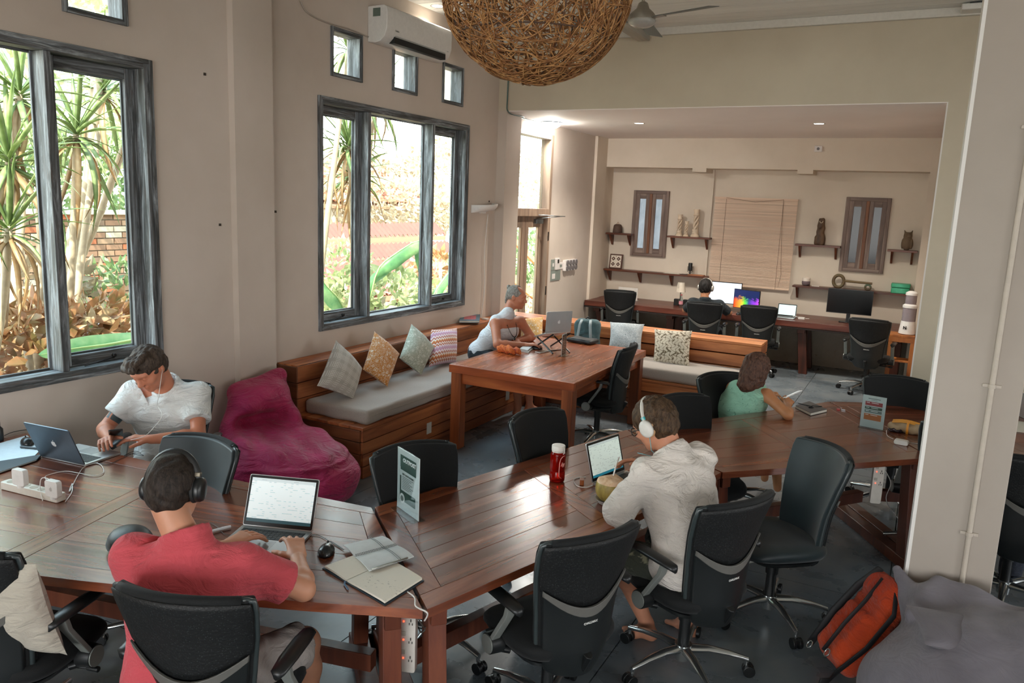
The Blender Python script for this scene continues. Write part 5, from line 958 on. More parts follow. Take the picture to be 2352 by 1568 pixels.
for lab, pxy, a, colr, L in pen_n:
    o = thing('pen', lab, 'pen', flat(*pxy, ZT+.009), math.radians(a)); MB().cyl((-L/2, 0, 0), (L*.15, 0, 0), .0065, n=10).build('barrel', plain('pen_'+colr, colr, .35), o, smooth=True, auto=40); MB().cyl((L*.15, 0, 0), (L/2, 0, 0), .0075, .006, n=10).build('cap', plain('pencap_'+colr, colr, .3), o, smooth=True, auto=40)
S = SDF((-.06, -.05, -.005), (.06, .05, .05), .005); S.cap((-.03, 0, .012), (.03, .01, .012), .014, k=0); S.disp(lambda X, Y, Z: .007*np.sin(X*150+Y*60)*np.sin(Y*120+Z*90)); o = S.build('crumpled_note', plain('pink_paper', 'E46A82', .6)); tag(o, 'crumpled pink sticky note behind the shoulder of the man in red', 'note', None, flat(462, 1243))
# open journal
jc = [(741, 1306), (884, 1391), (973, 1334), (858, 1262)]; P = [flat(*p) for p in jc]; c = sum(P, Vector())/4; jo = thing('journal', 'open cream-paged journal with a blue ribbon at the table edge', 'notebook', (c.x, c.y, ZT)); q = [Vector((p.x-c.x, p.y-c.y, 0)) for p in P]
def quadpt(q, u, v): return q[0]*(1-u)*(1-v)+q[1]*u*(1-v)+q[2]*u*v+q[3]*(1-u)*v
MB().prism([tuple(v.xy*1.01) for v in q], 0, .003).build('cover', plain('journal_navy', '1D2B36', .5), jo)
def jtxt():
    t = NT('journal_page'); v = t.coord('Object', (1, 1, 1)); n = t.noise(v, 90, 2); n2 = t.noise(v, 7, 2); m = t.add('ShaderNodeMath', operation='MULTIPLY'); t.l.new(t.ramp(n, [(.60, 0.0), (.66, .6)]), m.inputs[0]); t.l.new(t.ramp(n2, [(.55, 0.0), (.65, 1.0)]), m.inputs[1]); t.col(t.mix(m.outputs[0], 'DAD4C6', '77756F')); t.set(rough=.7); return t.m
mj = jtxt()
for a, b in ((0.02, .385), (.40, .985)):
    m = MB(); m.panel(lambda u, v: tuple(quadpt(q, a+(b-a)*u, .02+.96*v)+Vector((0, 0, .0035+.011*math.sin(math.pi*min(1, max(0, u if a > .3 else 1-u))*.5+.25)**.5*(1 if .02 < u < .98 else .9)))), 10, 3, lambda u, v: (0, 0, -.008)); m.build('page_block', mj, jo, smooth=True, auto=50)
MB().tube([tuple(quadpt(q, .39, -.01)+Vector((0, 0, .006))), tuple(quadpt(q, .42, -.06)+Vector((0, 0, .004))), tuple(quadpt(q, .50, -.13)+Vector((.01, .0, .003)))], .004, 6, flat=.3).build('ribbon', plain('ribbon_blue', '3C5A78', .5), jo)
# spiral notebook lying across it
sc_ = [(788, 1253), (848, 1312), (951, 1279), (878, 1232)]; P = [flat(*p, ZT+.015) for p in sc_]; c = sum(P, Vector())/4; so = thing('spiral_notebook', 'white spiral notebook lying open across the journal', 'notebook', (c.x, c.y, ZT+.015)); q = [Vector((p.x-c.x, p.y-c.y, 0)) for p in P]
for a, b in ((0, .455), (.475, 1)): MB().panel(lambda u, v: tuple(quadpt(q, a+(b-a)*u, v)+Vector((0, 0, .004+.006*math.sin(math.pi*u)))), 8, 3, lambda u, v: (0, 0, -.004)).build('page', plain('page_cool', 'CBD0D0', .6), so, smooth=True, auto=50)
m = MB()
for i in range(26):
    v = .03+.94*i/25; p = quadpt(q, .465, v); r_ = [tuple(p+(q[1]-q[0]).normalized()*.006*math.cos(a)+Vector((0, 0, .006+.006*math.sin(a)))) for a in np.linspace(0, 2*math.pi, 9)[:-1]]; m.tube(r_, .0008, 4, closed=True)
m.build('spiral', plain('wire', '4B4F52', .3, .8), so, kind='stuff')
for v in (.66, .70): MB().tube([tuple(quadpt(q, u, v)+Vector((0, 0, .0085+.006*math.sin(math.pi*(u/.46 if u < .46 else (u-.47)/.53))))) for u in np.linspace(.01, .99, 12)], .0012, 4).build('elastic', plain('elastic_grey', '4A5052', .6), so)
MB().cyl(tuple(quadpt(q, 1.0, .05)+Vector((0, 0, .006))), tuple(quadpt(q, 1.0, .85)+Vector((0, 0, .006))), .004, n=8).build('pen', plain('pen_silver', '9FA39C', .3, .7), so, smooth=True)
# acrylic table signs
M_acr = glass_pane('acrylic', 'EEF2F2')
M_grn = plain('sign_green', '35564F', .5); M_sw = plain('sign_white', 'CFD6D6', .45); M_st = plain('sign_text', '5E6E6C', .5)
def table_sign(label, a, b, H, z, W=None):
    """a, b: foot corners of the upright sheet seen from its printed side (left, right)"""
    a, b = Vector(a), Vector(b); w = W or (b-a).length; c = (a+b)/2; o = thing('table_sign', label, 'sign', (c.x, c.y, z), yaw(a, b)); Rx = Matrix.Rotation(math.radians(90), 4, 'X')
    MB().rbox(-w/2-.004, w/2+.004, -.035, .035, 0, .003, .006).build('foot', M_acr, o, bevel=.0005); MB().box(-w/2, w/2, -.0035, -.0022, .003, H).box(-w/2, w/2, .0022, .0035, .003, H).build('holder', M_acr, o); MB().box(-w/2+.001, w/2-.001, -.0014, .0014, .004, H-.001).build('card', M_sw, o)
    return o, lambda x, y, zz=-.0016: T(x, zz, y) @ Rx
o, F = table_sign('tall acrylic menu stand reading OUTPOST near the desk joint', flat(912, 1163), flat(962, 1199), .30, ZT, .21)
def blk(name, x0, x1, y0, y1, mat): MB().box(x0, x1, -.0021, -.0015, y0, y1).build(name, mat, o)
blk('printed_panel', -.075, .075, .212, .272, M_grn); blk('printed_panel', .058-.13, .075, .20, .212, M_grn); blk('printed_panel', -.078, .072, .05, .10, M_grn); blk('printed_panel', -.078, -.066, .10, .17, M_grn)
text_part('heading', 'OUTPOST', .027, F(.012, .250, -.0024), plain('sign_letters', 'E9EEEC', .5), o, bold=.0006); text_part('heading', 'HEY OUTPOSTERS!', .0125, F(.0, .182, -.0024), M_st, o, bold=.0003)
for i in range(8): MB().box(-.055, .05-(i*7 % 5)*.009, -.0021, -.0016, .168-i*.008, .1705-i*.008).build('text_line', M_st, o)
MB().at(F(-.052, .062, -.0022)).lathe([(.024, 0), (.024, .0006)], 24).build('badge', M_sw, o); MB().at(F(-.052, .062, -.003)).lathe([(.014, 0), (.014, .0004)], 20).build('badge_ring', M_st, o)
o, F = table_sign('acrylic sign with red, green, grey and orange bars on the far desk', flat(1968, 977), flat(2034, 990), .232, ZT, .155)
for y0, y1, cc in ((.160, .188, 'A6494C'), (.134, .153, '475A4E'), (.110, .129, '7C8785'), (.058, .102, 'C47444')):
    MB().box(-.056, .056, -.0021, -.0015, y0, y1).build('colour_bar', plain('bar_'+cc, cc, .5), o); MB().box(-.048, -.028, -.0026, -.002, y1-.009, y1-.006).build('text_line', plain('sign_letters', 'E9EEEC', .5), o); MB().box(-.015, .030, -.0026, -.002, y1-.009, y1-.006).build('text_line', plain('sign_letters', 'E9EEEC', .5), o)
MB().box(-.04, .04, -.0021, -.0015, .208, .212).build('text_line', M_st, o); MB().box(-.02, .02, -.0021, -.0015, .199, .201).build('text_line', M_st, o)
o, F = table_sign('narrow acrylic sign with a brown card on the square table', flat(1284, 822, .7702), flat(1304, 812, .7702), .215, .7702, .13)
MB().box(-.058, .058, -.0021, -.0015, .012, .205).build('printed_panel', plain('card_brown', '6B5F58', .5), o)
for i in range(9): MB().box(-.04, .035-(i*5 % 4)*.01, -.0026, -.002, .18-i*.018, .184-i*.018).build('text_line', plain('card_text', 'B9AFA6', .5), o)
# red drinking bottle
def red_plastic():
    t = NT('red_bottle_plastic'); t.col('D81C10'); t.set(trans=.85, rough=.06, ior=1.3); t.b.inputs['Emission Strength'].default_value = 0; return t.m
rb = thing('water_bottle', 'translucent red drinking bottle with a white screw lid', 'bottle', flat(1279, 1104)); RB = red_plastic()
MB().lathe([(.030, 0), (.038, .004), (.041, .012), (.041, .052), (.0385, .058), (.0385, .064), (.041, .070), (.041, .148), (.038, .160), (.031, .168), (.031, .172)], 28).build('body', RB, rb, smooth=True, auto=50)
MB().lathe([(.034, .170), (.036, .172), (.036, .196), (.034, .199), (0.001, .200)], 28).build('lid', plain('lid_white', 'D6D2CA', .4), rb, auto=40); MB().tube([(.034, -.012, .198), (.040, -.014, .190), (.041, -.012, .165), (.036, -.018, .160)], .004, 6, flat=.5).build('lid_loop', plain('lid_white', 'D6D2CA', .4), rb, smooth=True); MB().lathe([(.0335, .163), (.0345, .165), (.0335, .169)], 24, False).build('lid_ring', plain('lid_white', 'D6D2CA', .4), rb)
va = math.atan2(-rb.location.y, -rb.location.x)
def wrapP(a, z, r=.0416): return (r*math.cos(va+a), r*math.sin(va+a), z)
mlg = plain('print_pale', 'E7A79A', .5)
MB().tube([wrapP(.95, .150), wrapP(.6, .147), wrapP(.35, .135), wrapP(.22, .11), wrapP(.2, .07), wrapP(.22, .04), wrapP(.55, .028)], .0035, 6, flat=.25).build('printed_mark', mlg, rb, smooth=True); MB().tube([wrapP(.45, .095), wrapP(.6, .115), wrapP(.65, .09), wrapP(.78, .11), wrapP(.85, .09), wrapP(1.0, .108)], .0016, 5).build('printed_mark', mlg, rb)
# coconut in a dish with a straw
dc = flat(1402, 1155); dish = tag(MB().lathe([(.045, 0), (.062, .004), (.072, .024), (.075, .026), (.070, .024), (.058, .008), (.001, .006)], 28).build('dish', plain('ceramic_white', 'C6C3BC', .3), None, smooth=True, auto=60), 'white bowl holding the green coconut', 'bowl', None, (dc.x, dc.y, ZT))
S = SDF((-.11, -.11, -.01), (.11, .11, .18), .005); S.ell((0, 0, .072), (.078, .078, .078), k=0); S.ell((0, 0, .05), (.070, .070, .055), k=.02); S.plane((0, 0, .122), (.10, -.05, 1), .0); S.plane((.03, .02, .118), (.5, .35, 1)); S.plane((-.03, .02, .12), (-.45, .3, 1)); S.plane((-.02, -.03, .120), (-.2, -.55, 1))
t = NT('coconut_husk'); tc = t.add('ShaderNodeTexCoord'); sp = t.add('ShaderNodeSeparateXYZ'); t.l.new(tc.outputs['Object'], sp.inputs[0]); v = t.coord('Object', (14, 14, 5)); n = t.noise(v, 2, 5, .7); body = t.ramp(n, [(.3, '6E5A2C'), (.5, '93803F'), (.7, 'A8934E')]); geo = t.add('ShaderNodeNewGeometry'); s3 = t.add('ShaderNodeSeparateXYZ'); t.l.new(geo.outputs['True Normal'], s3.inputs[0])
f1 = t.add('ShaderNodeMath', operation='GREATER_THAN'); f1.inputs[1].default_value = .098; t.l.new(sp.outputs['Z'], f1.inputs[0]); t.col(t.mix(f1.outputs[0], body, t.ramp(n, [(.3, 'B98A62'), (.5, 'D8B794'), (.7, 'E2CDB2')]))); t.set(rough=.5); t.bump(n, .2, .004)
co = thing('coconut', 'green drinking coconut with its top cut open', 'coconut', (dc.x, dc.y, ZT+.014)); S.build('husk', t.m, co)
hp_ = (dc.x+.0, dc.y+.01, ZT+.128); tip = at(1422, 1050, z=.94)
o = tag(MB().tube([(0, 0, 0), tuple((tip-Vector(hp_))*.55+Vector((0, 0, .012))), tuple(tip-Vector(hp_))], .0038, 10).build('straw', plain('straw_white', 'E2E0DC', .4), None, smooth=True), 'white drinking straw standing in the coconut', 'straw', None, hp_)
o = tag(MB().rbox(-.011, .011, -.02, .02, 0, .03, .003).build('usb_adapter', plain('adapter_brown', '8A4A1E', .4), None, bevel=.001), 'small orange-brown cube on the desk between the red bottle and the coconut', 'adapter', None, flat(1336, 1112), .4)
# around the woman
o, q, c = book('thick black notebook with a tied cord beside the elbow of the woman in green', 'notebook', 'notebook', [(1826, 937), (1862, 955), (1900, 946), (1858, 927)], .022, plain('cover_black', '22242A', .5)); 
MB().tube([(-.10, .06, .024), (-.03, .03, .025), (.0, .0, .03), (.02, -.02, .026), (-.01, -.035, .025), (.01, .0, .034), (.05, .05, .026), (.07, .07, .024)], .0035, 6).build('cord', mk, o, smooth=True)
o = thing('keys', 'small red and steel key fob near the coloured sign', 'keys', flat(1926, 940)); MB().rbox(-.012, .012, -.03, .008, 0, .006, .003).build('fob', plain('fob_red', 'B5323A', .4), o); MB().tube([(.01+.012*math.cos(a), .02+.012*math.sin(a), .004) for a in np.linspace(0, 6.28, 13)[:-1]], .002, 6, closed=True).build('key_ring', M_al, o); MB().cbox((.035, -.005, .004), (.03, .012, .005)).build('key', M_al, o, bevel=.001)
S = SDF((-.14, -.09, -.01), (.14, .09, .11), .006); S.cap((-.08, 0, .035), (.08, 0, .038), .032, .040, 0); S.disp(lambda X, Y, Z: .006*np.sin(X*70+Y*30)*np.sin(Y*90+Z*50)); S.plane((0, 0, 0), (0, 0, -1)); o = thing('snack_bag', 'brown paper snack bag tied with an orange band next to the pillar', 'bag', flat(2080, 994), math.radians(-5)); S.build('bag', plain('kraft_paper', 'A08A6C', .7), o)
MB().tube([(0.01, .044*math.cos(a), .038+.044*math.sin(a)) for a in np.linspace(0, 6.28, 21)[:-1]], .004, 6, closed=True, flat=2).build('band', plain('band_orange', 'D28A2A', .5), o, smooth=True); MB().panel(lambda u, v: (-.09+.17*u, -.02+.05*v, .062+.012*math.sin(3*u)+.01*v), 6, 2, lambda u, v: (0, 0, .003)).build('flap', plain('flap_orange', 'D9952E', .55), o)
S = SDF((-.06, -.04, -.01), (.06, .04, .05), .005); S.cap((-.03, 0, .012), (.03, 0, .012), .014, k=0); S.disp(lambda X, Y, Z: .006*np.sin(X*160)*np.sin(Y*140+Z*80)); S.plane((0, 0, 0), (0, 0, -1)); o = S.build('wrapper', plain('foil_dark', '33282A', .3, .4, var=.4, nscale=80)); tag(o, 'crumpled dark foil wrapper between the coloured sign and the snack bag', 'wrapper', None, flat(2056, 992))
charger('small white laptop charger lying on the far desk by the pillar', flat(2070, 1020), math.radians(-8), (.085, .05, .03))
paper('white papers on the desk beyond the pillar', [(2320, 965), (2400, 975), (2400, 1000), (2325, 990)], mpw)
# square table: scarf, notebooks, pouch
S = SDF((-.17, -.11, -.01), (.17, .11, .12), .006); S.cap((-.10, 0, .035), (.10, .02, .035), .036, .032, 0); S.cap((-.05, .03, .04), (.06, -.03, .045), .03, .03, .02); S.disp(lambda X, Y, Z: .007*np.sin(70*X+60*Z+3*np.sin(20*Y))+.003*np.sin(150*Y)); S.plane((0, 0, 0), (0, 0, -1))
t = NT('scarf'); v = t.coord('Object', (1, 1, 1)); n = t.noise(v, 26, 3, .7, 1.5); t.col(t.ramp(n, [(.30, '5A2A3C'), (.42, 'B04A2C'), (.55, 'D97B33'), (.66, '8E2F33'), (.8, 'E0A25A')])); t.set(rough=.85); o = S.build('scarf', t.m); tag(o, 'rolled orange and purple scarf on the near corner of the square table', 'scarf', None, flat(1168, 812, .7702), math.radians(-12))
t_n = [('lower of the two pale notebooks beside the scarf', [(1192, 806), (1204, 795), (1228, 799), (1214, 811)], .0), ('upper of the two pale notebooks beside the scarf', [(1194, 803), (1208, 792), (1226, 795), (1212, 807)], .014)]
for lab, cs, dz in t_n: book(lab, 'notebook', 'notebook', cs, .013, plain('cover_pale', 'B9C2C6', .5), z=.7702+dz)
S = SDF((-.18, -.13, -.01), (.18, .13, .07), .006); S.box((0, 0, .022), (.15, .10, .022), .02, k=0); S.disp(lambda X, Y, Z: .003*np.sin(30*X+20*Y)); pb = thing('pouch', 'black zipped pouch on the far edge of the square table', 'pouch', flat(1338, 786, .7702), math.radians(-8)); S.build('body', plain('pouch_black', '15181B', .4), pb); MB().tube([(-.13, -.085, .046), (.13, -.085, .046), (.135, .06, .044)], .004, 6).build('zip', plain('zip_steel', '70767A', .3, .7), pb, smooth=True)
# ---- patterned cushions ----
def pat_mat(name, kind, a, b, c=None):
    t = NT(name); tc = t.add('ShaderNodeTexCoord'); uv = tc.outputs['UV']; sep = t.add('ShaderNodeSeparateXYZ'); t.l.new(uv, sep.inputs[0]); U, V = sep.outputs[0], sep.outputs[1]
    def M(op, x, y=None, z=None):
        m = t.add('ShaderNodeMath', operation=op)
        for i, k in enumerate((x, y, z)):
            if k is None: continue
            if hasattr(k, 'is_linked'): t.l.new(k, m.inputs[i])
            else: m.inputs[i].default_value = k
        return m.outputs[0]
    if kind == 'rings':
        vo = t.add('ShaderNodeTexVoronoi'); vo.inputs['Scale'].default_value = 9; t.l.new(uv, vo.inputs['Vector']); n = t.noise(uv, 13, 3, .6, 2.2); d = M('ABSOLUTE', M('SUBTRACT', vo.outputs['Distance'], .26)); r1 = M('LESS_THAN', d, .055); r2 = M('LESS_THAN', M('ABSOLUTE', M('SUBTRACT', n, .5)), .022); f = M('MAXIMUM', r1, r2); t.col(t.mix(f, a, b))
    elif kind == 'lattice':
        x = M('FRACT', M('MULTIPLY', U, 7)); y = M('FRACT', M('MULTIPLY', V, 7)); st1 = M('MULTIPLY', M('LESS_THAN', M('FRACT', M('MULTIPLY', U, 28)), .35), M('LESS_THAN', M('FRACT', M('ADD', M('MULTIPLY', V, 5), M('FLOOR', M('MULTIPLY', U, 7)))), .6)); st2 = M('MULTIPLY', M('LESS_THAN', M('FRACT', M('MULTIPLY', V, 28)), .35), M('GREATER_THAN', M('FRACT', M('MULTIPLY', U, 5)), .5)); t.col(t.mix(M('MAXIMUM', st1, st2), a, b))
    elif kind == 'zigzag':
        tri = M('MULTIPLY', M('ABSOLUTE', M('SUBTRACT', M('FRACT', M('MULTIPLY', U, 13)), .5)), .10); w = M('ADD', V, tri); k = M('FRACT', M('MULTIPLY', w, 2.4)); cr = t.ramp(k, [(.0, 'C9A0B8'), (.12, 'E6D8DC'), (.2, 'B8643C'), (.30, 'E9DDD6'), (.38, 'BC6238'), (.50, 'D28A4C'), (.58, 'EADFD8'), (.68, 'B96A50'), (.78, 'E6D4D8'), (.9, 'C48CA6')]); cr.node.color_ramp.interpolation = 'CONSTANT'; t.col(cr)
    elif kind == 'waves':
        s1 = M('SINE', M('ADD', M('MULTIPLY', U, 38), M('MULTIPLY', M('SINE', M('MULTIPLY', V, 38)), 1.6))); s2 = M('SINE', M('SUBTRACT', M('MULTIPLY', V, 26), M('MULTIPLY', M('SINE', M('MULTIPLY', U, 19)), 1.8))); f = M('LESS_THAN', M('ABSOLUTE', M('ADD', s1, M('MULTIPLY', s2, .9))), .32); t.col(t.mix(f, a, b))
    elif kind == 'specks':
        n = t.noise(uv, 13, 3, .6, 2.0); t.col(t.ramp(n, [(.36, b), (.40, a), (.45, a), (.48, b), (.53, a), (.56, c or b), (.62, a)]))
    else: t.col(a)
    t.set(rough=.9, sheen=.2); n = t.noise(t.coord('Object'), 300, 2); t.bump(n, .25, .001); return t.m
def cushion(label, corners, th, mat, grp, name='cushion'):
    """corners: bottom-left, bottom-right, top-right, top-left as seen from the front"""
    q = [Vector(c) for c in corners]; c = sum(q, Vector())/4; q = [p-c for p in q]; nrm = (q[1]-q[0]).cross(q[3]-q[0]).normalized(); N = 26; vs = []; fs = []; uvs = []
    for sgn in (1, -1):
        b0 = len(vs)
        for j in range(N+1):
            for i in range(N+1):
                u, v = i/N, j/N; U, V_ = 2*u-1, 2*v-1; pin = 1-.07*(1-U*U)*abs(V_)**3; pinv = 1-.07*(1-V_*V_)*abs(U)**3; uu, vv = .5+U*pinv/2, .5+V_*pin/2
                p = q[0]*(1-uu)*(1-vv)+q[1]*uu*(1-vv)+q[2]*uu*vv+q[3]*(1-uu)*vv; t_ = th*((1-abs(U)**2.6)*(1-abs(V_)**2.6))**.55*(1+.10*math.sin(9*u+4*v)*math.sin(7*v+2)); vs.append(tuple(p+nrm*sgn*t_*.5)); uvs.append((u, v))
        for j in range(N):
            for i in range(N): a = b0+j*(N+1)+i; f = (a, a+1, a+N+2, a+N+1); fs.append(f if sgn > 0 else f[::-1])
    me = bpy.data.meshes.new(name); me.from_pydata(vs, [], fs); me.update(); ul = me.uv_layers.new(name='uv'); li = np.empty(len(me.loops), np.int32); me.loops.foreach_get('vertex_index', li); ul.data.foreach_set('uv', np.array(uvs, np.float32)[li].ravel()); me.polygons.foreach_set('use_smooth', [True]*len(me.polygons))
    me.materials.append(mat); o = bpy.data.objects.new(name, me); COL.objects.link(o); return tag(o, label, 'cushion', grp, c)
G1 = 'scatter cushions on the bench'
cushion('cream cushion with a woven lattice pattern, nearest the beanbag', [at(728, 886, x=-4.14), at(812, 916, x=-4.06), at(832, 846, x=-4.20), at(772, 780, x=-4.33)], .17, pat_mat('cush_lattice', 'lattice', 'A9A297', 'C9C4BA'), G1)
cushion('orange cushion with white floral rings', [at(833, 848, x=-4.20), at(890, 888, x=-4.06), at(918, 812, x=-4.20), at(860, 760, x=-4.33)], .17, pat_mat('cush_orange', 'rings', 'C27A22', 'E4D6C2'), G1)
cushion('pale green cushion with white floral rings', [at(917, 822, x=-4.20), at(968, 861, x=-4.06), at(998, 797, x=-4.20), at(945, 743, x=-4.33)], .17, pat_mat('cush_green', 'rings', '9A9F8D', 'CED1C4'), G1)
cushion('pink and orange zigzag cushion leaning upright', [at(985, 843, x=-4.12), at(1048, 832, x=-4.12), at(1050, 752, x=-4.34), at(990, 756, x=-4.34)], .14, pat_mat('cush_zigzag', 'zigzag', 'FFFFFF', 'FFFFFF'), G1)
cushion('blue and white speckled cushion on the alcove side of the bench', [at(1398, 798, y=8.10), at(1472, 806, y=8.10), at(1480, 744, y=8.34), at(1401, 739, y=8.34)], .14, pat_mat('cush_blue', 'specks', 'D0D3D3', '53646E', '8496A0'), G1)
cushion('cream cushion with brown interlocking waves', [at(1499, 835, y=8.08), at(1583, 842, y=8.08), at(1590, 759, y=8.34), at(1503, 755, y=8.34)], .15, pat_mat('cush_waves', 'waves', 'CFC4B0', '6F604A'), G1)
cushion('yellow and white cushion in the corner behind the man in the tank top', [at(1195, 790, y=8.12), at(1246, 785, y=8.12), at(1248, 727, y=8.36), at(1196, 732, y=8.36)], .14, pat_mat('cush_yellow', 'rings', 'CE983F', 'E6DCC8'), G1)
wc = cushion('crumpled white cushion behind the sitter of the bottom left chair', [tuple(V3(-2.80, 1.26, 0)+V3(-.29, .956, 0)*k+V3(.956, .29, 0)*l+V3(0, 0, z)) for k, l, z in ((.20, .30, .52), (.20, -.10, .52), (.10, -.10, .90), (.10, .29, .92))], .13, cloth_mat('cush_plainwhite', 'A9A294', 'BDB6A8'), None)
# teal backpack on the bench
S = SDF((-.22, -.17, -.02), (.22, .17, .5), .008); S.box((0, 0, .19), (.15, .085, .19), .07, k=0); S.box((0, -.09, .12), (.11, .05, .10), .04, k=.03); S.disp(lambda X, Y, Z: .006*np.sin(22*X+9*Z)*np.sin(25*Z)); S.plane((0, 0, 0), (0, 0, -1))
bp = thing('backpack', 'grey-teal backpack standing on the bench behind the raised laptop', 'backpack', (-3.30, 8.16, .546), math.radians(10)); S.build('body', cloth_mat('teal_canvas', '3F5558', '5A7276'), bp)
for s in (-.05, .05): MB().tube([(s, -.09, .38), (s*1.2, -.15, .33), (s*1.5, -.16, .18), (s*1.6, -.12, .05)], .016, 8, flat=.4).build('strap', plain('strap_grey', '8E9A9C', .6), bp, smooth=True)
MB().tube([(-.03, 0, .375), (0, -.01, .405), (.03, 0, .375)], .008, 8).build('handle', mk, bp, smooth=True)
# paperbacks and adapter on the bench back
for i, (lab, dz, cc) in enumerate((('lower paperback on top of the bench back under the window', 0, 'AEB9BC'), ('upper paperback with a red and blue cover on the bench back', .026, '3F5C6B'))):
    o, q, c = book(lab, 'paperback', 'book', [(1054, 741), (1101, 741), (1103, 726), (1060, 727)], .024, plain('pb_'+cc, cc, .5), z=.8202+dz)
    if i: MB().prism([(x*.6, y*.6) for x, y in q], .0241, .0247).build('cover_print', plain('print_red', 'A8505A', .5, var=.5, nscale=60), o)
o = tag(MB().rbox(-.035, .035, -.03, .03, 0, .018, .006).build('adapter', mw, None, bevel=.002), 'white plug adapter on the bench back below the wall cable', 'adapter', None, (-4.50, 7.90, .8202))
# ---- beanbags ----
def bean_mat(name, a, b, bmp=.5, spec=.35):
    t = NT(name); v = t.coord('Object', (1, 1, 1)); n = t.noise(v, 3, 4, .5, 1.2); n2 = t.noise(v, 400, 2); w = t.noise(t.coord('Object', (5, 5, 14)), 1.0, 4, .55, 1.8); t.col(t.ramp(n, [(.3, a), (.7, b)])); t.set(rough=.6, sheen=.15, spec=spec); t.bump(w, bmp, .04); return t.m
S = SDF((-.72, -.62, -.02), (.72, .66, .95), .012); B0 = Vector((-3.98, 4.08, 0))
S.ell((.10, -.04, .20), (.52, .44, .27), k=0); S.ell((-.12, -.02, .26), (.44, .46, .28), k=.12); S.ell((-.34, .12, .42), (.22, .34, .30), Matrix.Rotation(math.radians(-18), 3, 'Y'), k=.14); S.ell((-.42, .16, .66), (.13, .28, .12), Matrix.Rotation(math.radians(-25), 3, 'Y'), k=.10); S.cap((-.50, .00, .70), (-.44, .40, .78), .06, .055, .06); S.ell((.05, -.02, .52), (.42, .30, .10), None, .10, True)
S.disp(lambda X, Y, Z: .010*np.sin(16*X+9*Y+3*np.sin(7*Z))*np.sin(13*Z+5*Y)+.006*np.sin(34*Y+18*X+2*np.sin(9*Z))*np.exp(-((Z-.45)/.2)**2)+.012*np.exp(-((Z-.33-.05*X)/.012)**2)*-1)
S.plane((0, 0, 0), (0, 0, -1)); o = S.build('beanbag', bean_mat('burgundy_canvas', '9A1A4A', 'C03068', .9)); tag(o, 'big burgundy beanbag slumped against the end of the bench', 'beanbag', None, B0)
S = SDF((-.75, -.75, -.02), (.75, .75, .80), .013)
S.ell((0, 0, .22), (.60, .56, .30), k=0); S.ell((.02, .18, .36), (.46, .34, .22), k=.14); S.box((-.10, .22, .49), (.36, .17, .045), .04, Matrix.Rotation(math.radians(-14), 3, 'Z') @ Matrix.Rotation(math.radians(16), 3, 'X'), .012); S.box((.02, .06, .46), (.20, .10, .03), .025, Matrix.Rotation(math.radians(-14), 3, 'Z') @ Matrix.Rotation(math.radians(24), 3, 'X'), .010); S.cap((-.56, .44, .54), (-.44, .30, .44), .022, .07, .06)
S.disp(lambda X, Y, Z: .007*np.sin(17*X+5*Y+2*np.sin(8*Z))*np.sin(15*Y+6*X)+.006*np.sin(30*X+20*Z)*np.exp(-((Z-.55)/.12)**2)); S.plane((0, 0, 0), (0, 0, -1))
o = S.build('beanbag', bean_mat('grey_canvas', '6C6871', '7E7A82', .25)); tag(o, 'grey beanbag with a folded-over flap at the foot of the pillar', 'beanbag', None, (.56, 3.46, 0), math.radians(-8))
fl_ = cushion('x', [at(2125, 1480, z=.50), at(2285, 1522, z=.47), at(2350, 1440, z=.50), at(2080, 1388, z=.55)], .075, bean_mat('grey_canvas_flap', '5E5A60', '6E6A70', .25), None, 'flap'); bb_ = [x for x in bpy.data.objects if x.name.startswith('beanbag')][-1]; M_ = bb_.matrix_basis.inverted() @ Matrix.Translation(fl_.location); fl_.parent = bb_; fl_.matrix_basis = M_
for k_ in ('label', 'category'): del fl_[k_]
fl_['label'] = 'darker folded flap'
# red backpack leaning by it
rk = thing('backpack', 'orange-red hiking backpack leaning on the floor beside the grey beanbag', 'backpack', (-.17, 3.84, 0)); Bq, Tq = Vector((-.17, 3.82, .03)), Vector((.10, 4.0, .50)); Fk = frame(Bq, Tq-Bq, (.6, -1, 0)); rk.matrix_world = Fk
S = SDF((-.24, -.16, -.04), (.24, .18, .64), .007); S.box((0, 0, .27), (.135, .060, .25), .055, None, 0); S.box((.0, -.055, .19), (.10, .04, .14), .035, None, .02); S.box((0, -.035, .46), (.115, .055, .07), .045, None, .03); S.disp(lambda X, Y, Z: .0045*np.sin(34*X+19*Z)*np.sin(28*Z+9*Y)-.004*np.exp(-((Z-.365)/.008)**2)); S.build('body', cloth_mat('red_nylon', 'A5351C', 'C24A22', fold=.9), rk)
M_bs = plain('strap_black', '18181A', .7)
MB().tube([(-.115, -.075, .02), (-.12, -.085, .22), (-.115, -.075, .40), (-.06, -.08, .53)], .022, 8, flat=.45).build('side_panel', M_bs, rk, smooth=True); MB().tube([(.02, -.10, .05), (.03, -.112, .22), (.02, -.095, .36), (.01, -.09, .50)], .012, 8, flat=.4).build('zip', M_bs, rk, smooth=True); MB().tube([(.09, -.06, .50), (.17, -.05, .40), (.17, -.05, .20), (.12, -.05, .02), (.20, -.12, -.02), (.26, -.2, -.03)], .016, 8, flat=.35).build('strap', M_bs, rk, smooth=True)
MB().tube([(-.03, 0, .52), (0, -.01, .56), (.03, 0, .52)], .008, 8).build('handle', M_bs, rk, smooth=True)
for q in ((.07, -.115, .06), (-.06, -.115, .02)): MB().tube([(q[0]+.016*math.cos(a), q[1], q[2]+.02*math.sin(a)) for a in np.linspace(0, 6.28, 13)[:-1]], .003, 6, closed=True).build('buckle', M_al, rk, smooth=True)
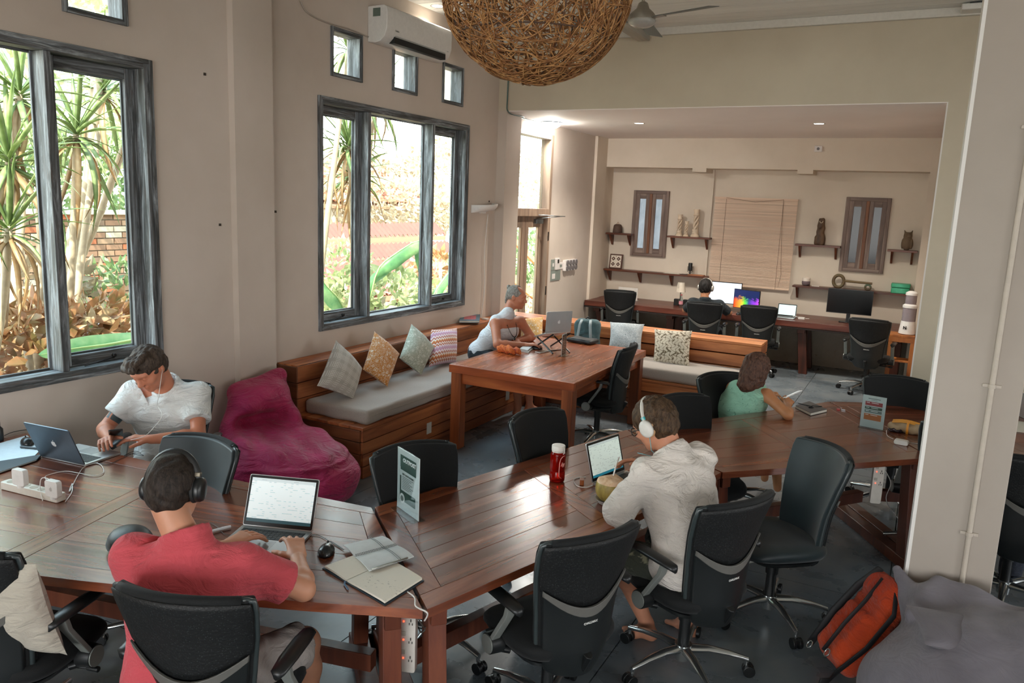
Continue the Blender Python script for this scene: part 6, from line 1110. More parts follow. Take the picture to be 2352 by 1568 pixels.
# ---- power strips under the desk ----
def hung_strip(label, c, rz, n=3):
    o = thing('power_strip', label, 'power strip', c, rz); MB().at(Matrix.Rotation(math.radians(90), 4, 'X')).rbox(-.032, .032, -.15, .15, -.016, .016, .010).build('case', plain('strip_pale', 'C5C0B8', .4), o, bevel=.002)
    for i in range(n):
        z = .085-i*.075; MB().cbox((-.014, -.018, z), (.018, .004, .018)).build('switch', plain('switch_grey', 'A9A69C', .4), o, bevel=.003); MB().cbox((-.014, -.0175, z-.026), (.004, .003, .004)).build('led', emis('led_red', 'FF3A1E', 6), o); MB().cbox((.014, -.0172, z-.02), (.004, .003, .010)).cbox((.008, -.0172, z-.034), (.003, .003, .008)).cbox((.020, -.0172, z-.034), (.003, .003, .008)).build('socket', plain('socket_dark', '3B3733', .5), o, kind='stuff')
    return o
p_ = at(938, 1458, z=.58); hung_strip('white vertical power strip with red lights on the desk leg below the journal', (p_.x, p_.y, .585), math.radians(18))
p_ = at(2016, 1095, z=.60); hung_strip('white vertical power strip glowing red under the far desk by the pillar', (p_.x, p_.y, .58), math.radians(18), 2)
cable('power_cable', 'dark cables dangling in loops from the power strip below the journal', [at(960, 1420, z=.70), at(975, 1440, z=.62), at(985, 1438, z=.63), at(968, 1452, z=.58), at(960, 1440, z=.6), at(950, 1436, z=.63)], .003, plain('cable_grey', '4A4640', .5))
# ---- ceiling and wall fittings ----
LC = Vector((-1.75, 3.45, 3.21)); lp = thing('pendant_lamp', 'huge woven rattan globe lamp hanging over the desk', 'lamp', LC); RG = .455
t = NT('rattan'); v = t.coord('Object', (1, 1, 1)); n = t.noise(v, 30, 3); t.col(t.ramp(n, [(.3, '75492B'), (.5, '9E6F42'), (.72, 'C79A64')])); t.set(rough=.5, spec=.4); M_rat = t.m
m = MB(); rg = np.random.default_rng(5)
for i in range(600):
    a = unit(rg.normal(size=3)); b = unit(np.cross(a, rg.normal(size=3))); c3 = np.cross(a, b); rr = rg.uniform(.25, 1.0); hgt = math.sqrt(max(0, 1-rr*rr)); st0 = rg.uniform(0, 6.28); ln = rg.uniform(1.2, 3.6); w1 = rg.uniform(3, 8); am = rg.uniform(.02, .10); R0 = RG*rg.uniform(.965, 1.0); pts = []; ns = int(10+ln*7)
    for k in range(ns+1):
        th_ = st0+ln*k/ns; p = rr*math.cos(th_)*b+rr*math.sin(th_)*c3+hgt*a+am*math.sin(w1*th_)*a+am*.6*math.cos(w1*1.3*th_)*b; pts.append(tuple(unit(p)*R0))
    m.tube(pts, .0028, 4)
m.build('rattan_weave', M_rat, lp, smooth=True, kind='stuff')
for tz in (-.25, .05, .3): MB().tube([(math.sqrt(RG**2-tz**2)*.97*math.cos(a), math.sqrt(RG**2-tz**2)*.97*math.sin(a), tz) for a in np.linspace(0, 6.283, 49)[:-1]], .004, 6, closed=True).build('hoop', plain('iron_rust', '4A3222', .6), lp, smooth=True)
for a in np.linspace(0, math.pi, 5)[:-1]: MB().tube([(RG*.97*math.cos(a)*math.cos(b), RG*.97*math.sin(a)*math.cos(b), RG*.97*math.sin(b)) for b in np.linspace(0, 6.283, 49)[:-1]], .0035, 6, closed=True).build('hoop', plain('iron_rust', '4A3222', .6), lp, smooth=True)
MB().cyl((0, 0, -.06), (0, 0, ZC-LC.z), .006).build('cord', mk, lp); MB().lathe([(.004, -.09), (.035, -.05), (.03, 0), (.014, .03), (.014, .07)], 14).build('bulb', plain('bulb_white', 'E6E2D8', .3), lp, smooth=True)
fz_ = 3.60; fc = at(1475, 46, z=fz_); fn = thing('ceiling_fan', 'brushed steel ceiling fan with grey blades behind the globe lamp', 'fan', (fc.x, fc.y, fz_)); M_br = plain('brushed_steel', 'A59F95', .35, .85)
MB().lathe([(.02, .13), (.035, .12), (.05, .08), (.085, .05), (.10, .03), (.10, .0)], 24).build('motor', M_br, fn, smooth=True, auto=40); MB().lathe([(.001, -.055), (.06, -.05), (.10, -.03), (.105, -.005), (.10, .0)], 24).build('light_cover', plain('frost_glass', 'B5B2AC', .15), fn, smooth=True, auto=60); MB().cyl((0, 0, .12), (0, 0, ZC-fz_), .013).build('rod', M_br, fn, auto=40)
for px, py, L in ((1622, 18, None), (1513, 97, None), (1380, 50, None)):
    q = at(px, py, z=fz_+.01)-Vector((fc.x, fc.y, fz_)); q.z = 0; L_ = .62; d = q.normalized(); n_ = Vector((-d.y, d.x, 0)); z_ = Vector((0, 0, 1))
    MB().loft([[tuple(d*r+n_*w*s+z_*(.01+.012*s+t_)) for s, t_ in ((-1, 0), (1, 0), (1, .004), (-1, .004))] for r, w in ((.13, .045), (.17, .058), (L_, .068))]).build('blade', plain('fan_blade', '5E6666', .45), fn, bevel=.001); MB().loft([[tuple(d*r+n_*w*s+z_*(.005+t_)) for s, t_ in ((-1, 0), (1, 0), (1, .006), (-1, .006))] for r, w in ((.08, .02), (.2, .03))]).build('blade_iron', M_br, fn)
# air conditioner
ac = thing('air_conditioner', 'white split air conditioner high on the window wall', 'air conditioner', (XL, 6.34, 3.55)); prof = [(0, .31), (.175, .315), (.205, .30), (.215, .25), (.213, .12), (.19, .055), (.14, .012), (.08, 0), (0, .01)]
m = MB(); m.loft([[(x, y, z) for x, z in prof] for y in (-.53, .53)]); m.build('casing', plain('ac_white', 'D4D2CD', .35), ac, bevel=.008, seg=3); m = MB(); m.loft([[(x, y, z) for x, z in ((.192, .06), (.208, .105), (.150, .03), (.135, .02))] for y in (-.38, .44)])
MB().box(.12, .200, -.40, .44, .012, .066).build('air_slot', plain('slot_dark', '0F1213', .6), ac); MB().loft([[(x, y, z) for x, z in ((.165, .030), (.169, .026), (.206, .072), (.202, .076))] for y in (-.39, .43)]).build('louver', plain('louver_grey', '9DA09D', .4), ac); MB().loft([[(x, y, z) for x, z in ((.14, .012), (.144, .009), (.176, .034), (.172, .037))] for y in (-.39, .43)]).build('louver', plain('louver_grey', '9DA09D', .4), ac)
MB().box(.06, .14, -.532, -.5305, .22, .29).build('energy_label', plain('label_dark', '5E6C62', .5), ac); text_part('logo_text', 'Daikin', .022, T(.2165, -.38, .115) @ Matrix.Rotation(math.radians(90), 4, 'Z') @ Matrix.Rotation(math.radians(90), 4, 'X'), plain('logo_dark', '5A5E60', .5), ac); MB().box(.2145, .2155, .44, .47, .09, .094).build('status_light', plain('label_grey', '8A8D8C', .4), ac)
ac2 = thing('air_conditioner', 'white air conditioner at the very top of the header wall by the pillar', 'air conditioner', (.55, YH-.12, 4.0)); p_ = at(2200, 24, y=YH-.2); m = MB(); m.box(-.52, .5, -.1, .12, p_.z-4.0, .04); m.build('casing', plain('ac_white', 'D4D2CD', .35), ac2, bevel=.012); MB().box(-.46, .5, -.103, -.09, p_.z-4.0+.05, p_.z-4.0+.058).build('panel_gap', plain('slot_dark', '0F1213', .6), ac2)
# wall sconce (white half bowl uplight)
sc2 = thing('wall_sconce', 'white curved uplight on the wall right of the second window', 'wall lamp', (XL, 7.93, 2.06)); M_sc = plain('sconce_white', 'D9D8D4', .4)
MB().panel(lambda u, v: (.004+.17*max(0, math.sin(math.pi*u))**.45*math.sin(v*math.pi/2), -.24+.48*u, .0+.085*(1-math.cos(v*math.pi/2))+.03*u), 24, 8, lambda u, v: (-.001, 0, .007)).build('shade', M_sc, sc2, smooth=True, auto=60); MB().box(0, .03, -.06, .06, .0, .07).build('wall_plate', M_sc, sc2, bevel=.004)
# ceiling lamps
def downlight(label, p, lit=1., r=.055, energy=12):
    o = thing('downlight', label, 'ceiling lamp', p); MB().lathe([(r, -.001), (r+.016, -.004), (r+.018, .0), (r, .001)], 28, False).build('trim_ring', plain('steel_ring', 'C9C7C3', .3, .6), o, smooth=True); MB().lathe([(.0008, -.0015), (r, -.0015)], 28, False).build('lamp_glass', emis('lamp_warm', 'FFF2DC', 9*lit), o)
    ld = bpy.data.lights.new('downlight_lamp', 'SPOT'); ld.energy = energy; ld.spot_size = math.radians(130); ld.spot_blend = .8; ld.color = (1, .93, .82); ld.shadow_soft_size = .05; lo = bpy.data.objects.new('lamp', ld); COL.objects.link(lo); lo.location = (0, 0, -.02); lo.parent = o; return o
downlight('round recessed lamp in the high ceiling above the air conditioner', at(1005, 14, z=ZC), energy=25); downlight('recessed lamp at the left of the alcove ceiling', at(1468, 283, z=ZL-.008), energy=230); downlight('recessed lamp at the right of the alcove ceiling', at(1881, 284, z=ZL-.008), energy=230)
dl = thing('dome_lamp', 'white glass dome lamp on the alcove ceiling above the door', 'ceiling lamp', (-4.47, 9.40, ZL-.008)); MB().lathe([(.001, -.085), (.06, -.075), (.11, -.045), (.135, -.005), (.135, 0)], 28).build('glass_dome', emis('dome_white', 'F6F1EA', 200), dl, smooth=True, auto=60); MB().lathe([(.137, -.012), (.142, -.006), (.137, 0)], 28, False).build('rim', plain('rim_blue', '6E7F88', .3, .5), dl)
# ---- alcove: shelves, openings, ornaments ----
YW = YB-.003; M_sh = wood('shelf_wood', '3E2015', '5E3220', '7A452C', 0, rough=.35, streak=8, rand=.1)
def shelf(label, a, b, nb, z=None, dep=.20):
    p, q = at(*a, y=YB-dep), at(*b, y=YB-dep); z = (p.z+q.z)/2 if z is None else z; q.x = min(q.x, -.075); p.x = max(p.x, -4.595); L = q.x-p.x; o = thing('wall_shelf', label, 'shelf', ((p.x+q.x)/2, YW-dep/2, z)); MB().box(-L/2, L/2, -dep/2, dep/2, -.028, 0).build('board', M_sh, o, bevel=.002)
    for i in range(nb): x = -L/2+.06+(L-.12)*i/(nb-1); MB()._add([(x+s*.014, y, zz) for s in (-1, 1) for y, zz in ((dep/2, -.028), (-dep/2+.03, -.028), (-dep/2+.04, -.05), (dep/2-.03, -.19), (dep/2, -.20))], [(0, 1, 2, 3, 4), (9, 8, 7, 6, 5), (0, 5, 6, 1), (1, 6, 7, 2), (2, 7, 8, 3), (3, 8, 9, 4), (4, 9, 5, 0)]).build('bracket', M_sh, o)
    return z
z1 = shelf('small wall shelf carrying the woven basket', (1388, 533), (1449, 537), 2); z2 = shelf('wall shelf carrying three carved candlesticks', (1532, 541), (1629, 546), 2); z3 = shelf('long wall shelf below the left shutter window', (1384, 617), (1623, 634), 4)
z4 = shelf('wall shelf carrying the dark wooden sculpture', (1826, 560), (1930, 565), 2); z5 = shelf('short wall shelf carrying the stone owl', (2038, 574), (2108, 575), 2); z6 = shelf('long wall shelf above the switched-off monitor', (1820, 653), (2095, 678), 4)
def shutters(n, x0, x1, z0, z1, pane, lab):
    w = struct(MB().box(x0, x1, YB-.006, YB+.19, z0, z0+.012).build('window_%d' % n, WX)); W2_ = wood('shutter_wood', '4A3B35', '6E5B52', '9A8A80', 2, rough=.55, rand=.05); W3_ = wood('shutter_wood_x', '4A3B35', '6E5B52', '9A8A80', 0, rough=.55, rand=.05); W4_ = wood('shutter_brown', '4E2E1C', '6B4228', '85583A', 2, rough=.5)
    for a, b, c, d, mm in ((x0, x0+.05, z0, z1, W2_), (x1-.05, x1, z0, z1, W2_), (x0+.05, x1-.05, z0, z0+.05, W3_), (x0+.05, x1-.05, z1-.05, z1, W3_)): MB().box(a, b, YB-.035, YB+.03, c, d).build('frame_member', mm, w, bevel=.005)
    xm = (x0+x1)/2; MB().box(xm-.022, xm+.022, YB-.04, YB, z0+.05, z1-.05).build('mullion', W4_, w, bevel=.005)
    for a, b in ((x0+.05, xm-.022), (xm+.022, x1-.05)):
        for c0, c1, d0, d1, mm in ((a, a+.06, z0+.05, z1-.05, W2_), (b-.06, b, z0+.05, z1-.05, W2_), (a+.06, b-.06, z0+.05, z0+.13, W3_), (a+.06, b-.06, z1-.13, z1-.05, W3_)): MB().box(c0, c1, YB-.03, YB+.01, d0, d1).build('rail', mm, w, bevel=.003)
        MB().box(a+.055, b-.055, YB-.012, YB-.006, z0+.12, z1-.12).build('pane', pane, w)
t = NT('frosted_pane_glow'); v = t.coord('Object', (1, 1, .4)); n = t.noise(v, 9, 5, .6); t.col(t.ramp(n, [(.3, '8FA3B2'), (.7, 'B6C6D2')])); t.l.new(t.ramp(n, [(.3, '8FA3B2'), (.7, 'B6C6D2')]), t.b.inputs['Emission Color']); t.set(rough=.25, es=.35); FP = t.m  # pane glows in place of daylight behind it; the wall is solid
DP = plain('dark_pane', '10151A', .12, spec=.25)
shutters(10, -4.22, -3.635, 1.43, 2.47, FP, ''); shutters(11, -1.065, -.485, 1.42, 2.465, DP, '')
bl = thing('roller_blind', 'pale wooden slat blind lowered over the middle window of the alcove', 'blind', (-2.31, YB-.05, 0)); bw_ = .60
mbl = wood('blind_slat', 'C4A78F', 'D3B8A1', 'E0CAB4', 0, rough=.6, streak=14, rand=.09); nsl = 62
sm_ = MB().box(-bw_, bw_, 0, .0035, .0, (2.39-1.09)/nsl*.80)
me_ = sm_.mesh('slat'); me_.materials.append(mbl)
for i in range(nsl): o = bpy.data.objects.new('slat', me_); COL.objects.link(o); o.parent = bl; o.location = (0, (i % 2)*.001, 1.09+i*(2.39-1.09)/nsl)
MB().box(-bw_-.005, bw_+.005, -.01, .03, 2.385, 2.41).build('head_rail', mbl, bl); MB().box(-bw_, bw_, -.006, .008, 1.075, 1.09).build('bottom_rail', mbl, bl)
for x in (-.43, .40): MB().tube([(x, -.008, 2.40), (x, -.008, 1.08)], .002, 5).build('cord', plain('cord_brown', '6A5040', .7), bl)
MB().tube([(-.43, -.012, 2.40), (0, -.012, 2.35), (.40, -.012, 2.395)], .0025, 5).build('cord', plain('cord_brown', '6A5040', .7), bl); MB().tube([(.40, -.014, 2.40), (.42, -.016, 1.9), (.45, -.014, 1.5), (.47, -.016, 1.3), (.44, -.014, 1.12)], .002, 5).build('cord', plain('cord_brown', '6A5040', .7), bl)
def onsh(px, py, z, dy=.10): p = at(px, py, y=YB-dy); return (p.x, YB-dy, z)
bk = thing('woven_basket', 'small woven bamboo dome basket on the left shelf', 'basket', onsh(1419, 520, z1)); t = NT('bamboo_weave'); ck = t.add('ShaderNodeTexBrick'); v = t.coord('Generated', (18, 18, 22)); t.l.new(v, ck.inputs['Vector']); ck.inputs['Color1'].default_value = (*srgb('B08C78'), 1); ck.inputs['Color2'].default_value = (*srgb('9A7664'), 1); ck.inputs['Mortar'].default_value = (*srgb('4E3A30'), 1); ck.inputs['Scale'].default_value = 1; ck.inputs['Mortar Size'].default_value = .12; t.l.new(ck.outputs[0], t.b.inputs['Base Color']); t.set(rough=.7); t.bump(ck.outputs['Fac'], .6, -.01)
MB().lathe([(.075, 0), (.078, .01), (.074, .06), (.066, .115), (.05, .135), (.02, .14)], 26).build('dome', t.m, bk, smooth=True, auto=60); MB().tube([(-.02, 0, .14), (0, 0, .175), (.02, 0, .14)], .004, 6).build('loop_handle', M_rat, bk, smooth=True)
tl = thing('framed_tile', 'square framed carving with white diamonds leaning on the long left shelf', 'picture', (at(1416, 595, y=YB-.07).x, YB-.10, z3)); Rt = Matrix.Rotation(math.radians(-9), 4, 'X'); M_fr = plain('frame_brown', '4A2A1C', .45); MB().at(Rt).box(-.11, .11, -.012, .012, 0, .24).build('frame', M_fr, tl, bevel=.003); MB().at(Rt).box(-.088, .088, -.016, -.010, .022, .218).build('panel', plain('tile_cream', 'D6CCBC', .6), tl)
for a, b in ((-.044, .076), (.044, .076), (-.044, .164), (.044, .164)): MB().at(Rt @ T(a, -.0165, b) @ Matrix.Rotation(math.radians(90), 4, 'X') @ Matrix.Rotation(math.radians(45), 4, 'Z')).box(-.024, .024, -.024, .024, 0, .002).build('diamond', M_fr, tl); MB().at(Rt @ T(a, -.019, b) @ Matrix.Rotation(math.radians(90), 4, 'X') @ Matrix.Rotation(math.radians(45), 4, 'Z')).box(-.008, .008, -.008, .008, 0, .002).build('diamond_centre', plain('tile_cream', 'D6CCBC', .6), tl)
for a, b in ((0, .04), (0, .20), (-.08, .12), (.08, .12)): MB().at(Rt @ T(a, -.0165, b) @ Matrix.Rotation(math.radians(90), 4, 'X')).lathe([(.007, 0), (.007, .002)], 10).build('dot', M_fr, tl)
def candlestick(label, px, py, H, R_):
    R_ *= 1.35
    o = thing('candlestick', label, 'candlestick', onsh(px, py, z2), 0, 'carved candlesticks'); t_ = plain('carved_pale', 'D6C4AC', .7, var=.15, nscale=12); MB().lathe([(R_*1.25, 0), (R_*1.2, H*.05), (R_*.8, H*.1), (R_*.9, H*.14), (R_*.7, H*.18), (R_*.85, H*.24), (R_*.7, H*.28)], 18).build('foot', t_, o, smooth=True, auto=50); MB().lathe([(R_*.7, H*.76), (R_*.9, H*.80), (R_*.65, H*.86), (R_*.75, H*.92), (R_*.85, H), (R_*.5, H), (R_*.5, H*.97)], 18).build('cup', t_, o, smooth=True, auto=50)
    for k in range(3): MB().tube([(R_*.45*math.cos(a), R_*.45*math.sin(a), H*(.27+.51*u)) for u in np.linspace(0, 1, 16) for a in (u*5.2+k*2.094,)], R_*.30, 8).build('twist', t_, o, smooth=True)
candlestick('middle-sized carved twist candlestick, leftmost on its shelf', 1560, 530, .33, .035); candlestick('smallest carved twist candlestick, between the other two', 1576, 532, .235, .028); candlestick('tallest carved twist candlestick', 1597, 530, .42, .042)
mi = thing('microphone', 'black desktop microphone on the long left shelf', 'microphone', onsh(1585, 620, z3)); MB().lathe([(.03, .06), (.032, .07), (.032, .17), (.028, .185)], 16).build('body', M_bk_, mi, auto=40); MB().lathe([(.06, 0), (.06, .008), (.012, .012), (.01, .06)], 20).build('foot', M_bk_, mi, auto=40); MB().tube([(-.038, 0, .13), (-.042, 0, .05), (0, 0, .03), (.042, 0, .05), (.038, 0, .13)], .004, 6).build('yoke', M_bk_, mi, smooth=True)
cable('mic_cable', 'black cable of the microphone trailing on the shelf', [onsh(1560, 620, z3+.004, .14), onsh(1572, 622, z3+.004, .17), onsh(1590, 625, z3+.004, .15), onsh(1605, 628, z3+.004, .18)], .004, mk)
paper_o = tag(MB().box(-.13, .13, -.07, .07, 0, .003).build('paper', mpw, None), 'thin sheets of paper lying on the long left shelf', 'paper', None, onsh(1545, 622, z3+.0005, .12)); tag(MB().box(-.12, .12, -.07, .07, 0, .01).build('wooden_tray', plain('tray_tan', 'A9683F', .5), None, bevel=.002), 'thin wooden board beneath the microphone cable', 'board', None, onsh(1600, 626, z3+.0005, .125))
ds = thing('scent_diffuser', 'white topped round diffuser on the long right shelf', 'diffuser', onsh(1852, 642, z6)); MB().lathe([(.035, 0), (.05, .01), (.06, .04), (.058, .065)], 20).build('base', plain('mauve_grey', '6E6064', .5), ds, smooth=True, auto=50); MB().lathe([(.057, .066), (.056, .11), (.04, .118), (.001, .12)], 20).build('top', plain('ceramic_cream', 'DCD2C6', .4), ds, smooth=True, auto=50)
tag(MB().rbox(-.05, .05, -.012, .012, 0, .01, .004).build('remote', plain('remote_pale', 'C9C2B8', .4), None), 'small pale remote beside the diffuser', 'remote', None, onsh(1874, 650, z6+.0005, .13))
S = SDF((-.09, -.07, -.01), (.09, .07, .42), .007); S.loft = None
S.box((0, 0, .19), (.055, .035, .19), .03, None, 0); S.box((0, 0, .06), (.065, .04, .06), .02, None, .05); S.cap((0, -.03, .30), (0, -.035, .25), .012, .016, .02); S.disp(lambda X, Y, Z: .004*np.sin(90*X)*np.sin(60*Z)); S.ell((-.09, 0, .40), (.05, .08, .16), None, .02, True); S.ell((.09, 0, .40), (.05, .08, .16), None, .02, True)
sc3 = thing('wood_sculpture', 'dark carved wooden figure with a pale hook, on the upper right shelf', 'sculpture', onsh(1883, 550, z4)); S.build('figure', wood('dark_carving', '2B1D14', '4A3626', '62492F', 2, rough=.6), sc3); MB().tube([(.02*math.cos(a), -.045, .335+.022*math.sin(a)) for a in np.linspace(-3.4, .3, 12)], .005, 6).build('pale_hook', plain('horn_pale', 'C6B79C', .5), sc3, smooth=True)
S = SDF((-.10, -.08, -.01), (.10, .08, .30), .007); S.ell((0, 0, .09), (.058, .048, .095), k=0); S.ell((0, -.005, .19), (.055, .045, .055), k=.03)
for s in (-1, 1): S.cap((s*.032, 0, .225), (s*.05, 0, .268), .016, .006, .02); S.ell((s*.022, -.045, .198), (.016, .012, .018), None, .006); S.ell((s*.022, -.055, .198), (.008, .01, .009), None, .002, True); S.ell((s*.055, 0, .085), (.018, .035, .07), None, .015)
S.cap((0, -.045, .185), (0, -.058, .172), .008, .004, .006); S.plane((0, 0, 0), (0, 0, -1)); ow = tag(S.build('stone_owl', plain('stone_brown', '6A5844', .8, var=.2, nscale=18)), 'brown stone owl figure on the short right shelf', 'figurine', None, onsh(2083, 562, z5))
ky = thing('wooden_key', 'large painted wooden key sculpture on the long right shelf', 'ornament', onsh(1960, 655, z6)); M_kw = wood('key_wood', '4A3A2A', '6B5638', '4E6B58', 0, rough=.6); MB().tube([(-.20+.07*math.cos(a), 0, .10+.085*math.sin(a)) for a in np.linspace(0, 6.283, 25)[:-1]], .022, 8, closed=True).build('bow', M_kw, ky, smooth=True); MB().cyl((-.13, 0, .11), (.24, 0, .10), .017, .015, 12).build('shaft', M_kw, ky, smooth=True, auto=40); MB().tube([(.19+.035*math.cos(a), 0, .045+.035*math.sin(a)) for a in np.linspace(0, 6.283, 17)[:-1]], .014, 8, closed=True).build('bit', M_kw, ky, smooth=True)
gb = thing('gift_box', 'shiny green lidded box on the long right shelf', 'box', onsh(2068, 665, z6)); M_g = plain('green_foil', '3FA37A', .3, .2, var=.2, nscale=14); MB().rbox(-.115, .115, -.085, .085, 0, .075, .02).build('box', M_g, gb, bevel=.006); MB().rbox(-.12, .12, -.09, .09, .078, .135, .022).build('lid', M_g, gb, bevel=.01)
# desk things in the alcove
DZ = .746
def desk(px, y): p = at(px, 720, y=y); return (p.x, y, DZ)
def monitor(label, c, rz, w, h, mat, zb=.12, base=True):
    o = thing('monitor', label, 'monitor', c, rz); MB().box(-w/2, w/2, -.012, .012, zb, zb+h).build('casing', M_bk_, o, bevel=.004); sheet(w-.016, h-.02, T(0, -.0127, zb+h/2) @ Matrix.Rotation(math.radians(90), 4, 'X'), 'screen', mat, o); MB().cbox((0, .03, zb*.6), (.05, .02, zb*1.2)).build('stem', M_bk_, o); MB().rbox(-.11, .11, -.06, .10, 0, .012, .02).build('foot', M_bk_, o, bevel=.003); return o
t = NT('screen_flames'); uv = t.add('ShaderNodeTexCoord').outputs['UV']; n = t.noise(uv, 5, 5, .7, 1.5); s = t.add('ShaderNodeSeparateXYZ'); t.l.new(uv, s.inputs[0]); hue = t.ramp(s.outputs[0], [(.0, 'D8361A'), (.25, 'E8963A'), (.45, '5BD23A'), (.6, '2E3F8A'), (.85, '8A3AD0'), (1.0, 'B04AE0')]); mm = t.add('ShaderNodeMath', operation='MULTIPLY_ADD'); mm.inputs[1].default_value = -.9; mm.inputs[2].default_value = .82; t.l.new(s.outputs[1], mm.inputs[0]); ad = t.add('ShaderNodeMath', operation='ADD'); t.l.new(mm.outputs[0], ad.inputs[0]); t.l.new(n, ad.inputs[1]); c_ = t.mix(t.ramp(ad.outputs[0], [(.78, 0.0), (1.0, 1.0)]), '1B2650', hue); t.col(c_); t.l.new(c_, t.b.inputs['Emission Color']); t.set(es=.8, rough=.2); SF = t.m
monitor('white-screened monitor in front of the dark-shirted man', (at(1660, 690, y=11.62).x, 11.62, DZ), 0, .53, .32, emis('screen_white', 'C9D4DE', .75), .10); monitor('monitor with a colourful flame wallpaper', (at(1715, 690, y=11.55).x, 11.55, DZ), math.radians(-14), .40, .28, SF, .06); monitor('switched-off black monitor at the right of the alcove desk', (at(1952, 690, y=11.62).x, 11.62, DZ), 0, .58, .34, plain('screen_off', '0A0B0C', .15), .12)
laptop('small open laptop on the alcove desk right of the flame screen', (at(1786, 725, y=11.52).x, 11.52, DZ+.001), (at(1806, 725, y=11.52).x+.12, 11.52, DZ+.001), 100, emis('screen_pale', 'B9D0CE', .7), .26, .18)
tlp = thing('table_lamp', 'small table lamp with a cream cone shade on the alcove desk', 'lamp', (at(1562, 690, y=11.75).x, 11.75, DZ)); MB().lathe([(.055, 0), (.055, .012), (.01, .02), (.008, .20)], 18).build('base', plain('lamp_steel', '6A6560', .4, .5), tlp, auto=40); MB().lathe([(.075, .20), (.052, .345), (.05, .345), (.073, .2)], 24, False).build('shade', plain('shade_cream', 'DCD2C2', .7), tlp, smooth=True, auto=50); MB().tube([(-.02, -.075, .34), (-.02, -.08, .26)], .002, 5).build('pull_cord', mk, tlp)
for px, lab in ((1552, 'left'), (1573, 'right')): tag(MB().box(-.035, .035, -.04, .04, 0, .10).build('speaker', M_bk_, None, bevel=.004), 'small black box speaker %s of the table lamp base' % lab, 'speaker', None, desk(px, 11.66))
wb2 = thing('water_bottle', 'clear plastic water bottle with a pink label by the table lamp', 'bottle', desk(1562, 11.42)); MB().lathe([(.028, 0), (.03, .01), (.03, .13), (.012, .17), (.012, .185)], 16).build('body', glass_pane('clear_plastic', 'E2ECEE'), wb2, smooth=True); MB().lathe([(.0305, .05), (.0305, .10)], 16, False).build('label', plain('label_pink', 'C98A94', .5), wb2); MB().lathe([(.014, .183), (.014, .20)], 12).build('cap', plain('cap_red', 'A84A50', .4), wb2)
sg = thing('desk_sign', 'white BOOKED sign standing behind the left alcove chair', 'sign', (at(1446, 680, y=11.70).x-.03, 11.70, DZ)); MB().box(-.16, .16, -.003, .003, 0, .20).build('card', plain('card_white', 'D9D6D0', .5), sg); text_part('lettering', 'BOOKED', .062, T(0.02, -.004, .10) @ Matrix.Rotation(math.radians(90), 4, 'X'), plain('ink_black', '151515', .5), sg, bold=.002); MB().box(-.16, .16, 0, .07, 0, .004).build('foot', plain('card_white', 'D9D6D0', .5), sg)
cable('power_cable', 'white cable and plugs on the alcove desk right of the laptop', [desk(1812, 11.6), tuple(Vector(desk(1828, 11.5))+Vector((0, 0, .03))), desk(1838, 11.55), desk(1860, 11.6)], .006, mw)
o = tag(MB().rbox(-.045, .045, -.03, .03, 0, .025, .008).build('adapter', mw, None), 'white plug adapter on the alcove desk', 'adapter', None, desk(1842, 11.5))
# water dispenser on its wooden stand at the right side of the alcove
pst = Vector((0, 10.83, 0)); stnd = thing('wooden_stand', 'orange-brown wooden stand with shelves at the right side of the alcove', 'stand', (-.08, pst.y+.16, 0)); M_ow = wood('stand_wood', '7A4420', 'A0602F', 'B9763F', 2, rough=.4)
for a, b in ((-.17, -.13), (.08, -.13), (-.17, .13), (.08, .13)): MB().cbox((a, b, .36), (.045, .045, .72)).build('leg', M_ow, stnd, bevel=.003)
for z in (.10, .40): MB().box(-.17, .08, -.13, .13, z, z+.02).build('shelf', M_ow, stnd, bevel=.002)
MB().box(-.20, .10, -.155, .155, .72, .75).build('top', M_ow, stnd, bevel=.003); MB().box(-.19, .09, -.155, -.135, .66, .72).build('apron', M_ow, stnd)
wd = thing('water_dispenser', 'white water filter dispenser with N lettering on the wooden stand', 'dispenser', (-.08, pst.y+.15, .7505)); M_wd = plain('dispenser_white', 'DEDCDA', .35); M_tk = plain('tank_smoke', '8C8288', .15)
MB().lathe([(.085, 0), (.10, .01), (.085, .14), (.08, .17)], 20).build('base', M_wd, wd, smooth=True, auto=50); MB().lathe([(.08, .17), (.08, .34)], 20, False).build('tank', M_tk, wd, smooth=True); MB().lathe([(.086, .34), (.086, .37), (.06, .39)], 20).build('collar', M_wd, wd, smooth=True, auto=40); MB().lathe([(.06, .385), (.065, .40), (.065, .50)], 20, False).build('tank', M_tk, wd, smooth=True); MB().lathe([(.07, .50), (.068, .53), (.04, .55), (.001, .555)], 20).build('lid', M_wd, wd, smooth=True, auto=50); text_part('lettering', 'N', .05, T(-.03, -.098, .09) @ Matrix.Rotation(math.radians(90), 4, 'X'), plain('ink_black', '151515', .5), wd, bold=.003)
tag(MB().rbox(-.03, .03, -.02, .02, 0, .09, .008).build('plug_block', plain('strip_pale', 'C5C0B8', .4), None), 'pale plug block on the floor beside the wooden stand', 'socket', None, (-.38, 11.3, .0))
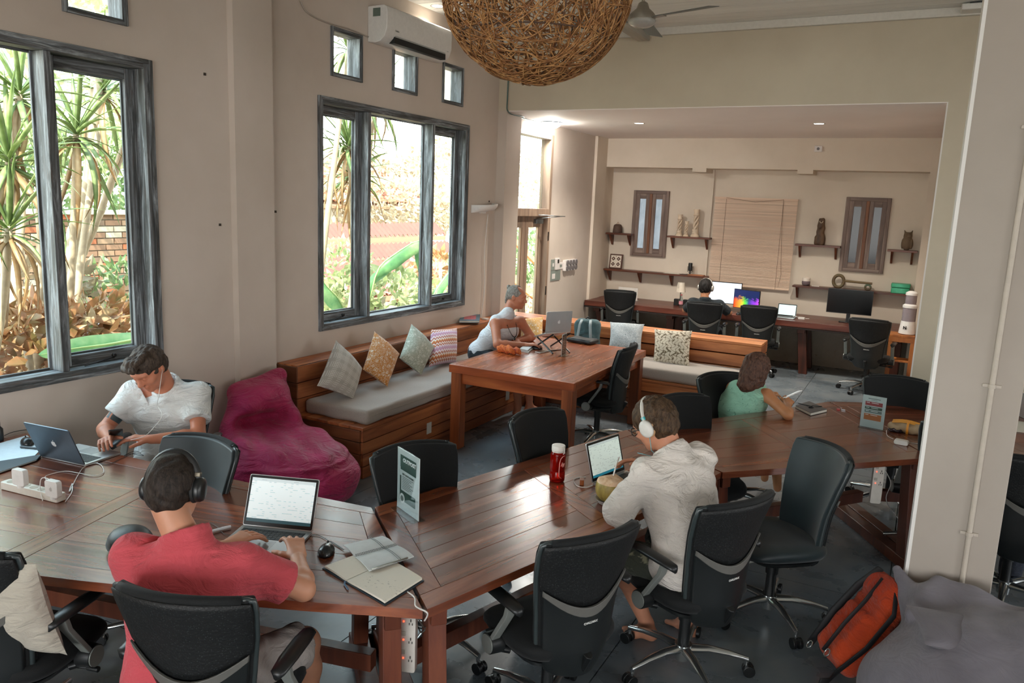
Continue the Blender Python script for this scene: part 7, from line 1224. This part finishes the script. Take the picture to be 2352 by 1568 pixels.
# switches on the alcove side wall
def plate(label, pa, pb, mat, name='switch_plate', cat='switch', th=.012, extra=None):
    a, b = at(*pa, x=XL+.002), at(*pb, x=XL+.002); c = (a+b)/2; w, h = abs(b.y-a.y), abs(a.z-b.z); o = thing(name, label, cat, (XL+.001, c.y, c.z)); MB().box(0, th, -w/2, w/2, -h/2, h/2).build('plate', mat, o, bevel=.002)
    return o, w, h
M_gp = plain('plate_grey', '7E8780', .4); M_wp = plain('plate_white', 'D8D2CE', .4)
o, w, h = plate('narrow grey switch plate right of the door', (1266, 596), (1272, 620), M_gp); MB().box(.012, .016, -w*.2, w*.2, -h*.15, h*.15).build('rocker', M_wp, o)
o, w, h = plate('white air conditioner remote in its wall holder', (1275, 593), (1281, 618), M_wp, 'remote_holder', 'remote', .03); MB().box(.03, .033, -w*.25, w*.25, .01, h*.4).build('display', plain('screen_off', '0A0B0C', .15), o)
o, w, h = plate('small white switch box between the remote and the key dials', (1281, 603), (1292, 617), M_wp); MB().box(.012, .016, -w*.2, w*.2, -h*.2, h*.2).build('rocker', M_gp, o)
o, w, h = plate('grey double switch plate below the others', (1265, 622), (1285, 642), M_gp); MB().box(.012, .015, -w*.42, -w*.1, -h*.3, h*.2).build('rocker', M_wp, o)
o, w, h = plate('white panel of eight round sockets on the alcove side wall', (1293, 597), (1318, 618), M_wp, 'wall_sockets', 'sockets', .05)
for i in range(4):
    for j in range(2): MB().cyl((.05, -w*.37+i*w*.25, -h*.22+j*h*.45), (.062, -w*.37+i*w*.25, -h*.22+j*h*.45), w*.10, n=14).build('socket', plain('dial_grey', '6E6A6C', .4), o)
so_ = thing('wall_socket', 'white socket high on the alcove beam', 'socket', (at(1880, 342, y=YF).x, YF-.003, at(1880, 342, y=YF).z)); MB().box(-.05, .05, -.03, .002, -.04, .04).build('case', M_wp, so_, bevel=.004); MB().cyl((0, -.031, 0), (0, -.027, 0), .02, n=18).build('socket', plain('dial_grey', '6E6A6C', .4), so_)
# ================= GARDEN OUTSIDE =================
struct(MB().box(-9.5, XL-.16, 8.3, 11.6, -.06, -.01).build('bounce_terrace_1', plain('bounce_paving', 'EDE6DA', .8, var=.05, nscale=3)))  # pale paving added to bounce sunlight onto the alcove ceiling
t = NT('garden_soil'); v = t.coord(); n = t.noise(v, 3, 7, .7); n2 = t.noise(v, 40, 4, .7); t.col(t.mix(.5, t.ramp(n, [(.3, '4A3E2E'), (.5, '8A7A62'), (.7, 'B5A68C')]), t.ramp(n2, [(.35, '3C3426'), (.6, 'A89474')]))); t.set(rough=.95)
gd = struct(MB().box(-40, XL-.16, -12, 30, -.3, -.05).box(XL-.16, 6.22, -12, -5.22, -.3, -.05).build('ground_garden', t.m))
def leaf_mat(name, a, b, c, trans=.35, rough=.45):
    t = NT(name); v = t.coord(); n = t.noise(v, 5, 3); oi = t.add('ShaderNodeObjectInfo'); col = t.ramp(n, [(.3, a), (.5, b), (.72, c)]); hs = t.add('ShaderNodeHueSaturation'); mr = t.add('ShaderNodeMapRange'); mr.inputs[3].default_value = .58; mr.inputs[4].default_value = .98; t.l.new(oi.outputs['Random'], mr.inputs[0]); t.l.new(mr.outputs[0], hs.inputs['Value']); t.l.new(col, hs.inputs['Color'])
    t.l.new(hs.outputs[0], t.b.inputs['Base Color']); t.set(rough=rough, spec=.4); tr = t.add('ShaderNodeBsdfTranslucent'); t.l.new(hs.outputs[0], tr.inputs[0]); mx = t.add('ShaderNodeMixShader'); mx.inputs[0].default_value = trans; t.l.new(t.b.outputs[0], mx.inputs[1]); t.l.new(tr.outputs[0], mx.inputs[2]); t.l.new(mx.outputs[0], t.out.inputs[0]); return t.m
L_sword = leaf_mat('sword_leaf', '5E7644', '93A866', 'CDD6A0'); L_dry = leaf_mat('dry_leaf', 'A67C52', 'C9A274', 'E4CDA6'); L_ban = leaf_mat('banana_leaf', '5E9668', '84BC7C', 'B4D898'); L_bush = leaf_mat('bush_leaf', '7E8E58', 'B4BC84', 'E4E0BC'); L_cro = leaf_mat('croton_leaf', '7E7040', 'B98058', 'D8CFA0'); L_ivy = leaf_mat('ivy_leaf', '5A7448', '86A066', 'BCCB98'); L_pink = leaf_mat('sunlit_cream_leaf', 'A08C70', 'C9B496', 'E8DAC2')  # cream tones of the creeper leaf stand for sunlight on it
bark = plain('pale_bark', 'A8957C', .8, var=.2, nscale=18, bump=.4)
def sword_mesh(L, w, droop, seed):
    r = random.Random(seed); m = MB(); n = 7; pts = []
    for i in range(n+1): u = i/n; pts.append((L*u*math.cos(droop*u*.6), 0, -L*.5*droop*u*u))
    rings = [[(p[0], -wd, p[2]+wd*.35), (p[0], 0, p[2]), (p[0], wd, p[2]+wd*.35), (p[0], 0, p[2]+.0012)] for p, wd in ((pts[i], w*(math.sin(math.pi*min(1, .18+.82*i/n))**.8)+.0005) for i in range(n+1))]
    m.loft(rings, False); return m.mesh('leaf', True)
SW = [sword_mesh(L, w, d, i) for i, (L, w, d) in enumerate(((.55, .018, .2), (.62, .020, .7), (.48, .017, 1.1), (.66, .019, 1.5)))]
for me in SW: me.materials.append(L_sword)
SWD = [m_.copy() for m_ in SW]
for me in SWD: me.materials.clear(); me.materials.append(L_dry)
def dracaena(label, heads, base, rng=random.Random(3), s=1., nl=42, dry=.18, trunk_r=.045):
    o = thing('dracaena', label, 'plant', (base[0], base[1], -.05), 0, 'spiky garden plants')
    for h in heads:
        hv = Vector(h)-Vector((base[0], base[1], -.05)); mid = hv*.5+Vector((rng.uniform(-.1, .1), rng.uniform(-.12, .12), 0)); pts = [Vector((0, 0, 0))*(1-u)**2+mid*2*u*(1-u)+hv*u*u for u in np.linspace(0, 1, 9)]; MB().tube([tuple(p) for p in pts], lambda u: trunk_r*(1-.45*u), 9).build('trunk', bark, o, smooth=True)
        for i in range(nl):
            az = i*2.39996+rng.uniform(-.2, .2); el = math.radians(78-115*(i/nl)**.8+rng.uniform(-8, 8)); isd = i > nl*(1-dry); me = (SWD if isd else SW)[min(3, int(4*i/nl))]; lf = bpy.data.objects.new('leaf', me); COL.objects.link(lf); lf.parent = o; k = s*rng.uniform(.85, 1.15)
            lf.matrix_local = Matrix.Translation(hv+Vector((0, 0, -.10*i/nl))) @ Matrix.Rotation(az, 4, 'Z') @ Matrix.Rotation(-el, 4, 'Y') @ Matrix.Rotation(rng.uniform(-.4, .4), 4, 'X') @ Matrix.Diagonal((k, k, k, 1))
    return o
rr = random.Random(11)
A = lambda px, py, x: tuple(at(px, py, x=x))
dracaena('tall spiky plant right behind the wide pane of the big window', [A(45, 210, -6.2), A(20, 360, -6.0)], (-6.1, 3.1), rr, 1.15, 40)
dracaena('spiky plant filling the upper right pane of the big window', [A(175, 300, -6.6), A(240, 200, -7.0)], (-6.9, 4.2), rr, 1.25, 44)
dracaena('low drooping spiky plant at the lower left of the big window', [A(20, 520, -5.8)], (-5.8, 2.75), rr, 1.05, 36, .3)
dracaena('spiky plant with dry skirt behind the left pane of the second window', [A(800, 330, -6.4), A(812, 400, -6.6)], (-6.5, 7.9), rr, 1.25, 46, .3)
dracaena('spiky plant overhanging the middle pane of the second window', [A(860, 215, -6.2)], (-6.3, 7.4), rr, 1.1, 40, .2)
dracaena('spiky plant showing through the small square windows', [A(800, 105, -6.0)], (-6.2, 6.7), rr, 1.1, 30, .1)
# pale leaning trunks with their canopy out of sight
for lab, pts in (('thick pale trunk leaning across the right pane of the big window', [A(150, 790, -7.2), A(165, 560, -7.2), A(205, 420, -7.1), A(222, 260, -7.0), A(218, 90, -7.0)]), ('second pale trunk leaning the other way in the big window', [A(150, 660, -7.4), A(200, 560, -7.3), A(250, 430, -7.2), A(285, 340, -7.1)]), ('slim ringed trunk in the wide pane of the big window', [A(88, 880, -6.4), A(92, 720, -6.4), A(100, 600, -6.4), A(92, 480, -6.3)]), ('pale trunk at the left of the wide pane', [A(40, 870, -6.8), A(28, 720, -6.8), A(45, 560, -6.9), A(52, 430, -7.0)])):
    P = [Vector(p) for p in pts]; P = [Vector((P[0].x, P[0].y, -.05))]+P[0 if P[0].z > .2 else 1:]; O = P[0].copy(); o = thing('garden_tree', lab, 'tree', O, 0); sm = []
    for i in range(len(P)-1):
        for k in range(5): sm.append(P[i].lerp(P[i+1], k/5)-O)
    sm.append(P[-1]-O); r0 = .075 if 'thick' in lab else .05
    MB().tube([tuple(p+Vector((rr.uniform(-.006, .006), rr.uniform(-.006, .006), 0))) for p in sm], lambda u: r0*(1-.35*u)+.003*math.sin(60*u), 10).build('trunk', bark, o, smooth=True)
# leaf clouds for bushes (foliage is beyond counting)
def bush(label, c, r, n, mat, L=.11, seed=0, name='bush', stem=True, w=.42):
    g = np.random.default_rng(seed); o = thing(name, label, 'plant', (c[0], c[1], -.05), 0, 'garden bushes'); u = g.normal(size=(n, 3)); u /= np.linalg.norm(u, axis=1)[:, None]; rad = g.uniform(.35, 1, n)**.5; P = u*rad[:, None]*np.array(r)+np.array((0, 0, c[2]+.05)); P[:, 2] = np.maximum(P[:, 2], .05)
    d = u*.7+g.normal(size=(n, 3))*.6; d /= np.linalg.norm(d, axis=1)[:, None]; sd = np.cross(d, g.normal(size=(n, 3))); sd /= np.linalg.norm(sd, axis=1)[:, None]; nn = np.cross(d, sd); l = L*g.uniform(.6, 1.3, n)[:, None]; wd = l*w
    V = np.stack([P, P+d*l*.35+sd*wd*.5+nn*l*.06, P+d*l, P+d*l*.35-sd*wd*.5+nn*l*.06, P+d*l*.7+sd*wd*.33, P+d*l*.7-sd*wd*.33], 1).reshape(-1, 3); b = np.arange(n)*6; F = np.stack([b, b+1, b+4, b+2, b+5, b+3], 1)
    me = bpy.data.meshes.new('foliage'); me.from_pydata(V.tolist(), [], F.tolist()); me.materials.append(mat); f = bpy.data.objects.new('foliage', me); COL.objects.link(f); f.parent = o; f['kind'] = 'stuff'
    if stem: MB().tube([(0, 0, 0), (.05, .03, c[2]*.5), (0, 0, c[2]+.1)], .03, 7).build('stem', bark, o, smooth=True)
    return o
def B(px, py, x, r, n, mat, lab, L=.11, seed=0): p = at(px, py, x=x); return bush(lab, (p.x, p.y, p.z), r, n, mat, L, seed)
B(60, 800, -6.2, (.5, .9, .35), 900, L_cro, 'orange and green croton bush at the foot of the big window', .17, 1); B(220, 770, -6.4, (.4, .6, .3), 560, L_cro, 'rust-leaved croton bush behind the right pane of the big window', .16, 2); B(290, 700, -7.4, (.4, .7, .5), 500, L_ivy, 'green leafy shrub against the brick wall', .12, 3); B(40, 690, -7.6, (.5, .9, .5), 600, L_pink, 'pale broad-leaved shrub left of the crouching gardener', .16, 4)
B(880, 690, -6.6, (.6, 1.2, .45), 700, L_bush, 'sunlit yellow-green shrub below the second window', .17, 5); B(1000, 660, -7.2, (.6, 1.0, .5), 700, L_bush, 'sunlit shrub behind the folded banana leaf', .15, 6); B(770, 640, -7.4, (.5, .8, .5), 600, L_bush, 'pale shrub low in the left pane of the second window', .15, 7); B(1010, 610, -6.6, (.3, .5, .2), 120, L_cro, 'red-brown croton sprigs low in the right pane', .2, 8)
B(900, 470, -13, (1.2, 3.2, .75), 3600, L_pink, 'dense sunlit creeper hedge above the corrugated roofs', .20, 9); B(820, 425, -15, (1.5, 2.8, 1.1), 3000, L_pink, 'high sunlit creeper behind the tiled roof', .22, 10); B(1020, 430, -14, (1.5, 2.0, 1.6), 3600, L_pink, 'pale leafy tree behind the right pane of the second window', .18, 11); B(1225, 440, -15, (2.0, 2.6, 2.0), 6500, L_pink, 'tall leafy tree beyond the transom of the garden door', .16, 12); B(1215, 590, -8.2, (1.0, 1.4, .6), 1500, L_ivy, 'green undergrowth beyond the garden door', .16, 13); B(130, 400, -9.6, (.8, 2.6, .6), 3200, L_ivy, 'ivy mass hanging over the top of the brick wall', .12, 14); B(60, 150, -10, (1.5, 3., 1.4), 3200, L_bush, 'tall sunlit tree crowns beyond the brick wall', .2, 15); B(1215, 690, -6.6, (.5, .8, .3), 300, L_pink, 'sunlit ground cover outside the garden door', .14, 16)
# big banana leaves, each a thing with blade and midrib
def banana(label, pts, w, fold=.5, roll=0.):
    P = [Vector(p) for p in pts]; sm = []; n = 20
    def cr(t_):
        k = t_*(len(P)-1); i = min(int(k), len(P)-2); f = k-i; p0, p1, p2, p3 = P[max(i-1, 0)], P[i], P[i+1], P[min(i+2, len(P)-1)]; return .5*((2*p1)+(-p0+p2)*f+(2*p0-5*p1+4*p2-p3)*f*f+(-p0+3*p1-3*p2+p3)*f**3)
    O = P[0].copy(); o = thing('banana_leaf', label, 'leaf', O, 0, 'broad garden leaves'); rows = []
    for i in range(n+1):
        u = i/n; c = cr(u)-O; d = (cr(min(1, u+.02))-cr(max(0, u-.02))).normalized(); s_ = d.cross(Vector((math.sin(roll), 0, math.cos(roll)))); s_ = s_.normalized() if s_.length > .01 else Vector((0, 1, 0)); up = s_.cross(d); wd = w*max(.02, math.sin(math.pi*min(1, .12+.88*u)))**.7; row = []
        for k in range(-4, 5): v = k/4; row.append(tuple(c+s_*wd*v*math.cos(fold*abs(v))-up*wd*abs(v)*math.sin(fold)+up*.006*math.sin(30*u)*v))
        rows.append(row)
    MB().loft(rows, False, False).build('blade', L_ban, o, smooth=True); MB().tube([tuple(cr(u)-O) for u in np.linspace(0, .97, 14)], lambda u: .011*(1-.8*u), 7).build('midrib', plain('midrib', 'A9C27A', .5), o, smooth=True)
banana('big folded banana leaf arching across the middle pane of the second window', [A(850, 690, -5.9), A(868, 620, -5.8), A(905, 585, -5.7), A(965, 552, -5.6), A(972, 600, -5.6), A(968, 650, -5.6)], .15, 1.0, .3); banana('green banana leaf rising into the right pane of the second window', [A(985, 720, -5.8), A(1000, 670, -5.7), A(1040, 615, -5.7), A(1060, 590, -5.7)], .10, .9, .2)
banana('broad banana leaf at the foot of the left pane of the second window', [A(800, 735, -5.6), A(780, 690, -5.6), A(745, 650, -5.6), A(735, 610, -5.6)], .16, .5, .9); banana('long yellow-green banana leaf lying along the sill of the big window', [A(330, 775, -5.5), A(250, 790, -5.4), A(170, 800, -5.4), A(90, 815, -5.4)], .09, .35, 1.3)
# brick garden wall: bricks laid one by one in the part the window shows
XW = -9.0; z_top = at(200, 488, x=XW).z; bwall = struct(MB().box(XW-.25, XW-.012, 2.0, 8.2, -.05, z_top-.02).build('wall_garden', plain('mortar', '8C8376', .9, var=.15, nscale=9)))
bm_ = [plain('brick_%s' % c, c, .9, var=.22, nscale=7, bump=.3) for c in ('A8603E', '8E6A52', 'B5A58E', '9A7A60', '7E6450')]; bl_me = []
for i in range(5): me = MB().box(-.012, .012, -.108, .108, -.031, .031).mesh('brick'); me.materials.append(bm_[i]); bl_me.append(me)
rb_ = random.Random(4); z = z_top-.05; row = 0; nbk = 0
while z > .75 and nbk < 298:
    y = 5.05+(row % 2)*.115
    while y < 7.55 and nbk < 298:
        o = bpy.data.objects.new('brick', bl_me[rb_.choice((0, 1, 1, 2, 3, 3, 4))]); COL.objects.link(o); o.parent = bwall; o.location = (XW-.004+rb_.uniform(-.004, .006), y, z); y += .23; nbk += 1
    z -= .075; row += 1
MB().box(XW-.3, XW+.05, 2.0, 8.2, z_top-.02, z_top+.03).build('coping', plain('coping_pale', 'CFC3AE', .8), bwall)
# corrugated roofs and fence beyond the second window
M_cor = plain('corrugated_red', '7A3826', .6, var=.15, nscale=4); M_fas = plain('fascia_wood', '9A7458', .7)
sh_ = thing('shed', 'low shed with stepped terracotta corrugated roofs beyond the second window', 'shed', (-10.5, 12.0, 0))
for k, (px, py) in enumerate(((880, 512), (880, 560), (880, 598), (880, 640))):
    p = at(px, py, x=-10.6+k*.35); x0 = p.x+10.5; z0 = p.z; m = MB(); n = 150; vs = []
    for i in range(n+1): y = -4.2+8.2*i/n; zz = .035*math.sin(i*math.pi/1.5); vs += [(x0, y, z0+zz), (x0+.30, y, z0-.26+zz)]
    m._add(vs, [(2*i, 2*i+2, 2*i+3, 2*i+1) for i in range(n)]); m.build('corrugated_sheet', M_cor, sh_, smooth=True); MB().box(x0+.27, x0+.30, -4.2, 4.0, z0-.40, z0-.30).build('fascia', M_fas, sh_)
MB().box(-.5, .7, -4.2, 4.0, 0, at(880, 640, x=-9.6).z-.3).build('wall', plain('shed_wall', 'A06048', .8), sh_)
# tiled roof further back
rf = thing('tiled_roof', 'old clay-tiled roof half buried in creeper behind the shed', 'roof', (-13.5, 15.5, 0)); M_tile = [plain('tile_%d' % i, c, .8, var=.2, nscale=9) for i, c in enumerate(('96563A', '864A32', 'A6684A'))]; pz = at(900, 392, x=-13.5).z; tm = []
for i in range(3): me = MB().loft([[(dx, .085*math.cos(a), .045*math.sin(a)+dz) for a in np.linspace(0, math.pi, 7)]+[(dx, .075*math.cos(a), .036*math.sin(a)+dz) for a in np.linspace(math.pi, 0, 7)] for dx, dz in ((0, 0), (.34, -.17))]).mesh('roof_tile'); me.materials.append(M_tile[i]); tm.append(me)
for r_ in range(6):
    for c_ in range(38): o = bpy.data.objects.new('roof_tile', tm[rb_.randrange(3)]); COL.objects.link(o); o.parent = rf; o.location = (-.9+r_*.28, -3.3+c_*.175, pz-.02-r_*.14)
MB().box(-1.2, .8, -3.4, 3.4, 0, pz-1.0).build('wall', plain('old_wall', '9C8C78', .9), rf); MB()._add([(-1.0, -3.35, pz-.05), (.85, -3.35, pz-.98), (.85, 3.35, pz-.98), (-1.0, 3.35, pz-.05), (-1.0, -3.35, pz-.12), (.85, -3.35, pz-1.05), (.85, 3.35, pz-1.05), (-1.0, 3.35, pz-.12)], [(0, 1, 2, 3), (7, 6, 5, 4), (0, 4, 5, 1), (1, 5, 6, 2), (2, 6, 7, 3), (3, 7, 4, 0)]).build('roof_deck', M_fas, rf)
# stair rail beyond the garden door
sr = thing('garden_stair', 'sunlit timber stair rail outside the garden door', 'stairs', (-6.4, 12.0, 0)); M_tm = wood('sun_timber', 'A8683C', 'C98B58', 'E0AC78', 1, rough=.6)
for (a, b), w_ in ((((1188, 560), (1240, 612)), .045), (((1180, 640), (1240, 690)), .07)):
    p, q = at(*a, x=-6.4), at(*b, x=-6.4); d = q-p; p -= d*.4; q += d*.2; O_ = Vector((-6.4, 12.0, 0)); m = MB(); n_ = Vector((1, 0, 0)); u_ = d.normalized().cross(n_); m.loft([[tuple(e-O_+n_*s*.03+u_*t_*w_) for s, t_ in ((-1, -1), (1, -1), (1, 1), (-1, 1))] for e in (p, q)]); m.build('rail', M_tm, sr)
p = at(1236, 600, x=-6.4); MB().box(-.05, .05, p.y-12.0-.05, p.y-12.0+.05, -.05, 2.2).build('post', M_tm, sr)
